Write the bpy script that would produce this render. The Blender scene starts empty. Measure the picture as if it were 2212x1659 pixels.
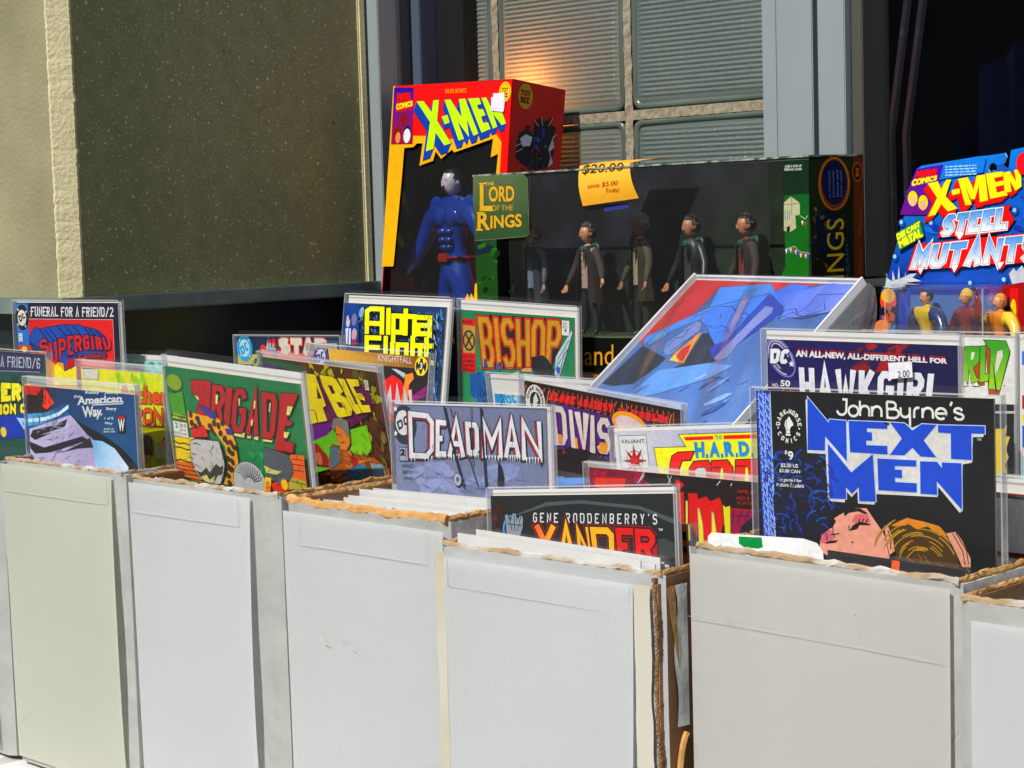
import bpy, bmesh, math, random
from mathutils import Vector, Matrix, Euler, noise
from mathutils.geometry import delaunay_2d_cdt, tessellate_polygon
C = bpy.context.scene.collection
sc = bpy.context.scene
R = math.radians
rnd = random.Random(7)

# ------------------------------------------------------------ camera, light
cam = bpy.data.cameras.new('camera'); camo = bpy.data.objects.new('camera', cam); C.objects.link(camo)
AL, PI_, RO = 0.769172, 0.086047, -0.028944
fw = Vector((-math.sin(AL)*math.cos(PI_), math.cos(AL)*math.cos(PI_), -math.sin(PI_)))
rt = Vector((math.cos(AL), math.sin(AL), 0)); up = rt.cross(fw)
r2 = rt*math.cos(RO)+up*math.sin(RO); u2 = -rt*math.sin(RO)+up*math.cos(RO)
M = Matrix((r2, u2, -fw)).transposed().to_4x4(); M.translation = Vector((0, 0, 0.494573))
camo.matrix_world = M
cam.sensor_width = 36; cam.lens = 36*3956.626672/2212; cam.clip_start = .05; cam.clip_end = 300
sc.camera = camo
SUN_EL, SUN_AZ = R(46), R(-1.5)      # azimuth: how far the light comes from the left of straight on to the wall
w = bpy.data.worlds.new('World'); sc.world = w; w.use_nodes = True
nt = w.node_tree; bg = nt.nodes['Background']
sky = nt.nodes.new('ShaderNodeTexSky'); sky.sky_type = 'NISHITA'; sky.sun_disc = False
sky.sun_elevation = SUN_EL; sky.sun_rotation = R(180)+SUN_AZ
nt.links.new(sky.outputs[0], bg.inputs[0]); bg.inputs[1].default_value = .10
# fair weather clouds in the sky behind the camera and overhead
tcw = nt.nodes.new('ShaderNodeTexCoord'); mpw = nt.nodes.new('ShaderNodeMapping'); mpw.inputs['Scale'].default_value = (1, 1, 2.2); nzw = nt.nodes.new('ShaderNodeTexNoise'); nzw.inputs['Scale'].default_value = 3.2; nzw.inputs['Detail'].default_value = 6
rpw = nt.nodes.new('ShaderNodeMapRange'); rpw.inputs['From Min'].default_value = .54; rpw.inputs['From Max'].default_value = .66; mxw = nt.nodes.new('ShaderNodeMix'); mxw.data_type = 'RGBA'; mxw.inputs['B'].default_value = (11, 11.4, 12, 1)
for a_, b_ in ((tcw.outputs['Generated'], mpw.inputs[0]), (mpw.outputs[0], nzw.inputs['Vector']), (nzw.outputs[0], rpw.inputs['Value']), (rpw.outputs[0], mxw.inputs['Factor']), (sky.outputs[0], mxw.inputs['A']), (mxw.outputs['Result'], bg.inputs[0])): nt.links.new(a_, b_)
sun = bpy.data.lights.new('sun', 'SUN'); sun.energy = 4.9; sun.angle = R(.5); sun.color = (1, .965, .90)
so = bpy.data.objects.new('sun', sun); C.objects.link(so)
sd = Vector((math.sin(SUN_AZ)*math.cos(SUN_EL), math.cos(SUN_AZ)*math.cos(SUN_EL), -math.sin(SUN_EL)))
so.rotation_euler = sd.to_track_quat('-Z', 'Y').to_euler(); so.location = (-1, -2, 4)
vs = sc.view_settings; sc.display_settings.display_device = 'sRGB'
vs.view_transform = 'Standard'; vs.look = 'None'; vs.exposure = 0; vs.gamma = 1; vs.use_curve_mapping = False
sc.cycles.use_denoising = True
sc.cycles.max_bounces = 10; sc.cycles.transparent_max_bounces = 24

# ------------------------------------------------------------ materials
def lin(c):
    return tuple((v/255/12.92 if v <= 10 else ((v/255+.055)/1.055)**2.4) for v in c[:3])
def mat(name, col, rough=.6, metal=0, spec=.5, noise_amt=0, nscale=20, bump=0, bscale=80, col2=None, thr=None, coat=0, detail=4):
    m = bpy.data.materials.new(name); m.use_nodes = True; t = m.node_tree; b = t.nodes['Principled BSDF']
    b.inputs['Base Color'].default_value = (*col, 1); b.inputs['Roughness'].default_value = rough
    b.inputs['Metallic'].default_value = metal; b.inputs['Specular IOR Level'].default_value = spec
    b.inputs['Coat Weight'].default_value = coat; b.inputs['Coat Roughness'].default_value = .06
    tc = t.nodes.new('ShaderNodeTexCoord')
    if noise_amt or col2:
        n = t.nodes.new('ShaderNodeTexNoise'); n.inputs['Scale'].default_value = nscale; n.inputs['Detail'].default_value = detail
        t.links.new(tc.outputs['Object'], n.inputs['Vector'])
        r = t.nodes.new('ShaderNodeValToRGB'); lo, hi = thr or (.3, .7)
        r.color_ramp.elements[0].position = lo; r.color_ramp.elements[1].position = hi
        c2 = col2 or tuple(v*(1-noise_amt) for v in col)
        r.color_ramp.elements[0].color = (*c2, 1); r.color_ramp.elements[1].color = (*col, 1)
        t.links.new(n.outputs[0], r.inputs[0]); t.links.new(r.outputs[0], b.inputs['Base Color'])
    if bump:
        n2 = t.nodes.new('ShaderNodeTexNoise'); n2.inputs['Scale'].default_value = bscale; n2.inputs['Detail'].default_value = 5
        t.links.new(tc.outputs['Object'], n2.inputs['Vector'])
        bp = t.nodes.new('ShaderNodeBump'); bp.inputs['Strength'].default_value = bump; bp.inputs['Distance'].default_value = .002
        t.links.new(n2.outputs[0], bp.inputs['Height']); t.links.new(bp.outputs[0], b.inputs['Normal'])
    return m
def film(name, milk=.05, rough=.08, gl=1.0, bump=.25, bscale=9, tint=(1, 1, 1), dist=.004):
    """clear plastic: see-through with sky glints and a little haze"""
    m = bpy.data.materials.new(name); m.use_nodes = True; t = m.node_tree; t.nodes.clear()
    o = t.nodes.new('ShaderNodeOutputMaterial'); tr = t.nodes.new('ShaderNodeBsdfTransparent'); tr.inputs[0].default_value = (*tint, 1)
    g = t.nodes.new('ShaderNodeBsdfGlossy'); g.inputs['Roughness'].default_value = rough
    d = t.nodes.new('ShaderNodeBsdfDiffuse'); d.inputs[0].default_value = (.75, .76, .77, 1)
    m1 = t.nodes.new('ShaderNodeMixShader'); m1.inputs[0].default_value = milk
    m2 = t.nodes.new('ShaderNodeMixShader'); f = t.nodes.new('ShaderNodeLayerWeight'); f.inputs[0].default_value = .5
    pw = t.nodes.new('ShaderNodeMath'); pw.operation = 'POWER'; pw.inputs[1].default_value = 4.5; ma = t.nodes.new('ShaderNodeMath'); ma.operation = 'MULTIPLY_ADD'; ma.inputs[1].default_value = .9; ma.inputs[2].default_value = .055
    mu = t.nodes.new('ShaderNodeMath'); mu.operation = 'MULTIPLY'; mu.inputs[1].default_value = gl
    tc = t.nodes.new('ShaderNodeTexCoord'); mp = t.nodes.new('ShaderNodeMapping'); mp.inputs['Scale'].default_value = (1, 1, .45)
    n = t.nodes.new('ShaderNodeTexNoise'); n.inputs['Scale'].default_value = bscale; n.inputs['Detail'].default_value = 3
    bp = t.nodes.new('ShaderNodeBump'); bp.inputs['Strength'].default_value = bump; bp.inputs['Distance'].default_value = dist
    L = t.links.new
    L(tc.outputs['Object'], mp.inputs[0]); L(mp.outputs[0], n.inputs['Vector']); L(n.outputs[0], bp.inputs['Height']); L(bp.outputs[0], g.inputs['Normal']); L(bp.outputs[0], f.inputs['Normal'])
    L(f.outputs['Facing'], pw.inputs[0]); L(pw.outputs[0], ma.inputs[0]); L(ma.outputs[0], mu.inputs[0]); mu.use_clamp = True; L(mu.outputs[0], m2.inputs[0])
    L(tr.outputs[0], m1.inputs[1]); L(d.outputs[0], m1.inputs[2]); L(m1.outputs[0], m2.inputs[1]); L(g.outputs[0], m2.inputs[2]); L(m2.outputs[0], o.inputs[0])
    return m
def print_mat(name, rough=.38, spec=.35):
    m = bpy.data.materials.new(name); m.use_nodes = True; t = m.node_tree; b = t.nodes['Principled BSDF']
    a = t.nodes.new('ShaderNodeAttribute'); a.attribute_name = 'ink'
    n = t.nodes.new('ShaderNodeTexNoise'); n.inputs['Scale'].default_value = 260; n.inputs['Detail'].default_value = 3
    n3 = t.nodes.new('ShaderNodeTexNoise'); n3.inputs['Scale'].default_value = 28; n3.inputs['Detail'].default_value = 3
    tc = t.nodes.new('ShaderNodeTexCoord'); L = t.links.new
    L(tc.outputs['Object'], n.inputs['Vector']); L(tc.outputs['Object'], n3.inputs['Vector'])
    ad = t.nodes.new('ShaderNodeMath'); ad.operation = 'ADD'; L(n.outputs[0], ad.inputs[0]); L(n3.outputs[0], ad.inputs[1])
    r = t.nodes.new('ShaderNodeMapRange'); r.inputs['From Min'].default_value = .6; r.inputs['From Max'].default_value = 1.4
    r.inputs['To Min'].default_value = .74; r.inputs['To Max'].default_value = 1.10
    L(ad.outputs[0], r.inputs['Value'])
    mx = t.nodes.new('ShaderNodeMix'); mx.data_type = 'RGBA'; mx.blend_type = 'MULTIPLY'; mx.inputs['Factor'].default_value = 1
    L(a.outputs['Color'], mx.inputs['A']); L(r.outputs[0], mx.inputs['B']); L(mx.outputs['Result'], b.inputs['Base Color'])
    b.inputs['Roughness'].default_value = rough; b.inputs['Specular IOR Level'].default_value = spec
    return m
INK = print_mat('printed_ink')
INK_DULL = print_mat('printed_matte_ink', .6, .2)
M_card = mat('white_card', (.74, .76, .77), .65, noise_amt=.07, nscale=7, bump=.15, bscale=60)
M_cardc = mat('cream_card', (.66, .66, .58), .65, noise_amt=.06, nscale=6, bump=.12, bscale=60)
M_cardg = mat('greyed_card', (.60, .58, .56), .7, noise_amt=.08, nscale=6, bump=.12, bscale=60)
M_sheet = mat('white_paper_sheet', (.81, .838, .838), .5, noise_amt=.05, nscale=5)
M_sheetc = mat('ivory_paper_sheet', (.77, .785, .67), .5, noise_amt=.05, nscale=5)
M_sheetg = mat('warm_grey_paper_sheet', (.76, .75, .71), .5, noise_amt=.05, nscale=9)
M_boxw = mat('worn_white_box_board', (.72, .73, .70), .75, noise_amt=.20, nscale=22, bump=.5, bscale=90)
M_kraft = mat('kraft_board', (.50, .27, .085), .85, noise_amt=.3, nscale=60, bump=.5, bscale=200)
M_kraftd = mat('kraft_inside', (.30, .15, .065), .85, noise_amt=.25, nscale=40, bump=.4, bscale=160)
M_rim = mat('torn_rim_kraft', (.60, .34, .12), .9, col2=(.42, .20, .05), nscale=70, thr=(.35, .65), bump=.6, bscale=220)
M_rimw = mat('torn_rim_white', (.50, .49, .46), .85, col2=(.36, .25, .14), nscale=26, thr=(.44, .58), bump=.6, bscale=200)
M_tape = mat('aged_tape', (.45, .38, .24), .6, col2=(.50, .475, .40), nscale=8, thr=(.42, .6), bump=.2, bscale=90)
M_board = mat('backing_board_white', (.64, .64, .62), .55, noise_amt=.08, nscale=30)
M_page = mat('newsprint_pages', (.52, .42, .27), .85, noise_amt=.3, nscale=90)
M_film = film('clear_sleeve', .016, .06, .62, .55, 13)
M_filmw = film('clear_sleeve_wavy', .03, .10, 1.0, .5, 7)
M_seam = film('sleeve_seam', .30, .15, .8)
M_flap = film('sleeve_flap', .34, .12, 1.2, .35, 14)
M_blister = film('blister_plastic', .03, .04, 2.2, .25, 22)
M_window = film('package_window', .012, .05, .6, .3, 6, tint=(.84, .85, .85))  # grey tint added to shade the toys and backdrops behind it
M_steel = mat('painted_grey_metal', (.31, .36, .375), .42, .25, noise_amt=.08, nscale=12, bump=.05, bscale=40)
M_steeld = mat('dark_grey_metal', (.055, .06, .065), .4, .3)
M_blue = mat('blue_grey_metal', (.10, .14, .20), .35, .35, noise_amt=.15, nscale=6)
M_black = mat('black_gap', (.004, .004, .004), .5)

# ------------------------------------------------------------ objects
def link(name, me, parent=None, mats=()):
    o = bpy.data.objects.new(name, me); C.objects.link(o)
    for m in mats: me.materials.append(m)
    if parent: o.parent = parent
    return o
def tag(o, label=None, cat=None, group=None, kind=None):
    if label: o['label'] = label
    if cat: o['category'] = cat
    if group: o['group'] = group
    if kind: o['kind'] = kind
    return o
def empty(name, loc, rot=(0, 0, 0)):
    o = bpy.data.objects.new(name, None); C.objects.link(o); o.empty_display_size = .03
    o.rotation_mode = 'YXZ'; o.location = loc; o.rotation_euler = rot
    return o
def bm_box(bm, x0, x1, y0, y1, z0, z1, mi=0, bev=0):
    vs_ = [bm.verts.new(c) for c in ((x0,y0,z0),(x1,y0,z0),(x1,y1,z0),(x0,y1,z0),(x0,y0,z1),(x1,y0,z1),(x1,y1,z1),(x0,y1,z1))]
    fs = [bm.faces.new([vs_[i] for i in f]) for f in ((0,3,2,1),(4,5,6,7),(0,1,5,4),(1,2,6,5),(2,3,7,6),(3,0,4,7))]
    for f in fs: f.material_index = mi
    if bev:
        es = list({e for f in fs for e in f.edges}); bmesh.ops.bevel(bm, geom=es, offset=bev, segments=2, affect='EDGES')
def fin(bm, name, mats, parent=None, smooth=False):
    bmesh.ops.recalc_face_normals(bm, faces=bm.faces)
    me = bpy.data.meshes.new(name); bm.to_mesh(me); bm.free()
    if smooth:
        for p in me.polygons: p.use_smooth = True
        me.set_sharp_from_angle(angle=R(42))
    return link(name, me, parent, mats if isinstance(mats, (list, tuple)) else [mats])
def box(name, x0, x1, y0, y1, z0, z1, m, parent=None, bev=0):
    bm = bmesh.new(); bm_box(bm, x0, x1, y0, y1, z0, z1, 0, bev); return fin(bm, name, m, parent)
def loft(bm, path, rad, seg=8, closed_ends=True, mi=0):
    """tube along path; rad is a number, a list, or a list of (rx, ry)"""
    rings = []
    for i, p in enumerate(path):
        p = Vector(p); a = Vector(path[max(i-1, 0)]); b = Vector(path[min(i+1, len(path)-1)])
        d = (b-a).normalized(); ref = Vector((0, 1, 0)) if abs(d.y) < .9 else Vector((1, 0, 0))
        u = d.cross(ref).normalized(); v = u.cross(d).normalized()
        r = rad[i] if isinstance(rad, (list, tuple)) else rad
        rx, ry = r if isinstance(r, tuple) else (r, r)
        rings.append([bm.verts.new(p+u*rx*math.cos(2*math.pi*k/seg)+v*ry*math.sin(2*math.pi*k/seg)) for k in range(seg)])
    for a, b in zip(rings, rings[1:]):
        for k in range(seg):
            f = bm.faces.new((a[k], a[(k+1) % seg], b[(k+1) % seg], b[k])); f.material_index = mi
    if closed_ends:
        for r_ in (rings[0], rings[-1]):
            f = bm.faces.new(r_); f.material_index = mi

# ------------------------------------------------------------ flat print as real polygons
FONT = {'A':'062046 1434','B':'03003041423303 334445360603','C':'4130100105163645','D':'00304145360600','E':'40000646 0333','F':'400006 0333',
'G':'41301001051636454323','H':'0006 4046 0343','I':'2026','J':'4045361605','K':'0006 4013 1346','L':'000646','M':'0600244046','N':'06004640',
'O':'103041453616050110','P':'06003041423303','Q':'103041453616050110 3446','R':'06003041423303 2346','S':'413010010213334445361605','T':'0040 2026',
'U':'000516364540','V':'002640','W':'0016223640','X':'0046 4006','Y':'002340 2326','Z':'00400646','0':'103041453616050110','1':'112026','2':'01103041420646',
'3':'01103041423313 3344453616 05','4':'36300444','5':'400003334445361605','6':'4130100105163645443313','8':'133302011030414233 13040516364544333','9':'0516364541301001021343',
'-':'1333','.':'2526',"'":'2021','!':'2024 2526','/':'4006',',':'2526','$':'413010010213334445361605 2026','#':'1016 3036 0242 0444',
'a':'060110304146 0444','l':'2026','p':'06003041433404','h':'0006 02113141 46'.replace(' 46','46'),'n':'0602 01103041 46'.replace(' 46','46').replace('0602 ','06'),
'i':'2226 2020','g':'4403023042 4216'.replace('4403023042 4216','44140301104146360605'),'t':'2026 0242','e':'04440201103041 04051636'.replace('04440201103041','0343413010010516')}
FONT['8'] = '130201103041423313 130405163645443313'
FONT['3'] = '01103041423313 33444536 1605'.replace('36 16', '3616')
FONT['6'] = '413010010516364544331304'
FONT['9'] = '051636454130100102133342'
FONT['i'] = FONT['l'] = '2026'
FONT['e'] = '034341301001051646'
FONT['h'] = '0006 0230414 6'.replace('4 6', '46').replace('0230', '0231')
FONT['n'] = '0601103041 46'.replace(' ', '')
FONT['a'] = '0110304146160513 43'.replace(' ', '')
FONT['r'] = '06 0311304 1'.replace('04 1', '041')
FONT['d'] = '4046160513 43'.replace(' ', '')
NARROW = {'I':.42,'.':.35,"'":.35,'!':.4,',':.35,' ':.45,'l':.42,'i':.42,'1':.6,'M':1.25,'W':1.3,'-':.7,'t':.75}
def stroke_polys(pts, h, ext=0):
    pts = [Vector(p) for p in pts]; closed = (pts[0]-pts[-1]).length < 1e-6 and len(pts) > 2
    if closed: pts = pts[:-1]
    n = len(pts); L, Rr = [], []
    if ext and not closed:
        pts[0] = pts[0]+(pts[0]-pts[1]).normalized()*ext; pts[-1] = pts[-1]+(pts[-1]-pts[-2]).normalized()*ext
    for i in range(n):
        if closed: a, b = pts[i-1], pts[(i+1) % n]
        else: a, b = (pts[i-1] if i else None), (pts[i+1] if i < n-1 else None)
        d1 = (pts[i]-a).normalized() if a is not None else None; d2 = (b-pts[i]).normalized() if b is not None else None
        if d1 is None: d1 = d2
        if d2 is None: d2 = d1
        n1 = Vector((-d1.y, d1.x)); n2 = Vector((-d2.y, d2.x)); m = n1+n2
        if m.length < .2: m = n1
        m.normalize(); k = h/max(m.dot(n1), .42)
        L.append(pts[i]+m*k); Rr.append(pts[i]-m*k)
    out = []
    for i in range(n if closed else n-1):
        j = (i+1) % n; out.append([L[i], L[j], Rr[j], Rr[i]])
    return out
def area(p): return .5*sum(p[i][0]*p[(i+1) % len(p)][1]-p[(i+1) % len(p)][0]*p[i][1] for i in range(len(p)))
def union(polys):
    vs_, fs = [], []
    for p in polys:
        if abs(area(p)) < 1e-4: continue
        if area(p) < 0: p = p[::-1]
        b = len(vs_); vs_ += [Vector((q[0], q[1])) for q in p]; fs.append(list(range(b, b+len(p))))
    tot = sum(abs(area([vs_[i] for i in f])) for f in fs)
    v, e, f, ov, oe, of = delaunay_2d_cdt(vs_, [], fs, 0, 1e-4)
    out = [[tuple(v[i]) for i in t] for t, o in zip(f, of) if len(o)]
    if sum(abs(area(t)) for t in out) > tot*1.02:      # triangulation leaked: keep the pieces one by one
        return [Stack([[tuple(vs_[i]) for i in (f[0], f[k], f[k+1])] for k in range(1, len(f)-1)]) for f in fs]
    return out
class Stack(list): pass
def earcut(p):
    f = tessellate_polygon([[Vector((q[0], q[1], 0)) for q in p]]); return [[tuple(p[i][:2]) for i in t] for t in f]
def clip(tri, r):
    x0, y0, x1, y1 = r
    for ax, lim, s in ((0, x0, 1), (0, x1, -1), (1, y0, 1), (1, y1, -1)):
        out = []
        for i in range(len(tri)):
            a, b = tri[i-1], tri[i]; da, db = (a[ax]-lim)*s, (b[ax]-lim)*s
            if (da >= 0) != (db >= 0):
                t = da/(da-db); out.append((a[0]+(b[0]-a[0])*t, a[1]+(b[1]-a[1])*t))
            if db >= 0: out.append(b)
        tri = out
        if len(tri) < 3: return []
    return tri
class G:      # linear two-colour blend between two points
    def __init__(s, c0, c1, p0, p1): s.c0, s.c1, s.p0, s.p1 = c0, c1, p0, p1
    def at(s, q):
        dx, dy = s.p1[0]-s.p0[0], s.p1[1]-s.p0[1]; t = ((q[0]-s.p0[0])*dx+(q[1]-s.p0[1])*dy)/(dx*dx+dy*dy); t = min(1, max(0, t))
        return tuple(a+(b-a)*t for a, b in zip(s.c0, s.c1))
FACT = 1.04
def text_tris(s, bold=0):
    cu = bpy.data.curves.new('t', 'FONT'); cu.body = s; cu.offset = bold; cu.resolution_u = 3
    o = bpy.data.objects.new('t', cu); C.objects.link(o)
    dg = bpy.context.evaluated_depsgraph_get(); me = o.evaluated_get(dg).to_mesh(); me.calc_loop_triangles()
    tr = [[(me.vertices[i].co.x, me.vertices[i].co.y) for i in t.vertices] for t in me.loop_triangles]
    o.evaluated_get(dg).to_mesh_clear(); bpy.data.objects.remove(o); bpy.data.curves.remove(cu)
    return tr
class Print:
    def __init__(s, rect, step=.024):
        s.rect = rect; s.v, s.f, s.c = [], [], []; s.k = 0; s.step = step
    def tris(s, tl, col, keep=False):
        if not keep: s.k += 1
        y = s.k*s.step
        if tl and isinstance(tl[0], Stack):
            st = tl; tl = []; s.k += len(st)*.0015/s.step
            for i, g_ in enumerate(st):
                for t in g_: s.one(t, y+i*.0015, col)
        for t in tl: s.one(t, y, col)
    def one(s, t, y, col):
        for t in (t,):
            t = clip(list(t), s.rect)
            if len(t) < 3: continue
            b = len(s.v)
            for q in t:
                s.v.append((q[0], y, q[1])); s.c.append(lin(col.at(q) if isinstance(col, G) else col))
            s.f.append(tuple(range(b, b+len(t))))
    def poly(s, p, col, out=0, oc=(12, 10, 14)):
        if out: s.line(list(p)+[p[0]], out*2, oc)
        s.tris(earcut(p), col)
    def fill(s, col): x0, y0, x1, y1 = s.rect; s.poly([(x0, y0), (x1, y0), (x1, y1), (x0, y1)], col)
    def rect_(s, x0, y0, x1, y1, col): s.poly([(x0, y0), (x1, y0), (x1, y1), (x0, y1)], col)
    def ell3(s, p, col, rot=0, n=24, out=0, oc=(12, 10, 14)):
        (cx, cy), a, b = p; s.ell(cx, cy, math.hypot(a[0]-cx, a[1]-cy), math.hypot(b[0]-cx, b[1]-cy), col, rot, n, out, oc)
    def ell(s, cx, cy, rx, ry, col, rot=0, n=20, out=0, oc=(12, 10, 14), a0=0, a1=360):
        ca, sa = math.cos(R(rot)), math.sin(R(rot)); p = []
        for i in range(n):
            a = R(a0+(a1-a0)*i/(n if a1-a0 >= 360 else n-1)); x, y = rx*math.cos(a), ry*math.sin(a); p.append((cx+x*ca-y*sa, cy+x*sa+y*ca))
        s.poly(p, col, out, oc)
    def line(s, p, wd, col): s.tris(union(stroke_polys(p, wd/2)), col)
    def lines(s, ps, wd, col):
        q = []
        for p in ps: q += stroke_polys(p, wd/2)
        s.tris(union(q), col)
    def quadmap(s, q):
        a, b, c, d = [Vector(x) for x in q]
        return lambda u, v: tuple((a*(1-u)+b*u)*(1-v)+(d*(1-u)+c*u)*v)
    def text(s, txt, q, col, bold=.01, out=0, oc=(10, 10, 12), warp=None):
        m = s.quadmap(q) if not callable(q) else q
        def put(b, c):
            tr = text_tris(txt, b)
            xs = [p[0] for t in tr0 for p in t]; ys = [p[1] for t in tr0 for p in t]
            x0, x1, y0, y1 = min(xs), max(xs), min(ys), max(ys)
            s.tris([[m((p[0]-x0)/(x1-x0), 1-(p[1]-y0)/(y1-y0)) for p in t] for t in tr], c)
        tr0 = text_tris(txt, bold)
        if out: put(bold+out, oc)
        put(bold, col)
    def logo(s, txt, q, col, sw=3, outs=(), gap=.18, serif=0, size=None, drop=None, dropcol=None, dropout=0, wob=0, bend=None):
        """heavy strokes; q = 4 corners; sw stroke width in mm; outs = [(extra, colour)...] widest first"""
        m = s.quadmap(q); a, b, c, d = [Vector(x) for x in q]
        W = ((b-a).length+(c-d).length)/2; H = ((d-a).length+(c-b).length)/2
        tot = sum(NARROW.get(ch, 1) for ch in txt)+gap*(len(txt)-1); cw = W/tot; x = 0; strokes = []
        for ch in txt:
            wd = NARROW.get(ch, 1)*cw
            for pl in FONT.get(ch, '').split():
                pts = []
                hx = min(sw/2, wd*.48)
                for i in range(0, len(pl)-1, 2):
                    gx, gy = int(pl[i])/4, int(pl[i+1])/6
                    yy = sw/2+gy*(H-sw) if (gy > 0 and gy < 1) or len(pl) > 4 and 0 else gy*H
                    X = x+hx+gx*(wd-2*hx)
                    nb = []
                    if i >= 2: nb.append((int(pl[i-2]), int(pl[i-1])))
                    if i+3 < len(pl): nb.append((int(pl[i+2]), int(pl[i+3])))
                    me_ = (int(pl[i]), int(pl[i+1]))
                    flat = any(n_[1] == me_[1] for n_ in nb) or (len(nb) == 2 and nb[0][1] != me_[1] and nb[1][1] != me_[1] and (nb[0][0] == me_[0]) != (nb[1][0] == me_[0])) 
                    if gy in (0, 1): yy = (sw*.46 if flat else 0) if gy == 0 else (H-sw*.46 if flat else H)
                    else: yy = sw*.4+gy*(H-sw*.8)
                    if flat and len(nb) == 1 and gx in (0, 1) and me_[0] != nb[0][0]: X = x+gx*wd
                    if wob: X += rnd.uniform(-wob, wob); yy += rnd.uniform(-wob, wob)
                    pts.append((X, yy))
                if pl[:2] == pl[-2:] and len(pl) > 4: pts[-1] = pts[0]
                strokes.append(pts)
                if serif:
                    for e_, o_ in ((0, 1), (-1, -2)):
                        if pts[0] != pts[-1]:
                            px_, py_ = pts[e_]; strokes.append([(px_-serif, py_), (px_+serif, py_)])
            x += wd+gap*cw
        def build(extra, shift=None):
            ps = []
            for i, st in enumerate(strokes): ps += stroke_polys(st, (sw/2+extra) if not (serif and len(st) == 2 and abs(st[0][1]-st[1][1]) < 1e-6 and abs(st[0][0]-st[1][0]) <= 2*serif+.01) else sw*.18+extra, extra)
            if shift:
                add = []
                for p in ps:
                    p2 = [(v_[0]+shift[0], v_[1]+shift[1]) for v_ in p]; add.append(p2)
                    for i in range(len(p)): j = (i+1) % len(p); add.append([p[i], p[j], p2[j], p2[i]])
                ps += add
            f = (lambda u, v: m(u, bend(u, v))) if bend else m
            un = union(ps)
            if un and isinstance(un[0], Stack): return [Stack([[f(p_[0]/W, p_[1]/H) for p_ in t] for t in g_]) for g_ in un]
            return [[f(p_[0]/W, p_[1]/H) for p_ in t] for t in un]
        if drop:
            if dropout: s.tris(build(dropout, drop), (10, 8, 16))
            s.tris(build(0, drop), dropcol)
        for e, c_ in outs: s.tris(build(e), c_)
        s.tris(build(0), col)
    def blobs(s, n, rect, cols, r0, r1, seed=1, sq=.6, rot=None):
        g = random.Random(seed)
        for i in range(n):
            cx, cy = g.uniform(rect[0], rect[2]), g.uniform(rect[1], rect[3]); r = g.uniform(r0, r1); k = g.randint(5, 8); a0 = g.uniform(0, 6); th = R(g.uniform(0, 180) if rot is None else rot+g.uniform(-18, 18))
            p = []
            for j in range(k):
                a = a0+2*math.pi*j/k; q = r*g.uniform(.6, 1.15); x, y = q*math.cos(a), q*sq*math.sin(a); p.append((cx+x*math.cos(th)-y*math.sin(th), cy+x*math.sin(th)+y*math.cos(th)))
            s.tris([[p[0], p[j], p[j+1]] for j in range(1, k-1)], cols[g.randrange(len(cols))])
    def dc(s, cx, cy, r, ring, disc, ink, rot=-12, ry=None):
        """round publisher roundel with two letters and four stars"""
        ry = ry or r
        s.ell(cx, cy, r, ry, ring, 0, 28); s.ell(cx, cy, r*.66, ry*.66, disc, 0, 24)
        q = []
        for dx, dy in ((-.52, -.34), (.52, -.34), (.52, .34), (-.52, .34)):
            a = R(rot*2.2); x, y = dx*r, dy*r; q.append((cx+x*math.cos(a)-y*math.sin(a), cy+(x*math.sin(a)+y*math.cos(a))*ry/r))
        s.logo('DC', q, ink, r*.2, gap=.12)
        for a in (45, 135, 225, 315): s.star(cx+.83*r*math.cos(R(a)), cy+.83*ry*math.sin(R(a)), r*.13, disc)
    def star(s, cx, cy, r, col, n=5, inner=.42, rot=-90, out=0):
        p = [(cx+(r if i % 2 == 0 else r*inner)*math.cos(R(rot+180*i/n)), cy+(r if i % 2 == 0 else r*inner)*math.sin(R(rot+180*i/n))) for i in range(2*n)]
        s.poly(p, col, out)
    def barcode(s, x0, y0, x1, y1):
        s.rect_(x0, y0, x1, y1, (225, 225, 222)); n = int((x1-x0)/1.1); q = []
        for i in range(n): xx = x0+.8+i*1.1; q.append([(xx, y0+.8), (xx+.5, y0+.8), (xx+.5, y1-1.2), (xx, y1-1.2)])
        s.tris([t for p in q for t in ((p[0], p[1], p[2]), (p[0], p[2], p[3]))], (25, 25, 28))
    def hatch(s, rect, n, l, ang, col, w_=.35, seed=1, curve=25):
        g = random.Random(seed); ps = []
        for i in range(n):
            x, y = g.uniform(rect[0], rect[2]), g.uniform(rect[1], rect[3]); a = ang+g.uniform(-18, 18); c_ = g.uniform(-curve, curve); ll = l*g.uniform(.4, 1.2); p = [(x, y)]
            for k in range(3): x += ll/3*math.cos(R(a)); y += ll/3*math.sin(R(a)); a += c_/2; p.append((x, y))
            for q in stroke_polys(p, w_*g.uniform(.3, .6)): ps.append([(v_[0], v_[1]) for v_ in q])
        s.tris([t for q in ps for t in ((q[0], q[1], q[2]), (q[0], q[2], q[3]))], col)
    def lines_text(s, x, y, wd, n, h, col, seed=1):
        g = random.Random(seed); tl = []
        for i in range(n):
            xx = x
            while xx < x+wd:
                l = g.uniform(1.2, 3.4)*h
                tl += [((xx, y), (min(xx+l, x+wd), y), (min(xx+l, x+wd), y+h*.62)), ((xx, y), (min(xx+l, x+wd), y+h*.62), (xx, y+h*.62))]; xx += l+h*.6
            y += h*1.5
        s.tris(tl, col)
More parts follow.
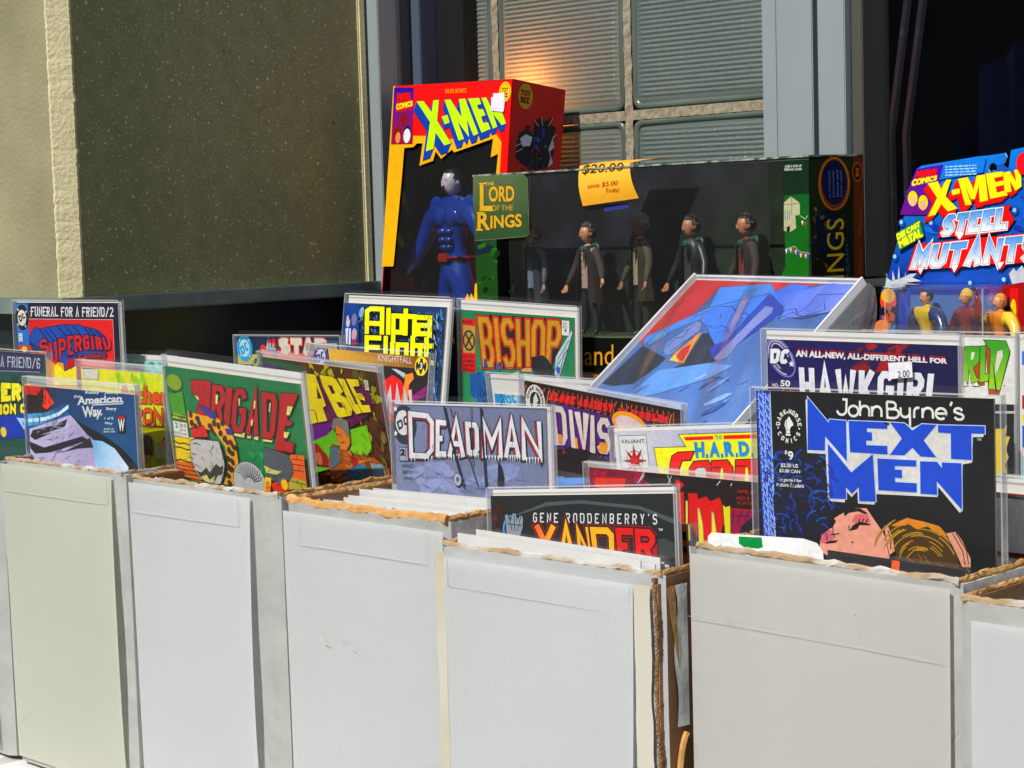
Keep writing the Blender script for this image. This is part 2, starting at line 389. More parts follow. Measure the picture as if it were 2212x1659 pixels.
    def build(s, name, parent, side=None, mat_=None, y0=0.0):
        me = bpy.data.meshes.new(name)
        if side is None: vv = [(x/1000, -y0-l/1000, -z/1000) for x, l, z in s.v]
        elif side == 'top': vv = [(x/1000, y0+z/1000, l/1000) for x, l, z in s.v]
        else: vv = [(side+l/1000, x/1000, -z/1000) for x, l, z in s.v]
        me.from_pydata(vv, [], s.f); a = me.attributes.new('ink', 'FLOAT_COLOR', 'POINT')
        for i, c_ in enumerate(s.c): l_ = (c_[0]+c_[1]+c_[2])/3; a.data[i].color = (*[min(.86, max(.002, (l_+(q-l_)*1.14)*FACT)) for q in c_], 1)
        o = link(name, me, parent, [mat_ or INK]); return o

# ------------------------------------------------------------ the setting
def plane_obj(name, x0, x1, y0, y1, z, m):
    bm = bmesh.new(); bm.faces.new([bm.verts.new(c) for c in ((x0,y0,z),(x1,y0,z),(x1,y1,z),(x0,y1,z))]); return fin(bm, name, m)
M_ground = mat('pavement_concrete', (.30, .29, .27), .85, noise_amt=.2, nscale=3, bump=.3, bscale=30)
M_road = mat('road_asphalt', (.055, .055, .057), .9, noise_amt=.25, nscale=4, bump=.4, bscale=60)
tag(plane_obj('ground', -60, 60, -60, 60, -.78, M_road), kind='structure')
bm = bmesh.new(); bm_box(bm, -20, 20, -2.2, 1.03, -.776, -.66); tag(fin(bm, 'pavement', M_ground), kind='structure')
# houses over the road: they are what the glass and the gloss mirror
M_br = mat('dark_brick_front', (.10, .075, .06), .9, noise_amt=.3, nscale=2)
M_dk = mat('dark_glazing', (.012, .014, .018), .1)
for i, (x0, x1, h_) in enumerate(((-22, -9, 8.5), (-8.9, 3, 7.2), (3.1, 16, 9))):
    t = empty('terraced_house', ((x0+x1)/2, -14, -.78)); tag(t, ['tall dark brick house across the road, on the left', 'lower dark brick house across the road, in the middle', 'tallest dark brick house across the road, on the right'][i], 'house')
    box('wall', -(x1-x0)/2, (x1-x0)/2, -3, 0, 0, h_, M_br, t)
    for k in range(4):
        for j in range(2):
            xx = -(x1-x0)/2+1.2+k*2.8; box('window', xx, xx+1.1, .0, .04, 1.2+j*3, 2.8+j*3, M_dk, t)

# polished granite pier beside the window (its window side faces the camera)
def granite(name, base, speck, rough):
    m = mat(name, base, rough, noise_amt=.2, nscale=45, spec=.4); t = m.node_tree; b = t.nodes['Principled BSDF']
    tc = t.nodes['Texture Coordinate']; L = t.links.new
    src = b.inputs['Base Color'].links[0].from_socket
    for sc_, th, c_ in ((210, .71, speck), (400, .66, tuple(v*.6 for v in speck)), (90, .80, (.20, .10, .05))):
        n = t.nodes.new('ShaderNodeTexNoise'); n.inputs['Scale'].default_value = sc_; n.inputs['Detail'].default_value = 1; L(tc.outputs['Object'], n.inputs['Vector'])
        r = t.nodes.new('ShaderNodeMapRange'); r.inputs['From Min'].default_value = th-.04; r.inputs['From Max'].default_value = th+.02; L(n.outputs[0], r.inputs['Value'])
        mx = t.nodes.new('ShaderNodeMix'); mx.data_type = 'RGBA'; L(r.outputs[0], mx.inputs['Factor']); L(src, mx.inputs['A']); mx.inputs['B'].default_value = (*c_, 1); src = mx.outputs['Result']
    L(src, b.inputs['Base Color']); return m
M_gran = granite('speckled_dark_stone', (.25, .25, .115), (.60, .60, .42), .36)
M_stucco = mat('cream_stucco', (.31, .285, .155), .9, col2=(.20, .185, .10), nscale=9, thr=(.3, .72), bump=.6, bscale=200)  # darker tone of the mottling paints in broad soft shade
M_cream = mat('cream_render_edge', (.64, .57, .33), .85, noise_amt=.15, nscale=40, bump=.7, bscale=240)
M_ledge = mat('slate_ledge', (.15, .20, .18), .5, noise_amt=.3, nscale=30, bump=.2)
M_tile = mat('black_tile', (.008, .014, .013), .32, spec=.4)
pier = empty('stone_pier', (-1.68, 1.28, -.66)); tag(pier, 'pier left of the window with cream rendered front and olive speckled stone side', 'pier')
def pbox(n, x0, x1, y0, y1, z0, z1, m, bev=0): return box(n, x0+1.68, x1+1.68, y0-1.28, y1-1.28, z0+.66, z1+.66, m, pier, bev)
pbox('stone_panel', -1.90, -1.680, 1.087, 1.485, .433, 1.02, M_gran)
pbox('rendered_front', -3.2, -1.6915, 1.0645, 1.6, .428, 1.02, M_stucco, .004)
# rough cream arris between the two
bm = bmesh.new(); g = random.Random(3); prev = None; N = 240
for i in range(N+1):
    z = .430+.66+i*.59/N; j = g.uniform(-.0005, .0005)+(.0016 if 62 < i < 65 or 84 < i < 88 else 0); k = g.uniform(-.0006, .0006)
    row = [bm.verts.new((x+1.68, y-1.28, z)) for x, y in ((-1.6950, 1.0640+k), (-1.6905, 1.0632+k), (-1.6838, 1.073+k), (-1.6772, 1.0825+j), (-1.6815, 1.089+j))]
    if prev:
        for a in range(4): bm.faces.new((prev[a], prev[a+1], row[a+1], row[a]))
    prev = row
fin(bm, 'rendered_edge', M_cream, pier, True)
pbox('edge_strip', -1.690, -1.677, 1.485, 1.4965, .425, 1.02, M_cream, .002)
pbox('ledge', -3.2, -1.668, 1.05, 1.50, .4155, .4325, M_ledge, .0015)
pbox('ledge', -3.2, -1.669, 1.048, 1.0495, .4155, .4265, M_ledge, .0015)
pbox('tile_base', -1.90, -1.684, 1.0855, 1.6, -.66, .4150, M_tile)
pbox('tile_base', -3.2, -1.6845, 1.068, 1.085, -.66, .4150, M_tile)

# window frame, glass blocks, shop window
fr = empty('window_frame', (-1.4, 1.6, .426)); tag(fr, 'grey painted metal window frame around the glass blocks and the dark pane', 'window frame')
def fbox(n, x0, x1, y0, y1, z0, z1, m, bev=.001, par=None): return box(n, x0+1.4, x1+1.4, y0-1.6, y1-1.6, z0-.426, z1-.426, m, par or fr, bev)
fbox('jamb', -1.6835, -1.6585, 1.499, 1.56, .42, 2.4, M_steel)
fbox('jamb', -1.6580, -1.6540, 1.53, 1.60, .42, 2.4, M_steeld)
fbox('jamb', -1.6860, -1.6530, 1.552, 1.60, .42, 2.4, M_blue)
fbox('jamb', -1.6525, -1.6370, 1.548, 1.60, .42, 2.4, M_blue)
fbox('jamb', -1.6365, -1.5880, 1.575, 1.60, .42, 2.4, M_black)
fbox('mullion', -1.1610, -1.1420, 1.592, 1.66, .432, 2.4, M_steel)
fbox('mullion', -1.1405, -1.0960, 1.590, 1.66, .432, 2.4, M_steel)
fbox('groove', -1.1425, -1.0800, 1.598, 1.65, .432, 2.4, M_steeld)
fbox('mullion', -1.0890, -1.0560, 1.589, 1.66, .432, 2.4, M_steel)
fbox('rebate', -1.0555, -1.0420, 1.600, 1.65, .432, 2.4, mat('bronze_rebate', (.075, .07, .06), .5, .2))
fbox('sill', -1.70, 1.2, 1.575, 1.68, .415, .4300, M_steeld)
tag(box('wall_below_window', -1.684, 1.2, 1.60, 1.75, -.66, .414, mat('brown_lower_wall', (.05, .035, .025), .8, noise_amt=.3, nscale=10)), 'dark brown wall strip under the window behind the boxed toys', 'wall')
# glass blocks: each a ribbed lens with a bevelled rim, set in sandy mortar
M_gb = bpy.data.materials.new('ribbed_block_glass'); M_gb.use_nodes = True
t_ = M_gb.node_tree; b_ = t_.nodes['Principled BSDF']; b_.inputs['Base Color'].default_value = (.20, .26, .235, 1); b_.inputs['Roughness'].default_value = .24; b_.inputs['Specular IOR Level'].default_value = .9; b_.inputs['Metallic'].default_value = .25
tl_ = t_.nodes.new('ShaderNodeBsdfTranslucent'); tl_.inputs[0].default_value = (.85, .92, .88, 1); mx_ = t_.nodes.new('ShaderNodeMixShader'); mx_.inputs[0].default_value = .38
t_.links.new(b_.outputs[0], mx_.inputs[1]); t_.links.new(tl_.outputs[0], mx_.inputs[2]); t_.links.new(mx_.outputs[0], t_.nodes['Material Output'].inputs[0])
M_gbr = mat('block_rim_glass', (.10, .13, .105), .25, noise_amt=.3, nscale=14)
M_mortar = mat('sandy_mortar', (.30, .26, .18), .9, col2=(.18, .14, .09), nscale=160, thr=(.3, .6), bump=.6, bscale=300)
gw = empty('glass_block_panel', (-1.351, 1.6, .615)); tag(gw, 'panel of ribbed glass blocks with sandy mortar behind the red toy box', 'glass blocks')
PITCH = .208
def lens_mesh():
    bm = bmesh.new(); W_ = PITCH-.010; n, mrow = 92, 150; rim = .008; grid = []
    h = W_/2
    for j in range(mrow+1):
        row = []
        for i in range(n+1):
            x = -h+rim+(W_-2*rim)*i/n; z = -h+rim+(W_-2*rim)*j/mrow
            e = min(1, min(x+h-rim, h-rim-x, z+h-rim, h-rim-z)/.010); e = max(e, 0)
            y = -.0010*math.sin(z*2*math.pi/.0053+x*9)*e-.0007*math.sin(x*2*math.pi/.0050)*e*(1+.8*noise.noise((x*90, z*160, 3.3)))-.0005*noise.noise((x*420, z*300, 1.7))*e-.0015*e-.0006*math.sin(x*30+z*17)
            row.append(bm.verts.new((x, y, z)))
        grid.append(row)
    for j in range(mrow):
        for i in range(n):
            f = bm.faces.new((grid[j][i], grid[j][i+1], grid[j+1][i+1], grid[j+1][i])); f.smooth = True
    me = bpy.data.meshes.new('ribbed_face'); bm.to_mesh(me); bm.free(); me.materials.append(M_gb); return me
def rim_mesh():
    bm = bmesh.new(); h = (PITCH-.010)/2; rings = []
    for inset, y in ((0, .006), (.0006, -.0005), (.002, -.0020), (.0045, -.0022), (.0075, -.0008), (.0080, .0006)):
        r = []
        a = h-inset; cr = max(.012-inset*.6, .004)
        for cx, cz, a0 in ((a-cr, a-cr, 0), (-a+cr, a-cr, 90), (-a+cr, -a+cr, 180), (a-cr, -a+cr, 270)):
            for k in range(5): an = R(a0+k*22.5); r.append(bm.verts.new((cx+cr*math.cos(an), y, cz+cr*math.sin(an))))
        rings.append(r)
    for a, b in zip(rings, rings[1:]):
        for k in range(len(a)): f = bm.faces.new((a[k], a[(k+1) % len(a)], b[(k+1) % len(a)], b[k])); f.smooth = True
    me = bpy.data.meshes.new('block_rim'); bm.to_mesh(me); bm.free(); me.materials.append(M_gbr); return me
LM, RM = lens_mesh(), rim_mesh()
for i in range(-2, 1):
    for j in range(-1, 6):
        e = bpy.data.objects.new('glass_block', RM); C.objects.link(e); e.parent = gw; e.location = ((i+.5)*PITCH, 0, (j+.5)*PITCH)
        f = bpy.data.objects.new('ribbed_face', LM); C.objects.link(f); f.parent = e
bm = bmesh.new()
def strip(x0, x1, z0, z1):
    nx = max(1, int((x1-x0)/.006)); nz = max(1, int((z1-z0)/.006)); v = [[bm.verts.new((x0+(x1-x0)*a/nx, rnd.uniform(-.0025, -.0008), z0+(z1-z0)*c_/nz)) for a in range(nx+1)] for c_ in range(nz+1)]
    for c_ in range(nz):
        for a in range(nx): bm.faces.new((v[c_][a], v[c_][a+1], v[c_+1][a+1], v[c_+1][a]))
for i in range(-2, 2): strip(i*PITCH-.0055, i*PITCH+.0055, -PITCH, 6*PITCH)
for j in range(-1, 7):
    for i in range(-2, 1): strip(i*PITCH+.0056, (i+1)*PITCH-.0056, j*PITCH-.0055, j*PITCH+.0055)
fin(bm, 'mortar', M_mortar, gw)
# warm lamp glowing behind the blocks
lp = bpy.data.lights.new('interior_lamp', 'POINT'); lp.energy = .42; lp.color = (1, .30, .035); lp.shadow_soft_size = .02
lo = bpy.data.objects.new('interior_lamp', lp); C.objects.link(lo); lo.location = (-1.508, 1.636, .655)
# room behind
M_room = mat('dim_room', (.012, .012, .016), .9)
bm = bmesh.new(); bm_box(bm, -2.6, 2.6, 1.76, 4.2, -.6, 2.6)
bm.faces.ensure_lookup_table(); bmesh.ops.delete(bm, geom=[f for f in bm.faces if abs(f.calc_center_median().y-1.76) < .01], context='FACES')
tag(fin(bm, 'room', M_room), kind='structure')
shop = empty('shop_window', (-.4, 1.64, .43)); tag(shop, 'dark shop window pane right of the grey mullions', 'window')
gm = mat('dark_pane_glass', (.002, .003, .005), .02, spec=.30)
gm2 = film('pane_glass', 0, .02, .55, .02, 2)
box('pane', -.65, 1.6, 0, .006, 0, 2, gm2, shop)
P_ = Print((-3000, -3000, 3000, 3000)); P_.text('Tam', [(a, -b) for a, b in [(-1051.2,435.6),(-1040.1,436.1),(-1040.1,429.8),(-1051.9,429.4)]], (150, 160, 165), .005)
o_ = P_.build('window_lettering', shop, y0=-1.6385); o_.location = -Vector(shop.location)
o_.data.transform(Matrix.Identity(4))
# cloth behind the pane, and tubes added in place of a faint light streak
M_cloth = mat('dark_blue_cloth', (.008, .018, .07), .8, noise_amt=.3, nscale=6)
bm = bmesh.new(); rows = []
for j in range(2):
    rows.append([bm.verts.new((-1.20+i*.012, 2.05+.03*math.sin(i*.9)+.02*math.sin(i*2.3), (.60+.20*math.sin(min(1, i/22)*1.57)) if j == 0 else .30)) for i in range(45)])
for i in range(44): bm.faces.new((rows[0][i], rows[0][i+1], rows[1][i+1], rows[1][i]))
cl = fin(bm, 'heaped_cloth', M_cloth, None, True); tag(cl, 'dark blue cloth heaped in folds behind the dark pane', 'curtain')

for i, (xa, xb_, zt, lab_) in enumerate(((-1.268, -1.325, 1.1, 'left of two pale tubes standing in for a light streak in the dark pane'), (-1.245, -1.302, 1.1, 'right of two pale tubes standing in for a light streak in the dark pane'))):
    bm = bmesh.new(); loft(bm, [(xa, 2.1, zt), (xa-.002, 2.1, .90), ((xa+xb_)/2, 2.1, .78), (xb_, 2.1, .60), (xb_+.004, 2.1, .42)], .006, 6); o = fin(bm, 'streak_tube', mat('streak_grey', (.10, .09, .13), .4), None, True); tag(o, lab_, 'streak', 'streak tubes behind the dark pane')

# ------------------------------------------------------------ table and storage boxes
tb = empty('sales_table', (-1.1, 1.15, 0)); tag(tb, 'long folding sales table under the row of white card boxes', 'table')
box('tabletop', -.95, 1.4, -.36, .43, -.035, -.004, mat('table_laminate', (.55, .54, .5), .5, noise_amt=.1), tb, .004)
for x in (-.85, .2, 1.3):
    for y in (-.28, .36): box('leg', x-.014, x+.014, y-.014, y+.014, -.66, -.0355, M_steeld, tb)
bm = bmesh.new(); rows = []
for j in range(60):
    rows.append([bm.verts.new((-2.06+i*.02, .775+j*.014 if j else .772, (-.0035+.0018*noise.noise((i*.5, j*.35, 3)))+(0 if j > 1 else -.0))) for i in range(126)])
low = [bm.verts.new((v.co.x, .765+.006*math.sin(i*.8), -.25)) for i, v in enumerate(rows[0])]
for a, b in zip([low]+rows, rows):
    for i in range(125): bm.faces.new((a[i], a[i+1], b[i+1], b[i]))
cl = fin(bm, 'table_cover', mat('white_table_paper', (.72, .72, .70), .6, noise_amt=.06, nscale=9, bump=.3, bscale=14), None, True)
tag(cl, 'white paper cover spread on the table below the boxes', 'table cover')

def rim(parent, p0, p1, r, m, seed, sag=0, jit=.0012, name='torn_rim'):
    r0 = r; g = random.Random(seed); n = max(6, int((Vector(p1)-Vector(p0)).length/.004)); bm = bmesh.new(); path, rad = [], []
    for i in range(n+1):
        t = i/n; p = Vector(p0).lerp(Vector(p1), t); nz = noise.noise((i*.35, seed*3.1, 0)); n2 = noise.noise((i*.9, seed*7.7, 4)); r = r0*(.78 if m is M_rimw else .88)
        path.append(p+Vector((0, 0, -sag*math.sin(t*math.pi)+nz*jit*.9))+Vector((n2*jit*.5, nz*jit*.7, 0))); rad.append((r*(1+.3*n2), r*(.62+.35*noise.noise((i*.6, seed, 9)))))
    loft(bm, path, rad, 7); 
    for i_ in range(n//2):      # lifted paper fibres
        t_ = g.random(); q_ = Vector(p0).lerp(Vector(p1), t_)+Vector((0, 0, g.uniform(.2, .9)*r-sag*math.sin(t_*math.pi))); d_ = Vector((g.uniform(-.0025, .0025), g.uniform(-.0012, .0012), g.uniform(.0002, .0016))); w_ = (Vector(p1)-Vector(p0)).normalized()*g.uniform(.0008, .0028); bm.faces.new([bm.verts.new(c_) for c_ in (q_-w_, q_+w_, q_+w_*.3+d_)])
    for v in bm.verts: v.co += Vector((g.uniform(-1, 1), g.uniform(-1, 1), g.uniform(-1, 1)))*jit*.24
    o = fin(bm, name, m, parent); o['kind'] = 'stuff'; return o
def sheet(parent, xl, xr, z0, z1, off0, offs, m, name='paper_sheet', curl=None, seed=1):
    """paper hung on the front: xl, xr functions of height fraction (0 top .. 1 bottom)"""
    bm = bmesh.new(); n, k = 14, 26; g = []
    for j in range(k+1):
        t = j/k; row = []
        for i in range(n+1):
            s = i/n; x = xl(t)+(xr(t)-xl(t))*s
            y = -off0-offs(s, t)-.0003*math.sin(s*5+seed)*math.sin(t*7+seed); row.append(bm.verts.new((x, y, z1+(z0-z1)*t-(z1-.0)*0)))
        g.append(row)
    fs = [bm.faces.new((g[j][i], g[j+1][i], g[j+1][i+1], g[j][i+1])) for j in range(k) for i in range(n)]
    r = bmesh.ops.solidify(bm, geom=fs, thickness=.0004)
    return fin(bm, name, m, parent, True)
def tape(parent, x0, x1, z0, z1, slope=0, y=-.0052):
    """clear tape over the top of the sheet: only its edges and a slight sheen show"""
    bm = bmesh.new(); w_ = .00022
    for (a, b, c_, d) in ((x0, x1, z0, z0+w_), (x0, x0+w_, z0, z1), (x1-w_, x1, z0, z1)):
        bm_box(bm, a, b, y-.0002, y, c_, d)
    o = fin(bm, 'tape_edge', M_tapeline, parent); o['kind'] = 'stuff'; return o
M_tapeline = mat('tape_edge_grey', (.58, .60, .58), .5, noise_amt=.35, nscale=60)
def storage_box(label, x0, x1, y, H, yaw, depth, mfront, rimm, rr, sag=0, seed=1, side_m=None, front=True, rimside=None, jit=.0012):
    t = empty('comic_storage_box', (x0, y, 0), (0, 0, R(yaw))); W_ = x1-x0; tag(t, label, 'cardboard box', 'open white comic storage boxes on the table')
    th = .0038
    bm = bmesh.new(); nx, nz = 24, 20; rows = []
    for j in range(nz+1):
        z = .001+(H-.004)*j/nz; row = []
        for i in range(nx+1):
            s = i/nx; x = W_*s; e = min(s, 1-s)*W_; yy = (.0045-math.sqrt(max(.0045**2-(.0045-min(e, .0045))**2, 0))) if e < .0045 else 0
            yy -= .0016*math.sin(math.pi*s)*math.sin(math.pi*j/nz)+.0007*noise.noise((x*18, z*14, seed*5.0)); row.append(bm.verts.new((x, yy, z)))
        rows.append(row)
    fs = [bm.faces.new((rows[j][i], rows[j][i+1], rows[j+1][i+1], rows[j+1][i])) for j in range(nz) for i in range(nx)]
    bmesh.ops.solidify(bm, geom=fs, thickness=-.0022)
    fin(bm, 'front_panel', mfront, t, True)
    bm = bmesh.new(); bm_box(bm, .0004, th, .005, depth, .001, H-.004); fin(bm, 'side_panel', [mfront], t)
    bm = bmesh.new(); bm_box(bm, th+.0004, th+.0012, .006, depth-.006, .006, H-.003); fin(bm, 'liner', [M_kraftd], t)
    bm = bmesh.new(); bm_box(bm, W_-th, W_-.0004, .005, depth, .001, H-.004); fin(bm, 'side_panel', [side_m or mfront], t)
    bm = bmesh.new(); bm_box(bm, th+.002, W_-th-.002, depth-th, depth-.0004, .001, H-.004); fin(bm, 'back_panel', [mfront], t)
    bm = bmesh.new(); bm_box(bm, th+.002, W_-th-.002, .004, depth-th-.001, .0005, .003); fin(bm, 'bottom_panel', [M_kraft], t)
    z = H-.0022
    rim(t, (.002, .0025, z), (W_-.002, .0025, z), rr, rimm, seed, sag, jit)
    rs = rimside or rimm
    rim(t, (.0025, .004, z), (.0025, depth, z), rr*.8, rs, seed+11, 0, jit)
    rim(t, (W_-.0025, .004, z), (W_-.0025, depth, z), rr*.8, rs, seed+17, 0, jit)
    rim(t, (.004, depth-.002, z), (W_-.004, depth-.002, z), rr*.7, rs, seed+23, 0, jit)
    return t
bulge = lambda amt: (lambda s, t: amt*(s**3)*math.sin(math.pi*min(1, t*1.02))**.8+.0012*math.sin(math.pi*s)*math.sin(math.pi*t))
# 0: cut off by the left edge of the picture
b = storage_box('white box at the far left end, cut off by the picture edge', -1.749, -1.549, .897, .287, 0, .1, M_boxw, M_rimw, .0026, seed=2)
sheet(b, lambda t: .004, lambda t: .178+.004*t, .006, .279, .0026, bulge(.002), M_sheet, seed=3)
b1 = storage_box('box with the ivory paper sheet on its front, second from left', -1.540, -1.344, .8975, .292, 0, .38, M_boxw, M_rimw, .0028, seed=1, jit=.0016)
sheet(b1, lambda t: .001+.006*t, lambda t: .184+.004*math.sin(t*3)+.002*t, .006, .286, .0026, bulge(.0048), M_sheetc, seed=5)
tape(b1, .006, .18, .262, .285)
b2 = storage_box('cool white sheeted box, directly left of the one with the orange brown rim', -1.340, -1.136, .902, .289, 0, .38, M_boxw, M_rimw, .0028, seed=4, jit=.0018, rimside=M_rim)
sheet(b2, lambda t: .003+.004*t, lambda t: .173+.003*math.sin(t*3), .002, .283, .0026, bulge(.0062), M_sheet, seed=6)
tape(b2, .008, .160, .259, .281)
b3 = storage_box('box with the thick orange brown folded rim of bare cardboard', -1.131, -.946, .905, .286, 0, .38, M_boxw, M_rim, .0046, .0006, seed=5, jit=.0016)
sheet(b3, lambda t: .0015+.001*t, lambda t: .1835, .002, .276, .0026, bulge(.0012), M_sheet, seed=7)
def marks(par, lines, y):  # specks and scuffs, plus creases whose shade is drawn as grey lines
    P = Print((-5, -300, 260, 5)); 
    for ps, w_, c_ in lines: P.line([(a, -b) for a, b in ps], w_, c_)
    o = P.build('scuff_crease_marks', par, y0=y, mat_=INK_DULL); o['kind'] = 'stuff'
marks(b3, [([(38, 189), (44, 183), (52, 179)], .5, (206, 206, 200)), ([(44, 181), (50, 177), (55, 176)], .9, (210, 204, 194)), ([(70, 182), (74, 181)], .5, (160, 162, 160)), ([(76, 181), (79, 182)], .5, (150, 152, 150)), ([(84, 176), (88, 174)], .6, (160, 162, 160)), ([(64, 96), (58, 80), (50, 66)], .25, (196, 198, 198)), ([(162, 60), (168, 63), (176, 58)], .35, (180, 184, 186)), ([(100, 120), (100.6, 119)], .4, (150, 150, 150))], .0062)
tape(b3, .024, .168, .252, .275)
marks(b1, [([(14, 34), (24, 45), (30, 47)], .35, (150, 152, 140)), ([(12, 60), (40, 52), (90, 40)], .2, (196, 198, 182))], .0068)
b4 = storage_box('lower box with tan tape strips and a torn brown corrugated side', -.940, -.735, .891, .2725, 0, .21, M_card, M_rimw, .0030, seed=6, side_m=M_kraftd, jit=.0016, rimside=M_rim)
sheet(b4, lambda t: .0085-.004*t, lambda t: .1835-.003*t+.001*math.sin(6*t), .002, .262, .0030, bulge(.0030), M_sheet, seed=8)
tape(b4, .012, .181, .241, .261, y=-.0036)
def wavy_strip(par, name, x0, x1, z0, z1, y, m, j0, j1, seed):
    bm = bmesh.new(); rows = []; n = 60
    for k in range(n+1):
        z = z0+(z1-z0)*k/n; a = noise.noise((k*.12, seed, 0)); c_ = noise.noise((k*.15, seed+5, 0)); d = rnd.uniform(-.0002, .0002)
        rows.append([bm.verts.new((x0+a*j0+d, y, z)), bm.verts.new((x1+c_*j1-d, y, z))])
    fs = [bm.faces.new((a[0], a[1], b_[1], b_[0])) for a, b_ in zip(rows, rows[1:])]
    return fin(bm, name, m, par)
wavy_strip(b4, 'tape_strip', -.0012, .0080, .002, .265, -.0030, M_tape, .0016, .0006, 2)
wavy_strip(b4, 'tape_strip', .1838, .1978, .002, .263, -.0030, M_tape, .0004, .0016, 6)
marks(b4, [([(60, 180), (60.8, 180)], .5, (90, 90, 90)), ([(120, 120), (120.8, 119)], .5, (110, 110, 110)), ([(30, 170), (30.6, 169)], .4, (110, 110, 110))], .0074)
# corrugated edge laid open along the right corner
bm = bmesh.new(); g = random.Random(5)
for k in range(88):
    z = .004+k*.003; xx = .1985+.0022*noise.noise((k*.11, 9.3, .2))+g.uniform(-.0005, .0005); bm_box(bm, xx, xx+.0030+g.uniform(-.0006, .0006), -.0016+g.uniform(-.0003, .0003), .004, z, z+.0021+g.uniform(-.0006, .0008))
o = fin(bm, 'corrugated_edge', mat('dark_corrugated_edge', (.26, .13, .045), .9, noise_amt=.5, nscale=200), b4); o['kind'] = 'stuff'
bm = bmesh.new(); bm_box(bm, .2003, .2022, -.0006, .012, .002, .264); fin(bm, 'torn_side_layer', M_kraftd, b4)
bm = bmesh.new(); rr_ = [[bm.verts.new((.2056+.0008*math.sin(k), .0125+.0015*math.sin(k*.8), .262-k*.0085)), bm.verts.new((.2066, .0235, .262-k*.0085))] for k in range(12)]
for a, c_ in zip(rr_, rr_[1:]): bm.faces.new((a[0], a[1], c_[1], c_[0]))
fin(bm, 'side_flap', M_boxw, b4, True)
bm = bmesh.new(); f_ = [bm.verts.new(c_) for c_ in ((.2052, .004, .262), (.2056, .0125, .262), (.2060, .0155, .205), (.2054, .0100, .232))]; bm.faces.new(f_); fin(bm, 'torn_wedge', M_kraft, b4)
bm = bmesh.new(); loft(bm, [(.2068, .011+.012*(1-math.sin(a)), .165-.045*(1-math.cos(a))) for a in [k*math.pi/14 for k in range(1, 8)]]+[(.2068, .0115, .10), (.2064, .012, .02)], .0022, 6); fin(bm, 'handle_hole_edge', M_rim, b4, True)
b5 = storage_box('box with the plain warm grey front, under the dark cover with big blue letters', -.7225, -.5275, .9065, .290, -1.5, .195, M_boxw, M_rimw, .0032, seed=8, jit=.0018, rimside=M_rim)
sheet(b5, lambda t: .0005, lambda t: .1905, .002, .284, .0026, bulge(.0010), M_sheetg, seed=9)
marks(b5, [([(1, 244), (60, 243.4), (120, 243), (189, 242)], .28, (176, 172, 164)), ([(30, 243.8), (33, 246), (36, 243.6)], .25, (190, 170, 160)), ([(128, 262), (128.8, 261.6)], .6, (110, 106, 100))], .0056)  # long grey line draws the crease's shade into the colour
b6 = storage_box('box at the right edge with crumpled clear plastic along its rim', -.524, -.33, .893, .283, 0, .2, M_boxw, M_rimw, .0032, seed=9, jit=.002, rimside=M_rim)
sheet(b6, lambda t: .010, lambda t: .19, .002, .270, .0026, bulge(.001), M_sheet, seed=10)
# second row, mostly hidden: carries the raised comics at the back
storage_box('back row box at the left, behind the box with the ivory sheet', -1.592, -1.392, 1.292, .270, 0, .09, M_boxw, M_rim, .003, seed=21)
storage_box('back row box behind the box with the orange brown rim', -1.388, -1.198, 1.292, .270, 0, .09, M_boxw, M_rim, .003, seed=22)
storage_box('back row box behind the box with the torn corrugated side', -.880, -.674, 1.108, .270, 0, .20, M_boxw, M_rim, .003, seed=23)
storage_box('back row box at the right edge of the picture', -.668, -.470, 1.108, .270, 0, .20, M_boxw, M_rim, .003, seed=24)
rs = empty('display_riser', (-1.25, 1.49, 0)); tag(rs, 'low black riser behind the boxes that carries the boxed toys', 'riser')
box('top_board', -.43, .75, -.104, .106, .305, .3185, M_tile, rs)
for x in (-.40, .15, .70): box('support', x, x+.02, -.10, .10, 0.0, .3048, M_tile, rs)

# packed comics: only their white top edges show
M_pagew = mat('grey_page_edges', (.34, .33, .31), .8, noise_amt=.3, nscale=90)
def filler_mesh(kind):
    g = random.Random(kind); bm = bmesh.new(); W_ = .171
    bm_box(bm, 0, W_, 0, .0009, 0, .2655+g.uniform(-.001, .001), 0)
    bm_box(bm, .001, W_-.003, .0011, .0030, .001, .2625, 1)
    h0 = .2672+g.uniform(-.001, .001)
    for y in (-.0003, .0033):
        v = [bm.verts.new(c_) for c_ in ((-.002, y, .001), (W_+.003, y, .001), (W_+.003, y+.0004, h0), (-.002, y, h0))]; f = bm.faces.new(v); f.material_index = 2
    bmesh.ops.recalc_face_normals(bm, faces=bm.faces); me = bpy.data.meshes.new('packed_comic'); bm.to_mesh(me); bm.free()
    for m in (M_board, M_pagew, M_film): me.materials.append(m)
    return me
FM = [filler_mesh(i) for i in range(5)]
def pack(x0, ys, z, group, label, tilt=0):
    for y in ys:
        o = bpy.data.objects.new('packed_comic', FM[rnd.randrange(5)]); C.objects.link(o)
        o.location = (x0+rnd.uniform(0, .006), y+rnd.uniform(-.0005, .0005), z+rnd.uniform(-.0075, .0040)); o.rotation_euler = (R(tilt+rnd.uniform(-.9, .9)), R(rnd.uniform(-1.3, 1.3)), R(rnd.uniform(-.6, .6)))
        tag(o, label, 'comic book', group)
fr_ = lambda a, b, s: [a+i*s for i in range(int((b-a)/s+.5))]
pack(-1.529, fr_(.906, .920, .006), .004, 'comics packed in the ivory sheet box', 'sleeved comic packed in the ivory sheet box, only white top edge showing')
pack(-1.529, fr_(.930, .975, .006), .004, 'comics packed in the ivory sheet box', 'sleeved comic packed in the ivory sheet box, only white top edge showing')
pack(-1.327, fr_(.910, .930, .0055), .010, 'comics packed in the cool white sheet box', 'sleeved comic packed in the cool white sheeted box, only white top edge showing')
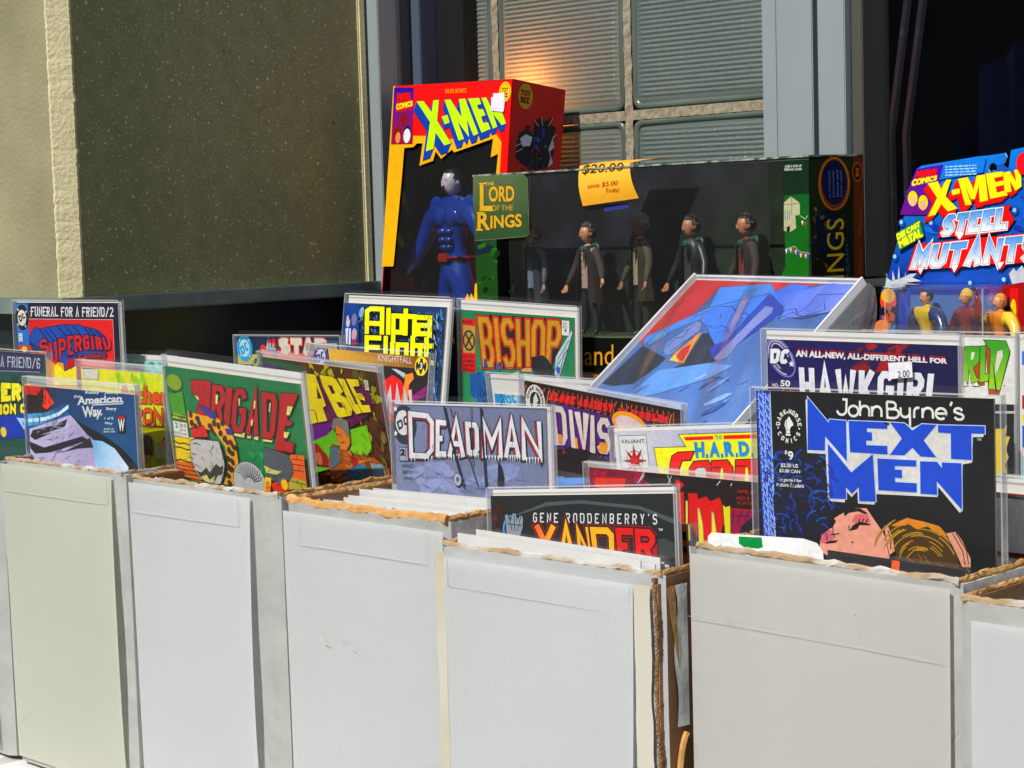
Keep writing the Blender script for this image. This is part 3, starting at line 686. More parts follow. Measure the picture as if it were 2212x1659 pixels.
pack(-1.327, fr_(.985, 1.02, .006), .002, 'comics packed in the cool white sheet box', 'sleeved comic packed in the cool white sheeted box, only white top edge showing')
pack(-1.327, fr_(1.065, 1.10, .006), .004, 'comics packed in the cool white sheet box', 'sleeved comic packed in the cool white sheeted box, only white top edge showing')
pack(-1.124, fr_(.912, 1.005, .0050), .0135, 'comics packed in the orange brown rim box', 'sleeved comic packed in the orange brown rimmed box, only white top edge showing')
pack(-1.124, fr_(1.016, 1.155, .0056), .0145, 'comics packed in the orange brown rim box', 'sleeved comic packed in the orange brown rimmed box, only white top edge showing')
pack(-.932, fr_(.899, .929, .0046), .0085, 'comics packed in the torn side box', 'sleeved comic packed in the low tan taped box, only white top edge showing')
pack(-.932, fr_(.960, 1.0, .0055), -.003, 'comics packed in the torn side box', 'sleeved comic packed in the low tan taped box, only white top edge showing')
pack(-.932, fr_(1.012, 1.052, .0055), .004, 'comics packed in the torn side box', 'sleeved comic packed in the low tan taped box, only white top edge showing')
pack(-.714, fr_(.964, 1.045, .0055), .006, 'comics packed in the warm grey front box', 'sleeved comic packed in the warm grey fronted box, only white top edge showing')
pack(-.714, fr_(1.056, 1.094, .0055), .010, 'comics packed in the warm grey front box', 'sleeved comic packed in the warm grey fronted box, only white top edge showing')
pack(-.514, fr_(.902, 1.06, .006), .008, 'comics packed in the right edge box', 'sleeved comic packed in the box at the right edge, only white top edge showing')

# ------------------------------------------------------------ comics in clear sleeves
def comic(label, pose, art_fn, cover, board=2, boardcol=M_board, W_=.178, H_=.267, flap=0, milk=M_film, lean=None, yoff=0, step=.022, sleeve=True):
    """cover = (x0, y0, x1) of the printed cover in mm from the sleeve's upper left corner"""
    x, y, z, yw, tl, rl = pose
    t = empty('bagged_comic', (x, y, z), (R(tl), R(rl), R(yw))); tag(t, label, 'comic book', 'single comics standing up out of the boxes')
    x0, y0, x1 = cover; y1 = H_*1000-3
    P = Print((x0, y0, x1, y1), step); art_fn(P); P.build('cover_print', t, y0=-.0034)
    bm = bmesh.new(); bm_box(bm, x0/1000, x1/1000, .0035, .0051, -y1/1000, -y0/1000); fin(bm, 'pages', M_page, t)
    if board is not None: bm = bmesh.new(); bm_box(bm, .0012, W_-.0018, .0052, .0060, -H_+.001, -board/1000); fin(bm, 'backing_board', boardcol, t)
    if sleeve:
        bm = bmesh.new(); n, k = 10, 12
        for yy, s_ in ((-.0006, 1), (.0068, -1)):
            g = [[bm.verts.new((W_*i/n, yy+s_*.0010*noise.noise((i*.5, j*.45, x*9+yy*100))*math.sin(math.pi*i/n), -(H_*j/k)+(0 if s_ > 0 else .004*(j == 0)))) for i in range(n+1)] for j in range(k+1)]
            for j in range(k):
                for i in range(n): bm.faces.new((g[j][i], g[j+1][i], g[j+1][i+1], g[j][i+1]))
        fin(bm, 'sleeve', milk, t, True)
        bm = bmesh.new(); bm_box(bm, -.0006, .0004, -.0002, .0062, -H_, 0); bm_box(bm, W_-.0004, W_+.0006, -.0002, .0062, -H_, 0); bm_box(bm, .0011, W_-.0011, -.0003, .0001, -.0008, .0003)
        fin(bm, 'sleeve_seam', M_seam, t)
    if flap:
        bm = bmesh.new(); g = [[bm.verts.new((W_*i/8, .0055+.002*math.sin(i)*(1-j), -flap/1000*j+.0)) for i in range(9)] for j in (0, 1)]
        for i in range(8): bm.faces.new((g[0][i], g[1][i], g[1][i+1], g[0][i+1]))
        fin(bm, 'sleeve_flap', M_flap, t)
    return t
def rc(pts): return (pts[0][0], pts[0][1], pts[1][0])
K = (14, 12, 18)

def art(P):   # green cover, dark red blocks
    P.fill(G((2, 104, 58), (34, 150, 84), (90, 20), (90, 110)))
    P.blobs(30, (30, 50, 165, 130), [(30, 150, 90), (18, 132, 74)], 3, 9, 2)
    P.poly([(1.0,75.5),(28.7,73.2),(27.0,98.0),(32.7,113.8),(-1.5,111.5)], (240, 200, 40)); P.poly([(-3.0,97.9),(34.3,97.1),(35.4,114.4),(-2.0,110.6)], (214, 110, 34))
    for k in range(5): P.line([(-1.6,100.7),(31.8,103.2)] if k < 0 else [(a, b+k*3.6) for a, b in [(-1.7,101.2),(33.5,101.5)]], .8, K)
    for q in ([(0.5,79.4),(5.7,81.2),(13.2,79.9),(23.0,81.1)], [(-0.1,84.9),(8.0,84.4),(16.4,85.8),(22.4,84.6)], [(-1.1,97.7),(5.8,95.8),(12.9,96.9),(21.5,96.8)]): P.line(q, 1.2, (60, 30, 12))
    P.ell3([(10.0,25.7),(20.2,25.8),(8.5,33.6)], (32, 78, 40)); P.ell3([(10.2,24.7),(20.5,24.8),(8.6,31.9)], G((120, 150, 34), (160, 168, 60), (10, 30), (20, 60)))
    P.poly([(-0.2,34.5),(8.7,35.1),(20.2,31.7),(20.9,54.2),(2.2,53.7)], G((70, 140, 40), (120, 150, 24), (15, 60), (20, 95)))
    P.poly([(2.3,53.3),(21.1,54.6),(20.4,58.5),(2.2,57.9)], (180, 190, 60)); P.text('image', [(2.0,53.4),(20.6,54.0),(20.1,58.1),(2.1,57.2)], K, .03)
    P.poly([(1.8,60.5),(21.1,60.6),(21.1,74.4),(1.2,74.2)], (214, 216, 208), .35); P.line([(11.3,60.7),(10.2,74.1)], .5, K)
    P.text('2', [(4.4,61.5),(8.7,61.7),(8.1,66.9),(4.4,66.6)], K, .01); P.text('OCT', [(1.3,70.1),(9.5,70.1),(9.3,73.1),(1.5,73.0)], K); P.text('$1.95', [(12.2,62.1),(19.7,62.2),(19.6,65.6),(12.3,65.5)], K); P.text('$2.35', [(12.0,67.1),(19.2,67.1),(19.0,68.6),(12.1,68.7)], K); P.text('Canada', [(11.5,70.5),(19.3,70.3),(19.1,71.9),(11.6,72.0)], K)
    red, crm = (166, 6, 36), (222, 206, 130)
    for q in ([(84.5,61.0),(97.3,60.9),(95.9,65.3),(82.8,64.9)], [(100.0,61.0),(105.3,61.4),(104.4,65.2),(100.0,64.8)], [(108.7,61.0),(114.8,61.6),(113.6,65.5),(108.9,64.9)], [(120.4,61.9),(133.0,61.2),(131.1,65.1),(119.9,65.5)]): P.poly(q, crm, .35)
    P.poly([(34.5,30.6),(48.7,29.6),(46.6,41.1),(42.0,39.7)], crm, .3)
    def L(ch, q, sw):
        P.logo(ch, q, red, sw, outs=((1.0, K),)); 
    L('R', [(62.6,21.8),(79.7,21.6),(71.0,57.3),(54.1,53.6)], 5.6)
    L('G', [(90.5,21.9),(107.6,22.0),(97.6,61.0),(79.4,61.3)], 5.6); L('A', [(109.8,22.3),(126.3,22.2),(114.6,61.2),(98.2,61.7)], 5.6); L('D', [(128.3,22.0),(145.6,21.8),(134.4,62.1),(119.7,62.2)], 6.0)
    P.poly([(80.8,21.7),(88.9,22.0),(78.4,56.7),(71.5,55.9)], red, .5)
    P.poly([(34.6,20.1),(59.1,18.3),(61.0,20.9),(55.8,42.1),(46.2,70.2),(27.4,71.4),(38.0,45.8),(43.6,34.8),(33.4,31.1)], red, .6)
    P.poly([(148.9,20.4),(170.2,19.3),(163.1,29.8),(156.0,30.5),(153.8,43.0),(159.3,43.7),(157.1,47.6),(149.6,48.4),(148.2,62.3),(158.8,61.8),(156.0,71.4),(133.7,71.6),(143.0,43.7)], red, .6)
    for q in ([(155.9,31.0),(162.4,30.6),(157.3,38.7),(153.4,38.7)], [(148.2,53.9),(154.9,53.5),(150.9,59.0),(147.1,58.9)], [(65.9,30.2),(68.9,30.2),(66.6,38.6),(64.2,38.4)], [(95.1,30.5),(97.1,30.5),(95.8,36.9),(94.5,36.6)], [(115.1,30.4),(117.1,30.4),(115.1,37.6),(113.3,37.4)], [(134.4,30.2),(136.0,30.3),(133.3,38.4),(132.1,38.2)], [(108.3,47.6),(111.0,47.6),(109.0,53.2),(107.2,52.8)]): P.poly(q, crm, .25)
    # blast and boulder fist
    g = [(25.4,49.1),(44.1,50.9),(63.7,50.6),(79.5,58.3),(84.8,70.8),(85.3,87.7),(78.0,110.5),(62.8,110.6),(72.6,94.1),(70.3,75.4),(58.6,63.5),(33.7,61.6),(24.7,64.5)]
    P.poly(g, (226, 160, 30)); P.poly([(27.2,66.2),(33.7,61.6),(45.3,59.8),(49.2,69.3),(28.1,72.6)], (206, 20, 20), .3)
    P.poly([(42.2,42.1),(49.9,42.2),(64.2,47.8),(62.6,52.6),(55.2,51.6),(47.5,47.7)], (62, 52, 140), .4); P.poly([(73.0,59.9),(81.5,58.5),(83.0,64.0),(75.0,64.4)], (62, 52, 140), .3)
    for i, (x_, y_) in enumerate([(29.2,51.6),(29.2,59.2),(37.9,54.4),(33.7,61.6),(55.9,62.8),(65.1,58.0),(66.7,64.4),(53.8,59.3),(73.8,71.2),(79.2,71.5),(75.3,78.5),(71.5,68.6),(79.0,80.9),(73.2,86.4),(78.3,88.6),(72.6,94.1),(75.7,95.6),(70.5,102.0),(71.4,108.5),(40.0,58.0),(60.0,55.8),(71.2,54.5),(82.7,74.8)]): P.ell(x_, y_, 2.6, 3.4, (58, 34, 16), i*37, 8)
    P.poly([(25.5,75.5),(32.9,73.6),(45.8,72.8),(62.6,72.0),(65.5,77.8),(67.2,85.2),(67.3,92.8),(64.3,101.8),(58.5,111.2),(44.3,112.2),(33.3,110.3),(26.1,103.0),(23.4,90.7),(23.6,81.0)], (188, 186, 182), .7)
    P.poly([(27.6,102.8),(34.5,103.8),(42.6,97.9),(46.1,102.3),(56.1,93.3),(61.3,95.5),(65.9,93.0),(62.9,102.0),(57.0,103.7),(50.1,111.4),(36.0,111.4)], (60, 60, 54)); P.poly([(33.8,107.8),(41.4,104.8),(44.8,109.2),(52.7,104.3),(50.2,110.9),(38.8,111.5)], (205, 200, 120))
    for q in ([(28.5,78.5),(33.7,77.1),(38.4,78.5)], [(49.2,80.8),(51.4,84.3),(53.2,86.0)], [(37.2,89.0),(39.6,91.6)], [(56.4,76.1),(51.9,81.4)], [(64.7,76.0),(66.5,81.5),(66.7,88.2)]): P.line(q, .8, K)
    x_, y_ = [(98.5,105.8)][0]; P.ell(x_, y_, 21, 20, (176, 178, 178), 0, 24, .6)
    for a in range(-150, -20, 11): P.line([(x_+6*math.cos(R(a)), y_+6*math.sin(R(a))), (x_+14*math.cos(R(a+9)), y_+14*math.sin(R(a+9))), (x_+19*math.cos(R(a)), y_+18*math.sin(R(a)))], .7, K)
    P.poly([(154.6,72.3),(170.6,71.4),(170.6,100.6),(145.7,104.0)], (232, 104, 16))
    P.lines([[(155.2,76.1),(169.3,75.7)], [(155.2,80.7),(169.3,80.2)], [(153.7,85.9),(169.1,85.4)], [(161.7,71.8),(161.7,75.7)], [(163.4,81.0),(163.7,85.8)]], .8, (110, 40, 10)); P.poly([(151.4,92.2),(169.1,93.5),(170.6,100.6),(147.0,103.9)], (176, 166, 70)); P.lines([[(152.2,95.8),(169.3,96.7)], [(160.2,93.8),(158.4,96.8)], [(165.0,95.9),(162.9,100.8)]], .7, K)
    P.poly([(123.1,69.9),(135.3,71.2),(149.3,72.7),(155.3,79.7),(155.3,88.0),(149.5,96.1),(133.3,100.2),(123.5,95.9),(119.6,83.3)], G((78, 84, 90), (130, 134, 138), (150, 100), (165, 130)), .6)
    P.poly([(119.8,86.1),(129.9,88.5),(141.6,88.9),(134.5,92.6),(121.4,92.4)], (190, 192, 120), .3); P.poly([(119.4,96.4),(127.3,96.3),(123.7,110.8),(116.2,108.1)], (224, 190, 50), .3); P.poly([(126.6,101.1),(146.9,96.5),(148.3,103.7),(129.1,110.1)], (210, 60, 20)); P.ell(*[(143.1,99.8)][0], 4, 5, (246, 190, 30)); P.ell(*[(121.9,105.4)][0], 3, 6, (240, 120, 30))
    P.hatch((40, 90, 75, 130), 30, 6, 60, (90, 88, 80), .4, 3); P.hatch((118, 90, 150, 125), 40, 5, -30, (40, 44, 50), .5, 5); P.hatch((4, 86, 34, 125), 24, 9, 8, (90, 40, 12), .5, 6); P.hatch((30, 20, 160, 80), 16, 7, 90, (0, 90, 50), .5, 8)
comic('comic with green cover and tall dark red block letters, white board edge', (-1.3358,0.9384,0.3912,3.0,8.5,3.5), art, rc([(-1.4,10.9),(171.3,11.9)]))

def art(P):   # cable: yellow letters
    P.fill((88, 44, 20))
    P.poly([(2.2,4.7),(61.8,8.5),(70.2,14.8),(63.4,29.5),(0.8,35.4)], G((44, 92, 46), (20, 60, 40), (10, 10), (60, 20)))
    P.poly([(0.1,11.3),(11.0,11.2),(66.7,18.2),(64.8,24.7),(-0.2,21.0)], (60, 44, 96))
    P.blobs(46, (78, 6, 172, 34), [(150, 150, 30), (92, 84, 20), (60, 46, 16), (176, 172, 40), (40, 24, 12)], 3, 8, 3)
    P.blobs(30, (138, 30, 174, 120), [(140, 120, 34), (84, 64, 20), (52, 30, 14), (170, 160, 50), (110, 100, 50)], 2.4, 7, 4, .5, 70)
    P.poly([(64.3,26.3),(75.4,19.0),(157.7,17.6),(160.8,41.3),(122.1,60.8),(94.1,64.0),(56.1,81.0)], (98, 14, 74)); P.poly([(60.2,67.0),(98.5,57.2),(87.1,71.1),(57.5,80.9)], (104, 24, 130))
    P.poly([(58.8,80.7),(85.8,71.2),(96.7,63.7),(124.4,61.3),(147.8,54.9),(149.7,74.5),(139.8,85.0),(51.0,112.3)], G((96, 176, 40), (150, 214, 60), (100, 70), (130, 110)))
    P.blobs(26, (128, 84, 170, 140), [(110, 122, 50), (146, 150, 76), (88, 90, 36)], 2.5, 6, 8, .4, 65)
    yl = G((214, 196, 10), (226, 206, 30), (0, 0), (100, 60))
    for ch, q in (('C', [(20.2,16.0),(47.0,14.9),(38.9,68.6),(10.6,74.2)]), ('A', [(70.1,15.2),(85.4,15.0),(91.8,56.4),(74.2,60.7)])): P.logo(ch, q, yl, 7.5, outs=((1.6, K),)) if ch == 'C' else P.poly([(70.1,15.2),(85.4,15.0),(93.7,42.9),(88.1,45.1),(91.7,56.8),(76.9,60.0),(76.7,51.7),(74.4,48.8),(62.5,50.1),(59.4,64.3),(57.0,64.6)], yl, .8)
    P.poly([(84.4,25.2),(89.3,36.4),(82.6,37.8)], (70, 16, 50)); P.poly([(62.8,49.3),(74.8,49.6),(76.0,60.1),(59.0,64.3)], yl, .5)
    P.poly([(91.7,14.8),(110.4,14.7),(115.9,16.9),(122.9,26.9),(118.3,30.4),(128.6,32.5),(132.3,41.3),(129.3,47.7),(112.3,51.8),(107.7,50.8),(94.0,24.3)], yl, .8); P.poly([(101.9,22.8),(108.1,23.0),(111.1,29.6),(105.8,30.9)], (70, 16, 50)); P.poly([(110.2,37.4),(117.5,37.4),(120.0,41.8),(113.7,42.4)], (70, 16, 50))
    P.poly([(118.2,15.1),(127.9,15.2),(138.3,36.8),(145.7,36.1),(145.4,43.7),(137.0,46.1),(132.3,41.3)], yl, .8)
    P.poly([(130.5,14.6),(148.1,13.9),(148.3,19.6),(139.0,20.8),(142.3,26.6),(149.7,25.5),(152.4,28.6),(153.2,32.3),(145.1,31.6),(147.3,36.7),(157.6,35.6),(158.7,41.6),(146.0,43.7)], yl, .8)
    q = [(156.2,13.6),(161.7,13.6),(161.4,22.3),(156.1,22.1)]; P.poly(q, (205, 205, 190), .2); P.lines([[(a+1, b+2+i*2.2), (a+3.2, b+2+i*2.2)] for i in range(3) for a, b in [q[0]]], .8, K)
    # standing hero shape, generic armoured man
    P.poly([(58.3,82.4),(70.3,80.9),(80.7,89.2),(82.7,100.1),(53.9,102.2)], (150, 40, 40), .3); P.ell(*[(68.9,94.7)][0], 5, 6, (196, 110, 70))
    P.poly([(92.6,78.3),(104.8,79.2),(127.9,84.1),(152.1,83.5),(171.1,91.7),(170.3,104.1),(85.1,114.1),(81.8,98.6)], (176, 90, 30), .4); P.poly([(89.1,81.9),(102.4,78.7),(100.5,94.6),(85.7,102.9)], (90, 110, 130), .4)
    P.poly([(103.1,58.3),(116.1,56.1),(122.1,60.8),(120.9,74.1),(114.1,81.2),(105.4,81.5),(101.7,72.5)], (214, 130, 66), .4); P.poly([(97.1,62.1),(101.9,53.7),(112.4,51.4),(122.8,53.8),(122.5,63.9),(118.7,69.0),(114.5,61.7),(104.2,58.9),(100.1,64.9)], (122, 118, 112), .3)
    for q in ([(108.3,66.3),(108.5,70.1)], [(107.2,75.0),(113.0,73.9)], [(101.7,67.8),(106.6,68.0)]): P.line(q, .9, (90, 30, 14))
    P.poly([(105.1,100.3),(132.3,90.6),(146.3,96.5),(138.3,108.4),(102.8,113.3)], (74, 134, 168), .3); P.poly([(145.9,88.9),(162.7,88.3),(167.1,98.4),(146.2,105.8)], (150, 176, 190), .3)
    P.lines([[(90.1,109.5),(112.0,97.9),(126.0,91.4),(146.8,85.7)], [(92.9,113.1),(115.3,103.7)], [(116.4,81.7),(124.3,88.5),(125.1,94.6)]], 2.4, (226, 130, 40)); P.ell(*[(122.6,90.3)][0], 4.4, 4.6, (190, 50, 20), 0, 14, .5)
    P.blobs(30, (78, 96, 150, 150), [(240, 180, 90), (70, 40, 30), (130, 170, 190), (200, 80, 30)], .8, 2.2, 12)
    P.hatch((96, 76, 150, 130), 110, 6, 70, (50, 26, 18), .5, 4); P.hatch((96, 76, 150, 130), 70, 4, 20, (230, 170, 90), .4, 7); P.hatch((118, 8, 170, 110), 60, 6, 75, (40, 30, 10), .6, 9); P.hatch((90, 100, 150, 130), 40, 5, -30, (120, 170, 200), .5, 12)
comic('comic with slanting yellow letters on purple above a grey haired armoured man', (-1.3233,1.0335,0.3880,-4.5,11.2,2.6), art, rc([(1.8,6.0),(175.6,7.4)]), board=None, flap=16)

def art(P):   # next men
    P.fill((10, 11, 14))
    x0 = P.rect[0]; lb = (176, 200, 240); bl = (18, 74, 186)
    q = [(2.3,2.5),(13.2,2.9),(15.0,97.2),(5.6,97.1)]; P.poly(q[:4], bl)
    m = P.quadmap(q)
    ls = []
    for r_ in range(16):
        for c_ in range(2):
            u0 = .04+c_*.48; v0 = r_/16+c_*.02; ls.append([m(u0, v0), m(u0+.13, v0), m(u0+.38, v0+.052), m(u0+.38, v0+.006), m(u0+.46, v0+.012), m(u0+.46, v0+.064), m(u0+.12, v0+.018), m(u0+.10, v0+.062)])
    P.lines(ls, .42, lb); P.line([m(1, 0), m(1, 1)], .5, lb)
    # hair curls
    hx = [(32.1,43.7),(56.6,93.9)]
    P.poly([(32.1,43.7),(38.4,40.8),(52.7,41.7),(56.2,68.1),(58.8,83.4),(51.5,94.3),(37.0,100.8),(22.5,93.4),(14.3,83.5),(13.6,71.2),(21.3,58.3)], (14, 18, 34))
    g = random.Random(4); ar = []; ar2 = []
    for i in range(60):
        cx, cy = g.uniform(hx[0][0]-24, hx[1][0]-1), g.uniform(hx[0][1], hx[1][1]); r_ = g.uniform(3, 9); a0 = g.uniform(150, 330)
        (ar if i % 2 else ar2).append([(cx+r_*math.cos(R(a0+k*16)), cy+r_*.8*math.sin(R(a0+k*16))) for k in range(6)])
    P.lines(ar, 1.15, (24, 60, 150)); P.lines(ar2, .8, (34, 84, 170)); P.lines([[(a+1.2, b+1) for a, b in l] for l in ar[:14]], .9, (50, 40, 110))
    # lettering NEXT / MEN
    cream = (206, 204, 198)
    shp = [[(42.1,5.8),(57.7,21.4),(58.1,19.2),(70.5,19.6),(70.5,45.0),(54.8,30.1),(54.4,39.1),(41.5,39.3)], [(72.4,19.5),(100.2,19.3),(100.0,23.4),(85.5,23.6),(85.6,26.0),(88.9,26.0),(89.2,31.1),(84.8,31.2),(84.9,34.1),(99.8,33.9),(99.9,39.1),(73.0,39.1)],
           [(102.0,19.2),(112.3,19.4),(117.6,23.6),(124.0,19.3),(134.1,19.4),(125.2,29.1),(133.6,39.0),(122.9,39.1),(117.4,34.0),(111.6,39.0),(101.6,39.2),(110.2,28.8)], [(135.2,19.5),(166.1,18.8),(166.1,23.3),(157.3,23.5),(157.3,39.3),(143.6,39.3),(143.7,24.0),(135.2,23.9)],
           [(56.7,34.5),(73.7,51.8),(89.4,39.5),(91.0,68.8),(79.1,69.4),(78.9,60.6),(73.7,65.2),(69.5,61.4),(69.6,68.7),(57.1,69.3)], [(92.7,42.0),(119.9,41.6),(119.9,45.4),(104.9,45.8),(105.0,48.1),(109.8,48.0),(109.9,53.0),(104.9,53.1),(105.1,55.8),(120.0,55.5),(119.9,61.1),(93.1,61.5)], [(122.6,42.0),(134.2,41.7),(137.5,45.2),(137.4,41.9),(150.5,41.6),(150.4,69.5),(133.7,53.4),(134.0,61.6),(122.5,61.7)]]
    big = [(40.5,7.6),(42.3,7.0),(57.2,20.5),(111.8,18.8),(117.6,21.8),(124.0,19.1),(166.4,18.8),(164.9,25.3),(158.2,25.6),(157.3,40.9),(151.2,42.2),(150.2,69.8),(148.9,71.6),(134.6,56.8),(133.9,63.0),(91.5,64.1),(89.8,70.8),(78.0,71.0),(77.8,63.2),(73.4,67.3),(69.1,63.4),(68.3,71.0),(55.9,70.9),(54.9,41.3),(41.0,41.3)]
    P.poly(big, cream)
    for s_ in shp: P.line(s_+[s_[0]], 1.0, lb)
    for s_ in shp: P.poly(s_, bl)
    P.poly([(101.6,19.6),(97.6,19.4),(99.4,21.0),(101.4,20.9)], (10, 11, 14))
    # John Byrne's, thin round letters
    wh = (216, 216, 210)
    def arc(cx, cy, rx, ry, a, b, n=12): return [(cx+rx*math.cos(R(a+(b-a)*i/n)), cy+ry*math.sin(R(a+(b-a)*i/n))) for i in range(n+1)]
    m2 = P.quadmap([(63.6,6.1),(154.2,5.1),(154.1,17.2),(63.3,18.3)])
    def S(p): return [m2(x/960, y/150) for x, y in p]
    st = [S([(50,2),(82,4),(80,80)]+arc(44,84,36,38,0,172,8)), S(arc(135,90,38,40,0,360,16)), S([(184,10),(186,126)]), S([(186,84)]+arc(222,84,34,36,180,360,8)+[(256,128)]), S([(276,50),(278,126)]), S([(278,86)]+arc(314,86,34,36,180,360,8)+[(348,128)]),
          S([(388,12),(392,132),(430,134)]+arc(440,100,38,34,90,-90,8)+[(392,66)]), S([(392,66)]+arc(425,40,30,27,90,-90,8)+[(388,12)]), S([(490,52),(492,92)]+arc(524,92,33,32,180,10,8)), S([(558,50),(560,190)]), S([(590,128),(590,86)]+arc(618,84,28,34,180,290,6)), S([(650,52),(652,126)]), S([(652,88)]+arc(690,88,36,38,180,360,8)+[(726,128)]),
          S([(745,90),(822,88)]+arc(784,90,38,40,0,-310,14)), S([(862,0),(850,30)]), S([(935,62)]+arc(905,66,26,20,-20,-200,7)+arc(912,108,30,22,-90,120,8)+[(880,112)])]
    P.lines(st, 1.5, wh); P.text('TM', [(161.0,26.1),(163.9,26.0),(163.9,27.6),(161.0,27.7)], (180, 180, 176))
    # publisher ring
    cx, cy = [(27.8,24.8)][0]; rr = 8.2
    for txt, a0, a1, flip in (('DARK', 188, 250, 0), ('HORSE', 278, 352, 0), ('COMICS', 148, 30, 1)):
        for i, ch in enumerate(txt):
            a = R(a0+(a1-a0)*i/(len(txt)-1)); c_ = Vector((cx+rr*math.cos(a)*1.02, cy+rr*1.16*math.sin(a))); th = a+math.pi/2 if not flip else a-math.pi/2; ux = Vector((math.cos(th), math.sin(th))); uy = Vector((-ux.y, ux.x)); hw_, hh = (1.05, 1.5)
            P.logo(ch, [c_-ux*hw_-uy*hh, c_+ux*hw_-uy*hh, c_+ux*hw_+uy*hh, c_-ux*hw_+uy*hh], wh, .62)
    for a in (172, 264, 8): P.ell(cx+rr*math.cos(R(a)), cy+rr*1.1*math.sin(R(a)), .6, .6, wh, 0, 8)
    P.poly([(25.4,30.9),(29.3,30.9),(28.8,28.7),(28.6,26.7),(30.1,24.6),(31.4,24.3),(31.3,22.8),(29.8,20.6),(28.4,18.4),(27.5,19.5),(25.4,21.5),(24.7,24.3),(26.1,27.7)], wh); P.lines([[(26.5,20.6),(25.9,24.9),(27.3,27.9)], [(25.6,29.5),(29.2,29.5)]], .35, K)
    P.text('#', [(24.5,40.3),(26.4,40.3),(26.3,43.2),(24.4,43.1)], wh, .02); P.text('9', [(26.8,40.7),(31.2,40.8),(30.8,46.9),(26.9,46.8)], wh, .03)
    P.text('$2.50 US', [(21.3,48.9),(34.6,48.8),(34.4,51.6),(21.2,51.7)], wh, .02); P.text('$3.00 CAN', [(20.0,52.5),(36.1,52.4),(35.9,55.0),(20.0,55.1)], wh, .02)
    P.text('Suggested for', [(19.0,58.3),(37.2,58.2),(36.9,61.0),(18.8,61.1)], wh, .015); P.text('Mature Readers', [(17.6,61.4),(38.8,61.2),(38.6,63.8),(17.6,64.0)], wh, .015)
    # two drawn faces, thrown back
    sk = G((216, 150, 130), (196, 110, 110), (60, 90), (50, 130))
    P.poly([(71.0,75.6),(78.0,73.8),(84.9,73.3),(87.7,76.8),(91.5,81.6),(96.2,87.1),(101.8,98.4),(98.7,108.7),(71.2,111.4),(49.2,103.2),(50.4,96.2),(57.7,87.8),(60.9,81.5)], (222, 156, 136), .5)
    P.poly([(76.9,77.7),(85.8,77.0),(87.6,81.9),(77.8,84.4),(73.9,82.2)], (206, 110, 110)); P.poly([(51.5,92.6),(57.7,88.6),(61.6,93.5),(55.5,98.3),(50.4,97.9)], (206, 106, 110))
    P.poly([(68.2,77.3),(72.0,74.8),(80.0,73.7),(85.8,76.3),(83.8,77.1),(78.9,75.7),(72.0,77.2),(68.9,79.7)], K); P.poly([(55.7,88.8),(60.9,81.5),(62.3,83.1),(59.7,87.6)], K)
    P.poly([(72.2,88.3),(74.8,84.7),(79.8,82.1),(87.8,82.9),(86.6,83.8),(79.7,84.2),(77.7,87.0),(73.7,88.1)], K); P.poly([(53.7,97.6),(57.5,96.0),(63.8,95.0),(61.6,96.9),(55.5,98.0)], K); P.lines([[(81.7,82.2),(82.8,79.9)], [(84.2,82.4),(85.7,80.0)], [(79.3,82.4),(79.8,80.3)], [(58.6,92.0),(64.7,90.8)], [(59.7,90.2),(61.6,93.5)], [(72.2,88.3),(71.8,84.9)], [(73.1,95.2),(75.1,95.7)]], .7, K)
    P.poly([(97.3,83.6),(99.7,82.2),(103.1,89.9),(104.7,98.1),(100.8,101.0),(99.0,92.7)], (216, 150, 128), .5); P.line([(100.1,85.9),(102.1,91.6),(101.6,97.5)], .7, K)
    P.poly([(101.1,83.3),(106.9,79.1),(114.5,77.2),(124.8,77.9),(134.9,79.7),(140.4,85.0),(147.4,96.6),(149.1,105.4),(103.5,110.0),(105.6,98.0)], (66, 46, 14)); g = random.Random(9)
    P.poly([(102.6,82.4),(113.6,77.0),(124.8,78.5),(135.9,80.4),(142.2,86.5),(134.9,84.6),(127.5,81.1),(120.0,83.4),(114.5,80.6),(104.9,83.0)], (206, 126, 30))
    ar = []
    for i in range(34):
        cx, cy = [(123.4,104.7)][0]; r_ = g.uniform(10, 38); a0 = g.uniform(190, 310); ar.append([(cx+r_*math.cos(R(a0+k*9)), cy+r_*.85*math.sin(R(a0+k*9))) for k in range(5)])
    P.lines(ar, .6, (170, 130, 40)); P.poly([(140.4,84.3),(146.8,82.8),(151.2,88.1),(156.4,98.2),(156.3,103.1),(150.9,103.6),(147.4,96.6)], (214, 150, 128), .5); P.lines([[(144.5,83.8),(151.1,93.8),(152.8,101.8)], [(146.7,83.2),(153.8,93.6),(155.0,101.6)]], .6, K)
    P.hatch((60, 108, 100, 135), 50, 4, 30, (150, 90, 80), .3, 5); P.hatch((14, 45, 60, 130), 90, 8, 40, (16, 40, 110), .6, 6, 90); P.hatch((108, 98, 150, 130), 60, 8, 40, (150, 96, 24), .45, 8, 60)
comic('big dark comic with blue angular two line lettering and a drawn face thrown back', (-0.7101,0.9548,0.3867,0.5,-0.3,-0.6), art, rc([(2.1,2.5),(171.9,2.5)]), board=None, milk=M_film)

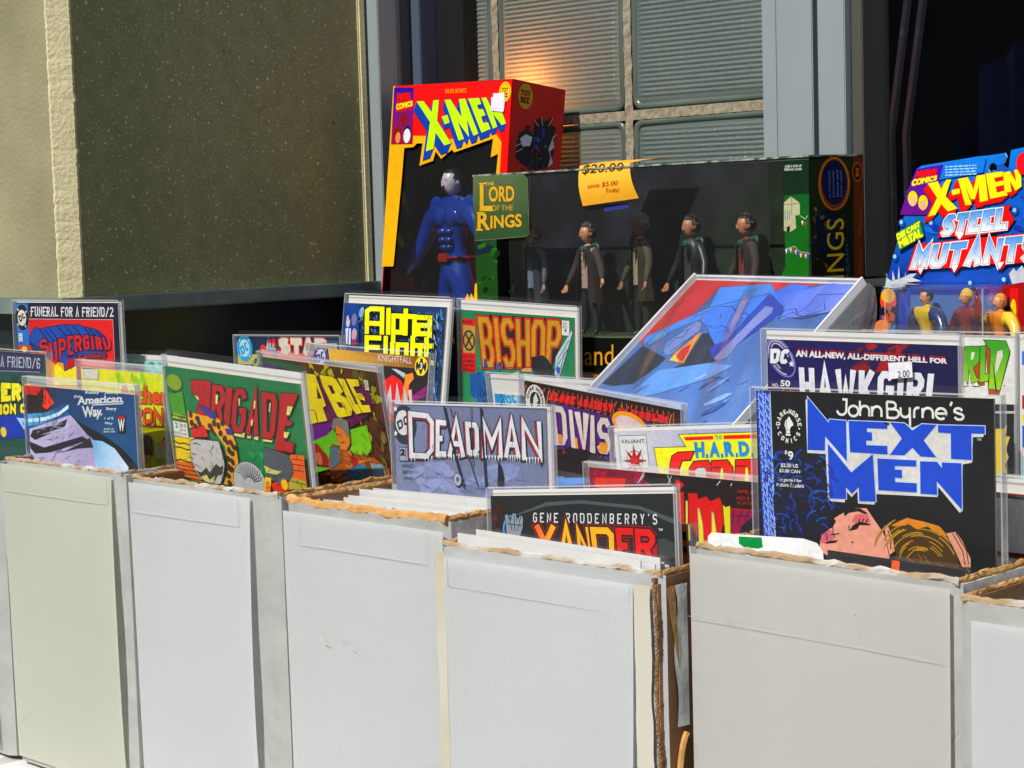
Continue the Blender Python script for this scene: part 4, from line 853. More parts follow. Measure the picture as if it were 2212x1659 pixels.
def art(P):   # hawk: navy cover, white letters
    P.fill(G((26, 18, 84), (16, 10, 60), (0, 20), (170, 60)))
    P.blobs(16, (90, 6, 130, 36), [(120, 14, 30), (150, 20, 30), (90, 12, 40)], 3, 9, 4, .5, -20); P.blobs(10, (2, 50, 30, 70), [(150, 14, 24), (190, 20, 30)], 3, 8, 5)
    w_ = (218, 220, 226); cx, cy = [(17.1,22.1)][0]
    for rx, c_ in ((17.5, (110, 110, 190)), (16, (30, 22, 80))): P.ell(cx, cy, rx, rx*.62, c_, 48, 30)
    P.lines([[(cx+15*math.cos(R(a))*math.cos(R(48))-9*math.sin(R(a))*math.sin(R(48)), cy+15*math.cos(R(a))*math.sin(R(48))+9*math.sin(R(a))*math.cos(R(48))) for a in range(30, 340, 12)], [(cx+12.6*math.cos(R(a))*math.cos(R(52))-6.5*math.sin(R(a))*math.sin(R(52)), cy+12.6*math.cos(R(a))*math.sin(R(52))+6.5*math.sin(R(a))*math.cos(R(52))) for a in range(60, 300, 12)]], 1.1, (170, 172, 196))
    P.logo('DC', [(8.9,15.7),(26.7,15.6),(23.6,26.6),(6.0,26.6)], w_, 3.4, outs=((1.0, (20, 14, 60)),), gap=.1); P.star(*[(27.1,26.5)][0], 2.6, w_)
    P.text('NO.', [(8.2,41.9),(14.4,41.8),(14.3,44.4),(8.1,44.4)], w_, .02); P.text('50', [(16.3,39.0),(25.8,39.0),(25.5,43.8),(16.1,43.9)], w_, .03)
    q = [(31.7,16.0),(166.9,17.8),(166.9,22.1),(31.5,21.8)]; P.text('AN ALL-NEW, ALL-DIFFERENT HELL FOR', [(a, b-1.6) for a, b in q], (150, 16, 34), .05); P.text('AN ALL-NEW, ALL-DIFFERENT HELL FOR', q, w_, .045)
    P.logo('HAWKGIRL', [(34.2,28.8),(165.5,28.8),(161.9,53.0),(35.5,55.4)], w_, 5.2, gap=.16)
    P.rect_(0, 84, 180, 270, (30, 20, 60))
t = comic('navy comic with white squarish letters and a small white price sticker', (-0.8280,1.1280,0.4121,-4.9,0.1,-0.1), art, rc([(3.0,8.6),(176.0,9.1)]), board=2)
def sticker(parent, pts, label_, txt, q, col=(226, 226, 232), tc=(40, 40, 60), name='price_sticker', y0=.0006):
    P = Print((-50, -50, 600, 400)); P.poly(pts, col)
    if txt: P.text(txt, q, tc, .01)
    return P.build(name, parent, y0=y0, mat_=INK_DULL)
sticker(t, [(119.1,22.3),(139.5,20.5),(140.2,31.6),(120.2,33.7)], '', '2.00', [(127.1,27.9),(137.4,26.4),(137.7,31.5),(127.5,32.8)], y0=.0008)

def art(P):   # rld
    P.fill((214, 214, 208)); gr = G((58, 150, 34), (206, 224, 30), (0, 12), (0, 62)); sh = (166, 74, 34)
    for q in ([(130.1,12.5),(138.6,12.2),(135.3,41.4),(132.1,43.0),(130.9,35.5)], [(138.8,12.7),(145.5,12.1),(149.7,40.9),(141.9,42.7)], [(151.0,9.0),(161.9,7.7),(171.4,16.4),(161.7,48.3),(153.5,48.7)]): P.poly(q, sh, .35)
    P.poly([(133.3,11.9),(146.0,11.3),(145.4,23.0),(139.8,28.2),(143.1,36.1),(145.9,37.0),(145.3,38.0),(138.6,39.8),(136.5,27.3),(135.5,39.9),(131.0,40.1)], gr, .5); P.poly([(138.8,16.2),(141.6,16.0),(140.4,21.2),(138.2,22.3)], (214, 214, 208))
    P.poly([(146.6,11.3),(151.0,10.8),(150.3,32.9),(153.6,31.7),(153.0,37.7),(145.8,39.0)], gr, .5)
    P.poly([(149.4,6.5),(167.9,6.8),(171.2,14.4),(162.8,44.3),(153.5,43.7),(155.3,14.8)], gr, .5); P.poly([(160.8,14.7),(165.1,13.6),(165.6,18.5),(159.0,34.5),(159.1,24.6)], (208, 206, 190), .3); P.poly([(156.9,22.7),(159.0,34.5),(160.6,46.9),(159.0,46.0)], (30, 60, 20))
    for ch, q in (('W', [(96.9,13.8),(109.6,13.5),(108.2,40.9),(99.0,41.3)]), ('O', [(116.4,12.8),(127.7,12.5),(126.9,40.2),(116.7,40.6)])): P.logo(ch, q, gr, 5, outs=((1, K),))
    P.text('TM', [(165.5,40.4),(167.4,40.4),(167.3,41.2),(165.5,41.2)], K)
    for q in ([(133.1,37.5),(130.8,42.1),(135.8,42.2)], [(143.1,38.6),(139.7,42.0),(145.3,42.0)]): P.poly(q, (226, 226, 222), .3)
    P.poly([(105.7,57.4),(177.8,54.7),(177.5,112.9),(105.1,118.4)], (24, 28, 32)); P.poly([(105.7,63.0),(176.7,59.9),(176.7,61.7),(105.6,64.8)], (176, 180, 180)); P.poly([(165.9,73.9),(169.1,70.8),(166.9,79.9),(171.2,79.6),(167.9,89.7),(170.1,95.6),(166.8,101.8),(168.9,107.6),(150.3,110.9),(150.6,74.8)], (226, 196, 40), .3)
comic('white comic with green to yellow letters, behind the navy one', (-0.8632,1.2537,0.4035,0.6,-0.1,0.0), art, rc([(94.7,2.9),(178.1,1.5)]), board=None)

def art(P):   # tic
    P.fill((120, 18, 20)); P.poly([(126.0,13.9),(171.4,12.5),(171.4,15.0),(126.1,16.4)], (44, 64, 74)); P.poly([(126.1,16.4),(171.4,15.0),(171.5,27.3),(126.1,30.3)], (58, 10, 12))
    P.logo('ARTIC', [(a, b) for a, b in [(109.1,19.1),(155.8,16.5),(155.9,27.7),(109.1,30.4)]], (214, 200, 30), 6, outs=((1.6, K), (.7, (120, 30, 20))), gap=.2); P.rect_(0, 60, 200, 300, (90, 16, 18))
comic('dark red comic at the right edge with yellow outlined letters, low in the box', (-0.7220,1.0500,0.3287,-0.2,-0.0,0.6), art, (4, 12, 174), board=3, flap=10)

def art(P):   # friend2
    P.fill((12, 12, 40)); P.poly([(1.2,2.8),(23.2,3.0),(22.5,46.0),(1.9,47.6)], (30, 110, 190)); P.rect_(0, 55, 20, 120, (206, 130, 30))
    P.poly([(1.9,47.6),(22.5,46.3),(27.5,51.0),(3.3,52.1)], (180, 60, 20)); P.ell(*[(13.3,51.0)][0], 5, 3, (236, 180, 30))
    P.ell3([(12.5,18.2),(24.5,18.1),(11.2,31.9)], (14, 14, 34), 0, 26, .25, (170, 190, 210)); P.ell3([(11.7,18.5),(19.2,18.4),(11.0,26.7)], (206, 208, 196)); P.logo('DC', [(5.9,16.7),(15.0,13.5),(18.9,17.8),(8.3,23.5)], (14, 14, 34), 1.8)
    for q in [(5.4,10.1),(19.9,12.2),(4.7,25.5),(17.5,27.1)]: P.star(*q, 1.9, (214, 214, 210))
    P.poly([(4.5,34.4),(11.1,34.6),(10.7,43.4),(4.5,43.2)], (206, 216, 220)); P.lines_text(*[(5.7,35.7)][0], 3.6, 6, 1.2, (30, 40, 70))
    P.logo('FUNERAL FOR A FRIEND/2', [(28.9,7.1),(165.7,7.2),(165.2,16.4),(28.0,16.7)], (216, 216, 222), 1.5, serif=1.15, gap=.26)
    P.poly([(23.7,19.7),(164.7,19.3),(162.4,77.8),(25.2,81.7)], G((196, 40, 14), (214, 30, 20), (20, 30), (120, 90))); P.line([(24.1,19.5),(164.3,19.2),(164.0,60.0)], .45, (200, 190, 190))
    P.blobs(20, (30, 32, 150, 48), [(180, 50, 16), (206, 50, 26)], 4, 9, 7, .3, 85)
    blue = (8, 74, 160); dk = (14, 10, 60)
    P.poly([(24.7,40.7),(29.7,32.0),(36.4,28.5),(42.5,30.0),(57.2,28.0),(71.7,26.6),(86.1,25.0),(100.1,25.8),(107.2,25.1),(119.9,27.4),(137.3,29.6),(150.4,36.0),(154.7,42.4),(143.7,47.4),(109.8,52.8),(79.7,63.1),(38.2,54.1),(27.9,51.8)], blue, 1.0, dk)
    P.poly([(25.6,43.2),(38.8,47.9),(43.5,41.7),(55.9,42.7),(40.3,54.1),(28.0,51.5)], (10, 30, 90))
    for q in ([(42.5,30.3),(58.9,43.3)], [(50.8,29.9),(66.3,42.0)], [(59.2,28.9),(73.6,40.3)], [(73.2,26.9),(89.0,37.4)], [(86.0,25.6),(100.2,36.6)], [(101.0,26.7),(112.3,35.3)], [(117.9,27.4),(128.1,35.1)], [(125.7,28.5),(136.8,35.6)], [(136.3,30.2),(146.5,36.6)]): P.line(q, 1.5, dk)
    for ch, q in (('S', [(43.6,40.4),(55.1,39.7),(58.0,53.7),(37.0,56.6)]), ('U', [(57.3,43.9),(70.9,41.6),(71.0,63.9),(63.2,65.3)]), ('P', [(74.2,39.4),(87.9,38.6),(85.1,59.3),(74.8,60.8)]), ('E', [(89.6,36.8),(99.2,36.0),(98.1,54.5),(90.5,55.3)]), ('R', [(100.8,35.7),(113.7,35.2),(113.4,50.9),(101.8,52.3)]), ('G', [(115.8,34.9),(126.6,35.1),(125.9,49.2),(116.5,49.9)]), ('I', [(128.5,35.7),(132.9,35.7),(134.3,49.0),(129.3,49.4)]), ('R', [(135.3,36.2),(144.5,36.6),(147.4,48.8),(137.7,49.1)]), ('L', [(146.9,36.9),(151.7,37.4),(155.1,48.6),(150.8,48.7)])):
        P.logo(ch, q, (200, 8, 14), 3.4, outs=((1.2, dk),))
    P.poly([(156.7,41.2),(159.9,37.6),(160.7,45.9),(156.5,49.5),(155.8,46.0)], (214, 50, 20), .3, dk)
    P.poly([(104.8,52.9),(119.9,50.8),(151.1,50.8),(152.8,54.3),(119.6,53.8),(109.5,56.4)], blue, .5, dk); P.logo('COMICS', [(117.6,53.8),(151.5,52.6),(151.1,56.7),(118.3,57.7)], (150, 20, 20), 2, outs=((.6, dk),), gap=.1)
    P.poly([(51.4,58.8),(68.3,65.2),(79.0,59.4),(103.3,58.9),(102.5,91.7),(45.1,93.5)], (236, 150, 30)); P.poly([(66.1,67.1),(71.5,64.5),(82.0,71.6),(103.8,64.4),(103.0,85.6),(64.4,86.8)], (238, 220, 20))
    P.poly([(83.6,53.9),(90.2,59.2),(103.5,55.9),(103.8,65.0),(83.1,71.5),(81.8,63.0),(74.7,62.6)], blue, .6, dk); P.logo('AND', [(86.5,61.1),(101.8,58.4),(102.2,65.6),(84.2,70.3)], (190, 10, 14), 3, outs=((.7, dk),), gap=.1)
comic('comic with arched red and blue lettering under a navy band of white words', (-1.6889,1.0044,0.4332,3.3,-0.0,-0.2), art, rc([(1.2,2.8),(173.0,3.6)]), board=2)

def art(P):   # friend6
    P.fill((30, 70, 60)); P.poly([(-105.6,6.5),(170.0,-0.7),(168.6,21.0),(-107.6,30.5)], (44, 46, 78)); P.line([(-107.5,29.2),(162.5,20.6)], .6, (150, 150, 160))
    P.logo('FUNERAL FOR A FRIEND/6', [(13.7,9.2),(163.4,7.0),(162.7,17.1),(12.8,19.8)], (176, 178, 190), 1.3, serif=1.2, gap=.30)
    P.blobs(16, (100, 30, 172, 60), [(24, 90, 56), (20, 60, 50)], 5, 12, 3)
    P.logo('SUPERG', [(42.0,36.6),(149.4,32.9),(148.4,47.6),(40.3,59.5)], (226, 216, 20), 6, outs=((1.6, (16, 40, 40)),), gap=.1); P.logo('ACTION CO', [(58.1,58.9),(150.2,51.7),(149.7,60.3),(57.2,71.0)], (220, 208, 30), 3.4, outs=((1, (16, 40, 40)),), gap=.14)
    P.poly([(30.1,75.4),(160.0,60.2),(158.5,83.4),(28.4,98.5)], (34, 56, 156)); P.poly([(120.4,67.6),(138.8,67.5),(133.5,79.2)], (150, 190, 220)); P.text('6', [(130.3,70.8),(134.5,70.8),(133.8,74.9),(130.9,74.4)], (34, 56, 156)); P.ell(*[(97.6,83.7)][0], 5, 5, (220, 200, 20))
    P.rect_(0, 118, 180, 270, (60, 60, 110))
comic('comic at the left picture edge, slate blue band over yellow letters', (-1.7194,0.9412,0.3910,3.1,0.0,1.3), art, (4, 3, 171), board=None, flap=0)

def art(P):   # american: steel collar
    P.fill(G((24, 34, 74), (8, 104, 150), (90, 5), (150, 100))); P.poly([(-3.5,9.1),(31.3,7.9),(44.9,15.4),(39.0,32.1),(-1.1,35.7)], (60, 20, 18)); P.poly([(-3.5,9.1),(31.3,7.9),(24.5,12.9),(11.0,22.0),(-1.3,17.9)], (190, 50, 20)); P.poly([(30.1,9.1),(34.9,12.4),(46.1,23.5),(33.0,30.7),(27.0,28.1),(30.1,18.5)], (222, 70, 24))
    P.poly([(3.0,17.6),(28.0,18.6),(24.4,33.0),(0.2,35.1)], (34, 14, 16))
    P.poly([(-0.2,36.9),(28.5,33.9),(51.7,27.8),(66.7,20.0),(69.7,30.3),(54.6,39.4),(29.3,45.7),(0.6,49.4)], G((90, 160, 206), (30, 60, 110), (10, 60), (60, 60)), .4); P.poly([(0.4,41.6),(30.1,38.0),(53.3,31.8),(69.3,23.9),(69.6,27.4),(53.0,35.4),(29.7,41.5),(0.8,44.9)], (190, 220, 236)); P.poly([(0.7,48.2),(29.4,44.5),(54.7,38.2),(70.1,30.2),(69.6,34.9),(54.3,41.7),(26.8,49.4),(1.4,51.1)], (30, 90, 150))
    P.poly([(1.9,51.1),(71.3,33.6),(101.6,47.8),(108.1,61.1),(171.4,74.4),(168.8,102.7),(0.4,118.4)], G((186, 178, 210), (150, 140, 176), (20, 90), (90, 120))); P.poly([(69.6,31.4),(86.7,39.6),(124.7,49.7),(150.5,59.1),(172.5,73.2),(166.1,91.7),(152.7,74.8),(112.5,56.2),(97.4,50.4)], (10, 12, 20)); P.poly([(104.9,54.5),(120.4,54.5),(139.0,60.0),(158.3,75.4),(153.8,104.1),(111.3,108.0)], G((110, 170, 210), (210, 220, 240), (90, 90), (130, 110)))
    for q in ([(1.2,63.1),(24.9,67.3),(60.7,58.8),(89.4,52.1),(98.9,54.9),(55.9,66.2),(34.8,71.3),(9.4,74.4),(2.5,70.2)], [(7.7,51.9),(45.9,44.6),(66.9,37.4),(62.1,44.7),(19.9,55.8),(41.0,52.0),(26.0,56.6),(10.9,61.2),(2.8,58.2)]): P.poly(q, (26, 24, 34))
    P.poly([(88.8,58.0),(101.2,52.5),(106.1,61.3),(80.2,64.4),(55.5,69.7)], (34, 30, 44))
    si = (200, 206, 214); P.text('Ridley * Jeanty', [(98.4,9.3),(151.3,6.5),(150.9,10.3),(98.0,13.2)], si, .02); P.text('the', [(79.3,14.2),(90.3,13.4),(90.0,16.4),(79.0,17.2)], si, .01)
    P.text('American', [(85.2,15.5),(154.7,10.1),(154.1,16.7),(84.3,23.6)], si, .03, .02, (60, 70, 84)); P.line([(104.4,20.2),(156.0,16.3),(155.1,18.1),(108.1,22.0)], 1.0, si); P.text('Way', [(91.4,23.9),(123.5,22.7),(120.5,34.0),(92.8,38.1)], si, .03, .02, (60, 70, 84)); P.line([(103.4,30.3),(122.9,29.3),(120.7,31.3)], .9, si)
    P.text('Story', [(129.6,22.7),(145.5,21.7),(145.1,25.7),(129.3,26.2)], (214, 220, 224), .02)
    for s_, q in (('1 of 8', [(126.5,31.8),(139.9,31.0),(139.7,33.5),(126.2,34.3)]), ('May', [(126.8,36.3),(138.7,35.6),(138.4,38.8),(126.5,39.1)]), ('$2.99 US', [(124.7,42.2),(140.1,41.1),(139.9,43.0),(124.5,44.0)]), ('$4.00 CAN', [(123.7,44.7),(141.4,43.5),(141.2,45.3),(123.5,46.6)])): P.text(s_, q, (190, 214, 226), .015)
    P.poly([(146.9,29.4),(157.8,28.7),(157.4,45.1),(146.1,45.5)], (20, 20, 26)); P.poly([(147.6,30.0),(157.0,29.5),(156.8,31.7),(147.3,32.3)], (190, 40, 40)); P.text('W', [(147.3,32.5),(157.1,31.9),(155.7,43.0),(147.2,43.6)], (214, 214, 214), .03)
    P.hatch((14, 50, 80, 110), 60, 9, -25, (60, 54, 84), .5, 5); P.hatch((4, 6, 50, 40), 40, 8, 80, (30, 8, 10), .6, 6); P.hatch((100, 70, 150, 110), 30, 14, 60, (220, 232, 244), .35, 7); P.hatch((10, 44, 70, 60), 26, 12, -20, (200, 226, 240), .35, 9)
comic('comic with a steel collared figure in blue and lilac at the front left', (-1.5408,0.9231,0.3662,1.4,1.1,0.7), art, rc([(-3.9,9.2),(176.0,0.5)]), board=None, flap=17)

def art(P):   # archer yellow
    P.fill(G((222, 214, 20), (196, 206, 24), (80, 5), (120, 60))); P.blobs(22, (70, 4, 170, 50), [(140, 190, 30), (206, 220, 30), (180, 204, 26)], 4, 12, 9, .5, 80)
    P.poly([(7.3,7.4),(44.2,6.6),(44.0,8.5),(7.0,9.3)], (60, 60, 40)); P.poly([(7.1,9.1),(44.0,8.3),(42.4,17.9),(7.0,18.9)], (200, 204, 190))
    m = [(84.0,20.7),(182.3,19.3),(180.8,35.1),(82.1,38.4)]; P.text('Archer', [m[0], m[1], m[2], m[3]], (206, 84, 20), .04, .025, (70, 20, 10))
    P.logo('ARMSTRONG', [(4.0,45.8),(192.2,38.3),(190.9,51.9),(2.2,61.8)], (206, 84, 20), 3.6, outs=((.8, (80, 20, 10)),), serif=2, gap=.14); P.line([(2.1,62.7),(195.3,54.1)], 1.4, (150, 50, 16))
    P.poly([(125.4,70.6),(132.1,65.5),(142.0,64.8),(148.9,68.9),(147.5,82.8),(127.6,85.5)], (38, 38, 46)); P.poly([(127.7,84.4),(142.6,83.2),(142.1,87.8),(127.3,89.0)], (206, 150, 110))
    P.poly([(151.8,75.6),(165.7,68.8),(177.2,72.5),(175.8,86.2),(149.5,86.7)], (176, 190, 150), .3); P.poly([(165.6,69.4),(173.4,63.2),(187.7,60.5),(186.9,74.1),(176.5,79.4)], (214, 140, 90), .3); P.poly([(166.9,68.2),(173.4,63.2),(187.7,60.5),(187.0,63.5),(173.0,66.6)], (90, 60, 34)); P.poly([(179.1,76.9),(190.5,80.5),(190.0,85.1),(180.7,85.3)], (70, 50, 120))
    P.hatch((10, 8, 170, 100), 70, 6, 90, (160, 190, 20), .6, 5); P.hatch((110, 70, 172, 100), 40, 5, 60, (60, 50, 30), .5, 8)
comic('bright yellow comic with brown serif letters behind the green one', (-1.5455,0.9855,0.3774,-7.5,0.0,-0.1), art, (4, 8, 174), board=None, flap=11)

def art(P):   # allstar
    P.fill(G((14, 34, 66), (24, 50, 80), (20, 5), (60, 30))); P.poly([(-2.7,20.8),(41.1,20.3),(40.1,30.6),(-3.7,31.3)], (176, 170, 90)); P.blobs(12, (20, 26, 60, 44), [(150, 150, 90), (60, 80, 90)], 3, 7, 2)
    cx, cy = [(15.2,14.2)][0]; P.dc(cx, cy, 13.6, (38, 150, 206), (178, 206, 196), (38, 150, 206), -12, 13.8)
    P.blobs(10, (44, 8, 70, 26), [(40, 110, 180), (206, 24, 34)], 4, 8, 5); P.ell(*[(48.1,14.1)][0], 5.2, 3.6, (220, 24, 40)); P.poly([(71.3,15.0),(132.4,19.4),(191.2,18.8),(190.7,24.8),(70.3,26.4)], (206, 30, 40)); P.blobs(12, (62, 22, 120, 34), [(214, 26, 40), (190, 20, 30)], 3, 7, 6)
    P.logo('ALL', [(54.0,8.1),(70.1,9.3),(70.2,15.6),(53.3,15.1)], (150, 186, 200), 2.4, gap=.1); P.logo('STAR', [(75.5,2.9),(153.6,3.2),(152.2,21.0),(76.2,19.0)], (206, 200, 184), 7.4, outs=((1.5, (206, 26, 40)),), gap=.06)
    P.rect_(120, 8, 170, 16, (150, 150, 140))
comic('comic with a pale blue roundel and cream letters on navy, before the black wall', (-1.5360,1.1702,0.3900,-2.0,0.1,-1.1), art, (2, 2, 172), board=None)

def art(P):   # knight
    P.fill((24, 20, 26)); P.poly([(23.3,0.4),(175.9,0.8),(177.5,14.7),(29.0,15.2)], G((206, 160, 40), (120, 66, 30), (30, 5), (120, 20))); P.rect_(0, 0, 22, 30, (150, 130, 110))
    cx, cy = [(14.4,10.2)][0]; P.dc(cx, cy+2, 11.5, (50, 30, 130), (190, 186, 180), (50, 30, 130), -10)
    P.text('KNIGHTFALL', [(100.9,4.7),(149.3,5.3),(150.0,11.0),(101.7,11.2)], (206, 196, 186), .0)
    cx, cy = [(162.9,12.3)][0]; P.ell3([(162.9,12.3),(171.8,12.2),(163.9,20.5)], (226, 208, 30), 0, 24, .5); P.ell3([(162.9,12.3),(170.3,12.2),(163.7,19.1)], (20, 18, 16))
    P.poly([(cx-7, cy-5), (cx-3, cy-8), (cx-1, cy-5), (cx+1, cy-5), (cx+3, cy-8), (cx+7, cy-5), (cx+8, cy+4), (cx+4, cy+2), (cx+2, cy+6), (cx, cy+3), (cx-2, cy+6), (cx-4, cy+2), (cx-8, cy+4)], (226, 208, 30)) if False else None
    for s_ in (-1, 1): P.poly([(cx+s_*1.2, cy-8.5), (cx+s_*5, cy-7), (cx+s_*7.6, cy-3), (cx+s_*5, cy-4), (cx+s_*4, cy-1), (cx+s_*2, cy-4)][::s_], (226, 208, 30)); P.poly([(cx+s_*2, cy+4), (cx+s_*4, cy+1.5), (cx+s_*5, cy+4.5), (cx+s_*7.8, cy+3), (cx+s_*5, cy+7.5), (cx+s_*1, cy+8.8)][::s_], (226, 208, 30))
    P.text('3', [(cx-1.8, cy-3), (cx+1.8, cy-3), (cx+1.8, cy+3), (cx-1.8, cy+3)], (226, 226, 220), .03)
    P.poly([(105.9,31.3),(124.6,22.3),(137.5,27.0),(145.9,38.7),(146.6,44.2),(129.6,64.3),(109.3,59.2)], (214, 16, 22)); P.poly([(146.6,44.2),(156.3,38.0),(178.8,25.5),(180.1,36.3),(156.9,43.4)], (130, 20, 110))
    P.poly([(122.2,17.0),(129.3,17.0),(142.0,20.1),(140.8,24.6),(134.2,21.7)], (176, 190, 196), .3); P.poly([(142.1,21.2),(152.3,18.9),(154.6,23.8),(148.3,29.7),(148.3,44.0),(139.6,44.7),(141.7,32.3)], (232, 140, 50), .3)
    P.logo('MAN', [(108.9,33.9),(152.4,34.4),(158.7,58.7),(112.6,57.3)], (186, 186, 190), 5, outs=((.9, (214, 16, 22)),), gap=.12)
comic('comic with a golden brown top band and a small yellow oval badge, left of centre', (-1.3398,1.1106,0.3898,-3.5,-7.1,1.2), art, (3, 4, 173), board=None)

def art(P):   # alpha
    P.fill((24, 52, 96)); P.blobs(130, (30, 18, 170, 140), [(70, 120, 176), (40, 86, 140), (120, 160, 200), (16, 34, 66), (60, 100, 160), (30, 60, 110)], 2.4, 6.5, 3, .4, 60); P.blobs(70, (120, 18, 172, 150), [(90, 140, 190), (30, 66, 116), (150, 180, 210)], 2, 5, 13, .35, 70)
    P.poly([(1.1,11.2),(27.6,10.8),(31.6,56.9),(1.9,58.2)], (40, 66, 130)); P.poly([(13.2,39.5),(16.0,39.4),(17.4,57.5),(14.1,57.7)], (206, 210, 224)); P.poly([(6.5,39.8),(12.0,38.9),(11.8,57.8),(9.6,57.2)], (206, 210, 224)); P.ell(*[(10.2,33.3)][0], 3.4, 5, (190, 190, 200)); P.ell(*[(9.3,28.4)][0], 2, 3.4, (214, 170, 150)); P.ell(*[(22.7,45.9)][0], 4.6, 7, (180, 150, 160)); P.ell(*[(20.9,29.4)][0], 4.6, 7, (110, 110, 160)); P.ell(*[(23.7,54.5)][0], 2.8, 3.6, (190, 40, 60)); P.ell(*[(33.1,20.7)][0], 4, 6, (120, 160, 190), 20)
    yl = (238, 230, 10); m = P.quadmap([(39.0,15.2),(152.9,14.8),(157.2,78.6),(44.8,81.9)])
    def S(p): return [m(x/100, y/100) for x, y in p]
    al = [S([(3,40),(3,6),(9,1.5),(26,1.5),(26,40)]), S([(3,26),(26,26)])]
    al2 = [S([(35.5,3),(35.5,40)])]
    p_ = [S([(43,53),(43,12),(55.5,12),(55.5,39),(43,39)])]; h_ = [S([(61,3),(61,40)]), S([(61,12),(74,12),(74,42)])]; a_ = [S([(78,13),(96,13),(96,42)]), S([(96,26),(79.5,26),(79.5,40),(96,40)])]
    f_ = [S([(3,90),(3,50),(22,50)]), S([(3,66),(20,66)])]; l_ = [S([(32,50),(32,90)])]; i_ = [S([(42,60),(42,90)])]; g_ = [S([(63,98),(50,98)]), S([(63,98),(63,60),(50,60),(50,86),(63,86)])]; hh = [S([(72,48),(72,90)]), S([(72,60),(83,60),(83,90)])]; t_2 = [S([(92,50),(92,88),(100,88)]), S([(87,60),(99,60)])]
    al3 = al+al2+p_+h_+a_+f_+l_+i_+g_+hh+t_2
    wv = (Vector(m(1, 0))-Vector(m(0, 0))).length; U = [[((x-m(0, 0)[0])/1, (y-m(0, 0)[1])/1) for x, y in l] for l in al3]; fx = .72
    for w_, c_ in ((wv*.068, (12, 18, 30)), (wv*.047, yl)):
        un = union([q for l in U for q in stroke_polys([(x*fx, y) for x, y in l], w_/2, w_/2)]); mp_ = lambda t: [(x/fx+m(0, 0)[0], y+m(0, 0)[1]) for x, y in t]
        P.tris([Stack([mp_(t) for t in g_]) for g_ in un] if un and isinstance(un[0], Stack) else [mp_(t) for t in un], c_)
    P.hatch((28, 12, 60, 40), 30, 4, 60, (150, 190, 220), .4, 4); P.hatch((140, 16, 172, 120), 120, 6, 100, (14, 30, 60), .5, 5); P.hatch((140, 16, 172, 120), 90, 5, 80, (160, 190, 216), .4, 6)
comic('comic with chunky yellow letters on an icy blue pattern, below the red toy box', (-1.5728,1.3580,0.4245,-2.1,-6.9,1.0), art, rc([(0.4,10.7),(169.1,8.4)]), board=2)

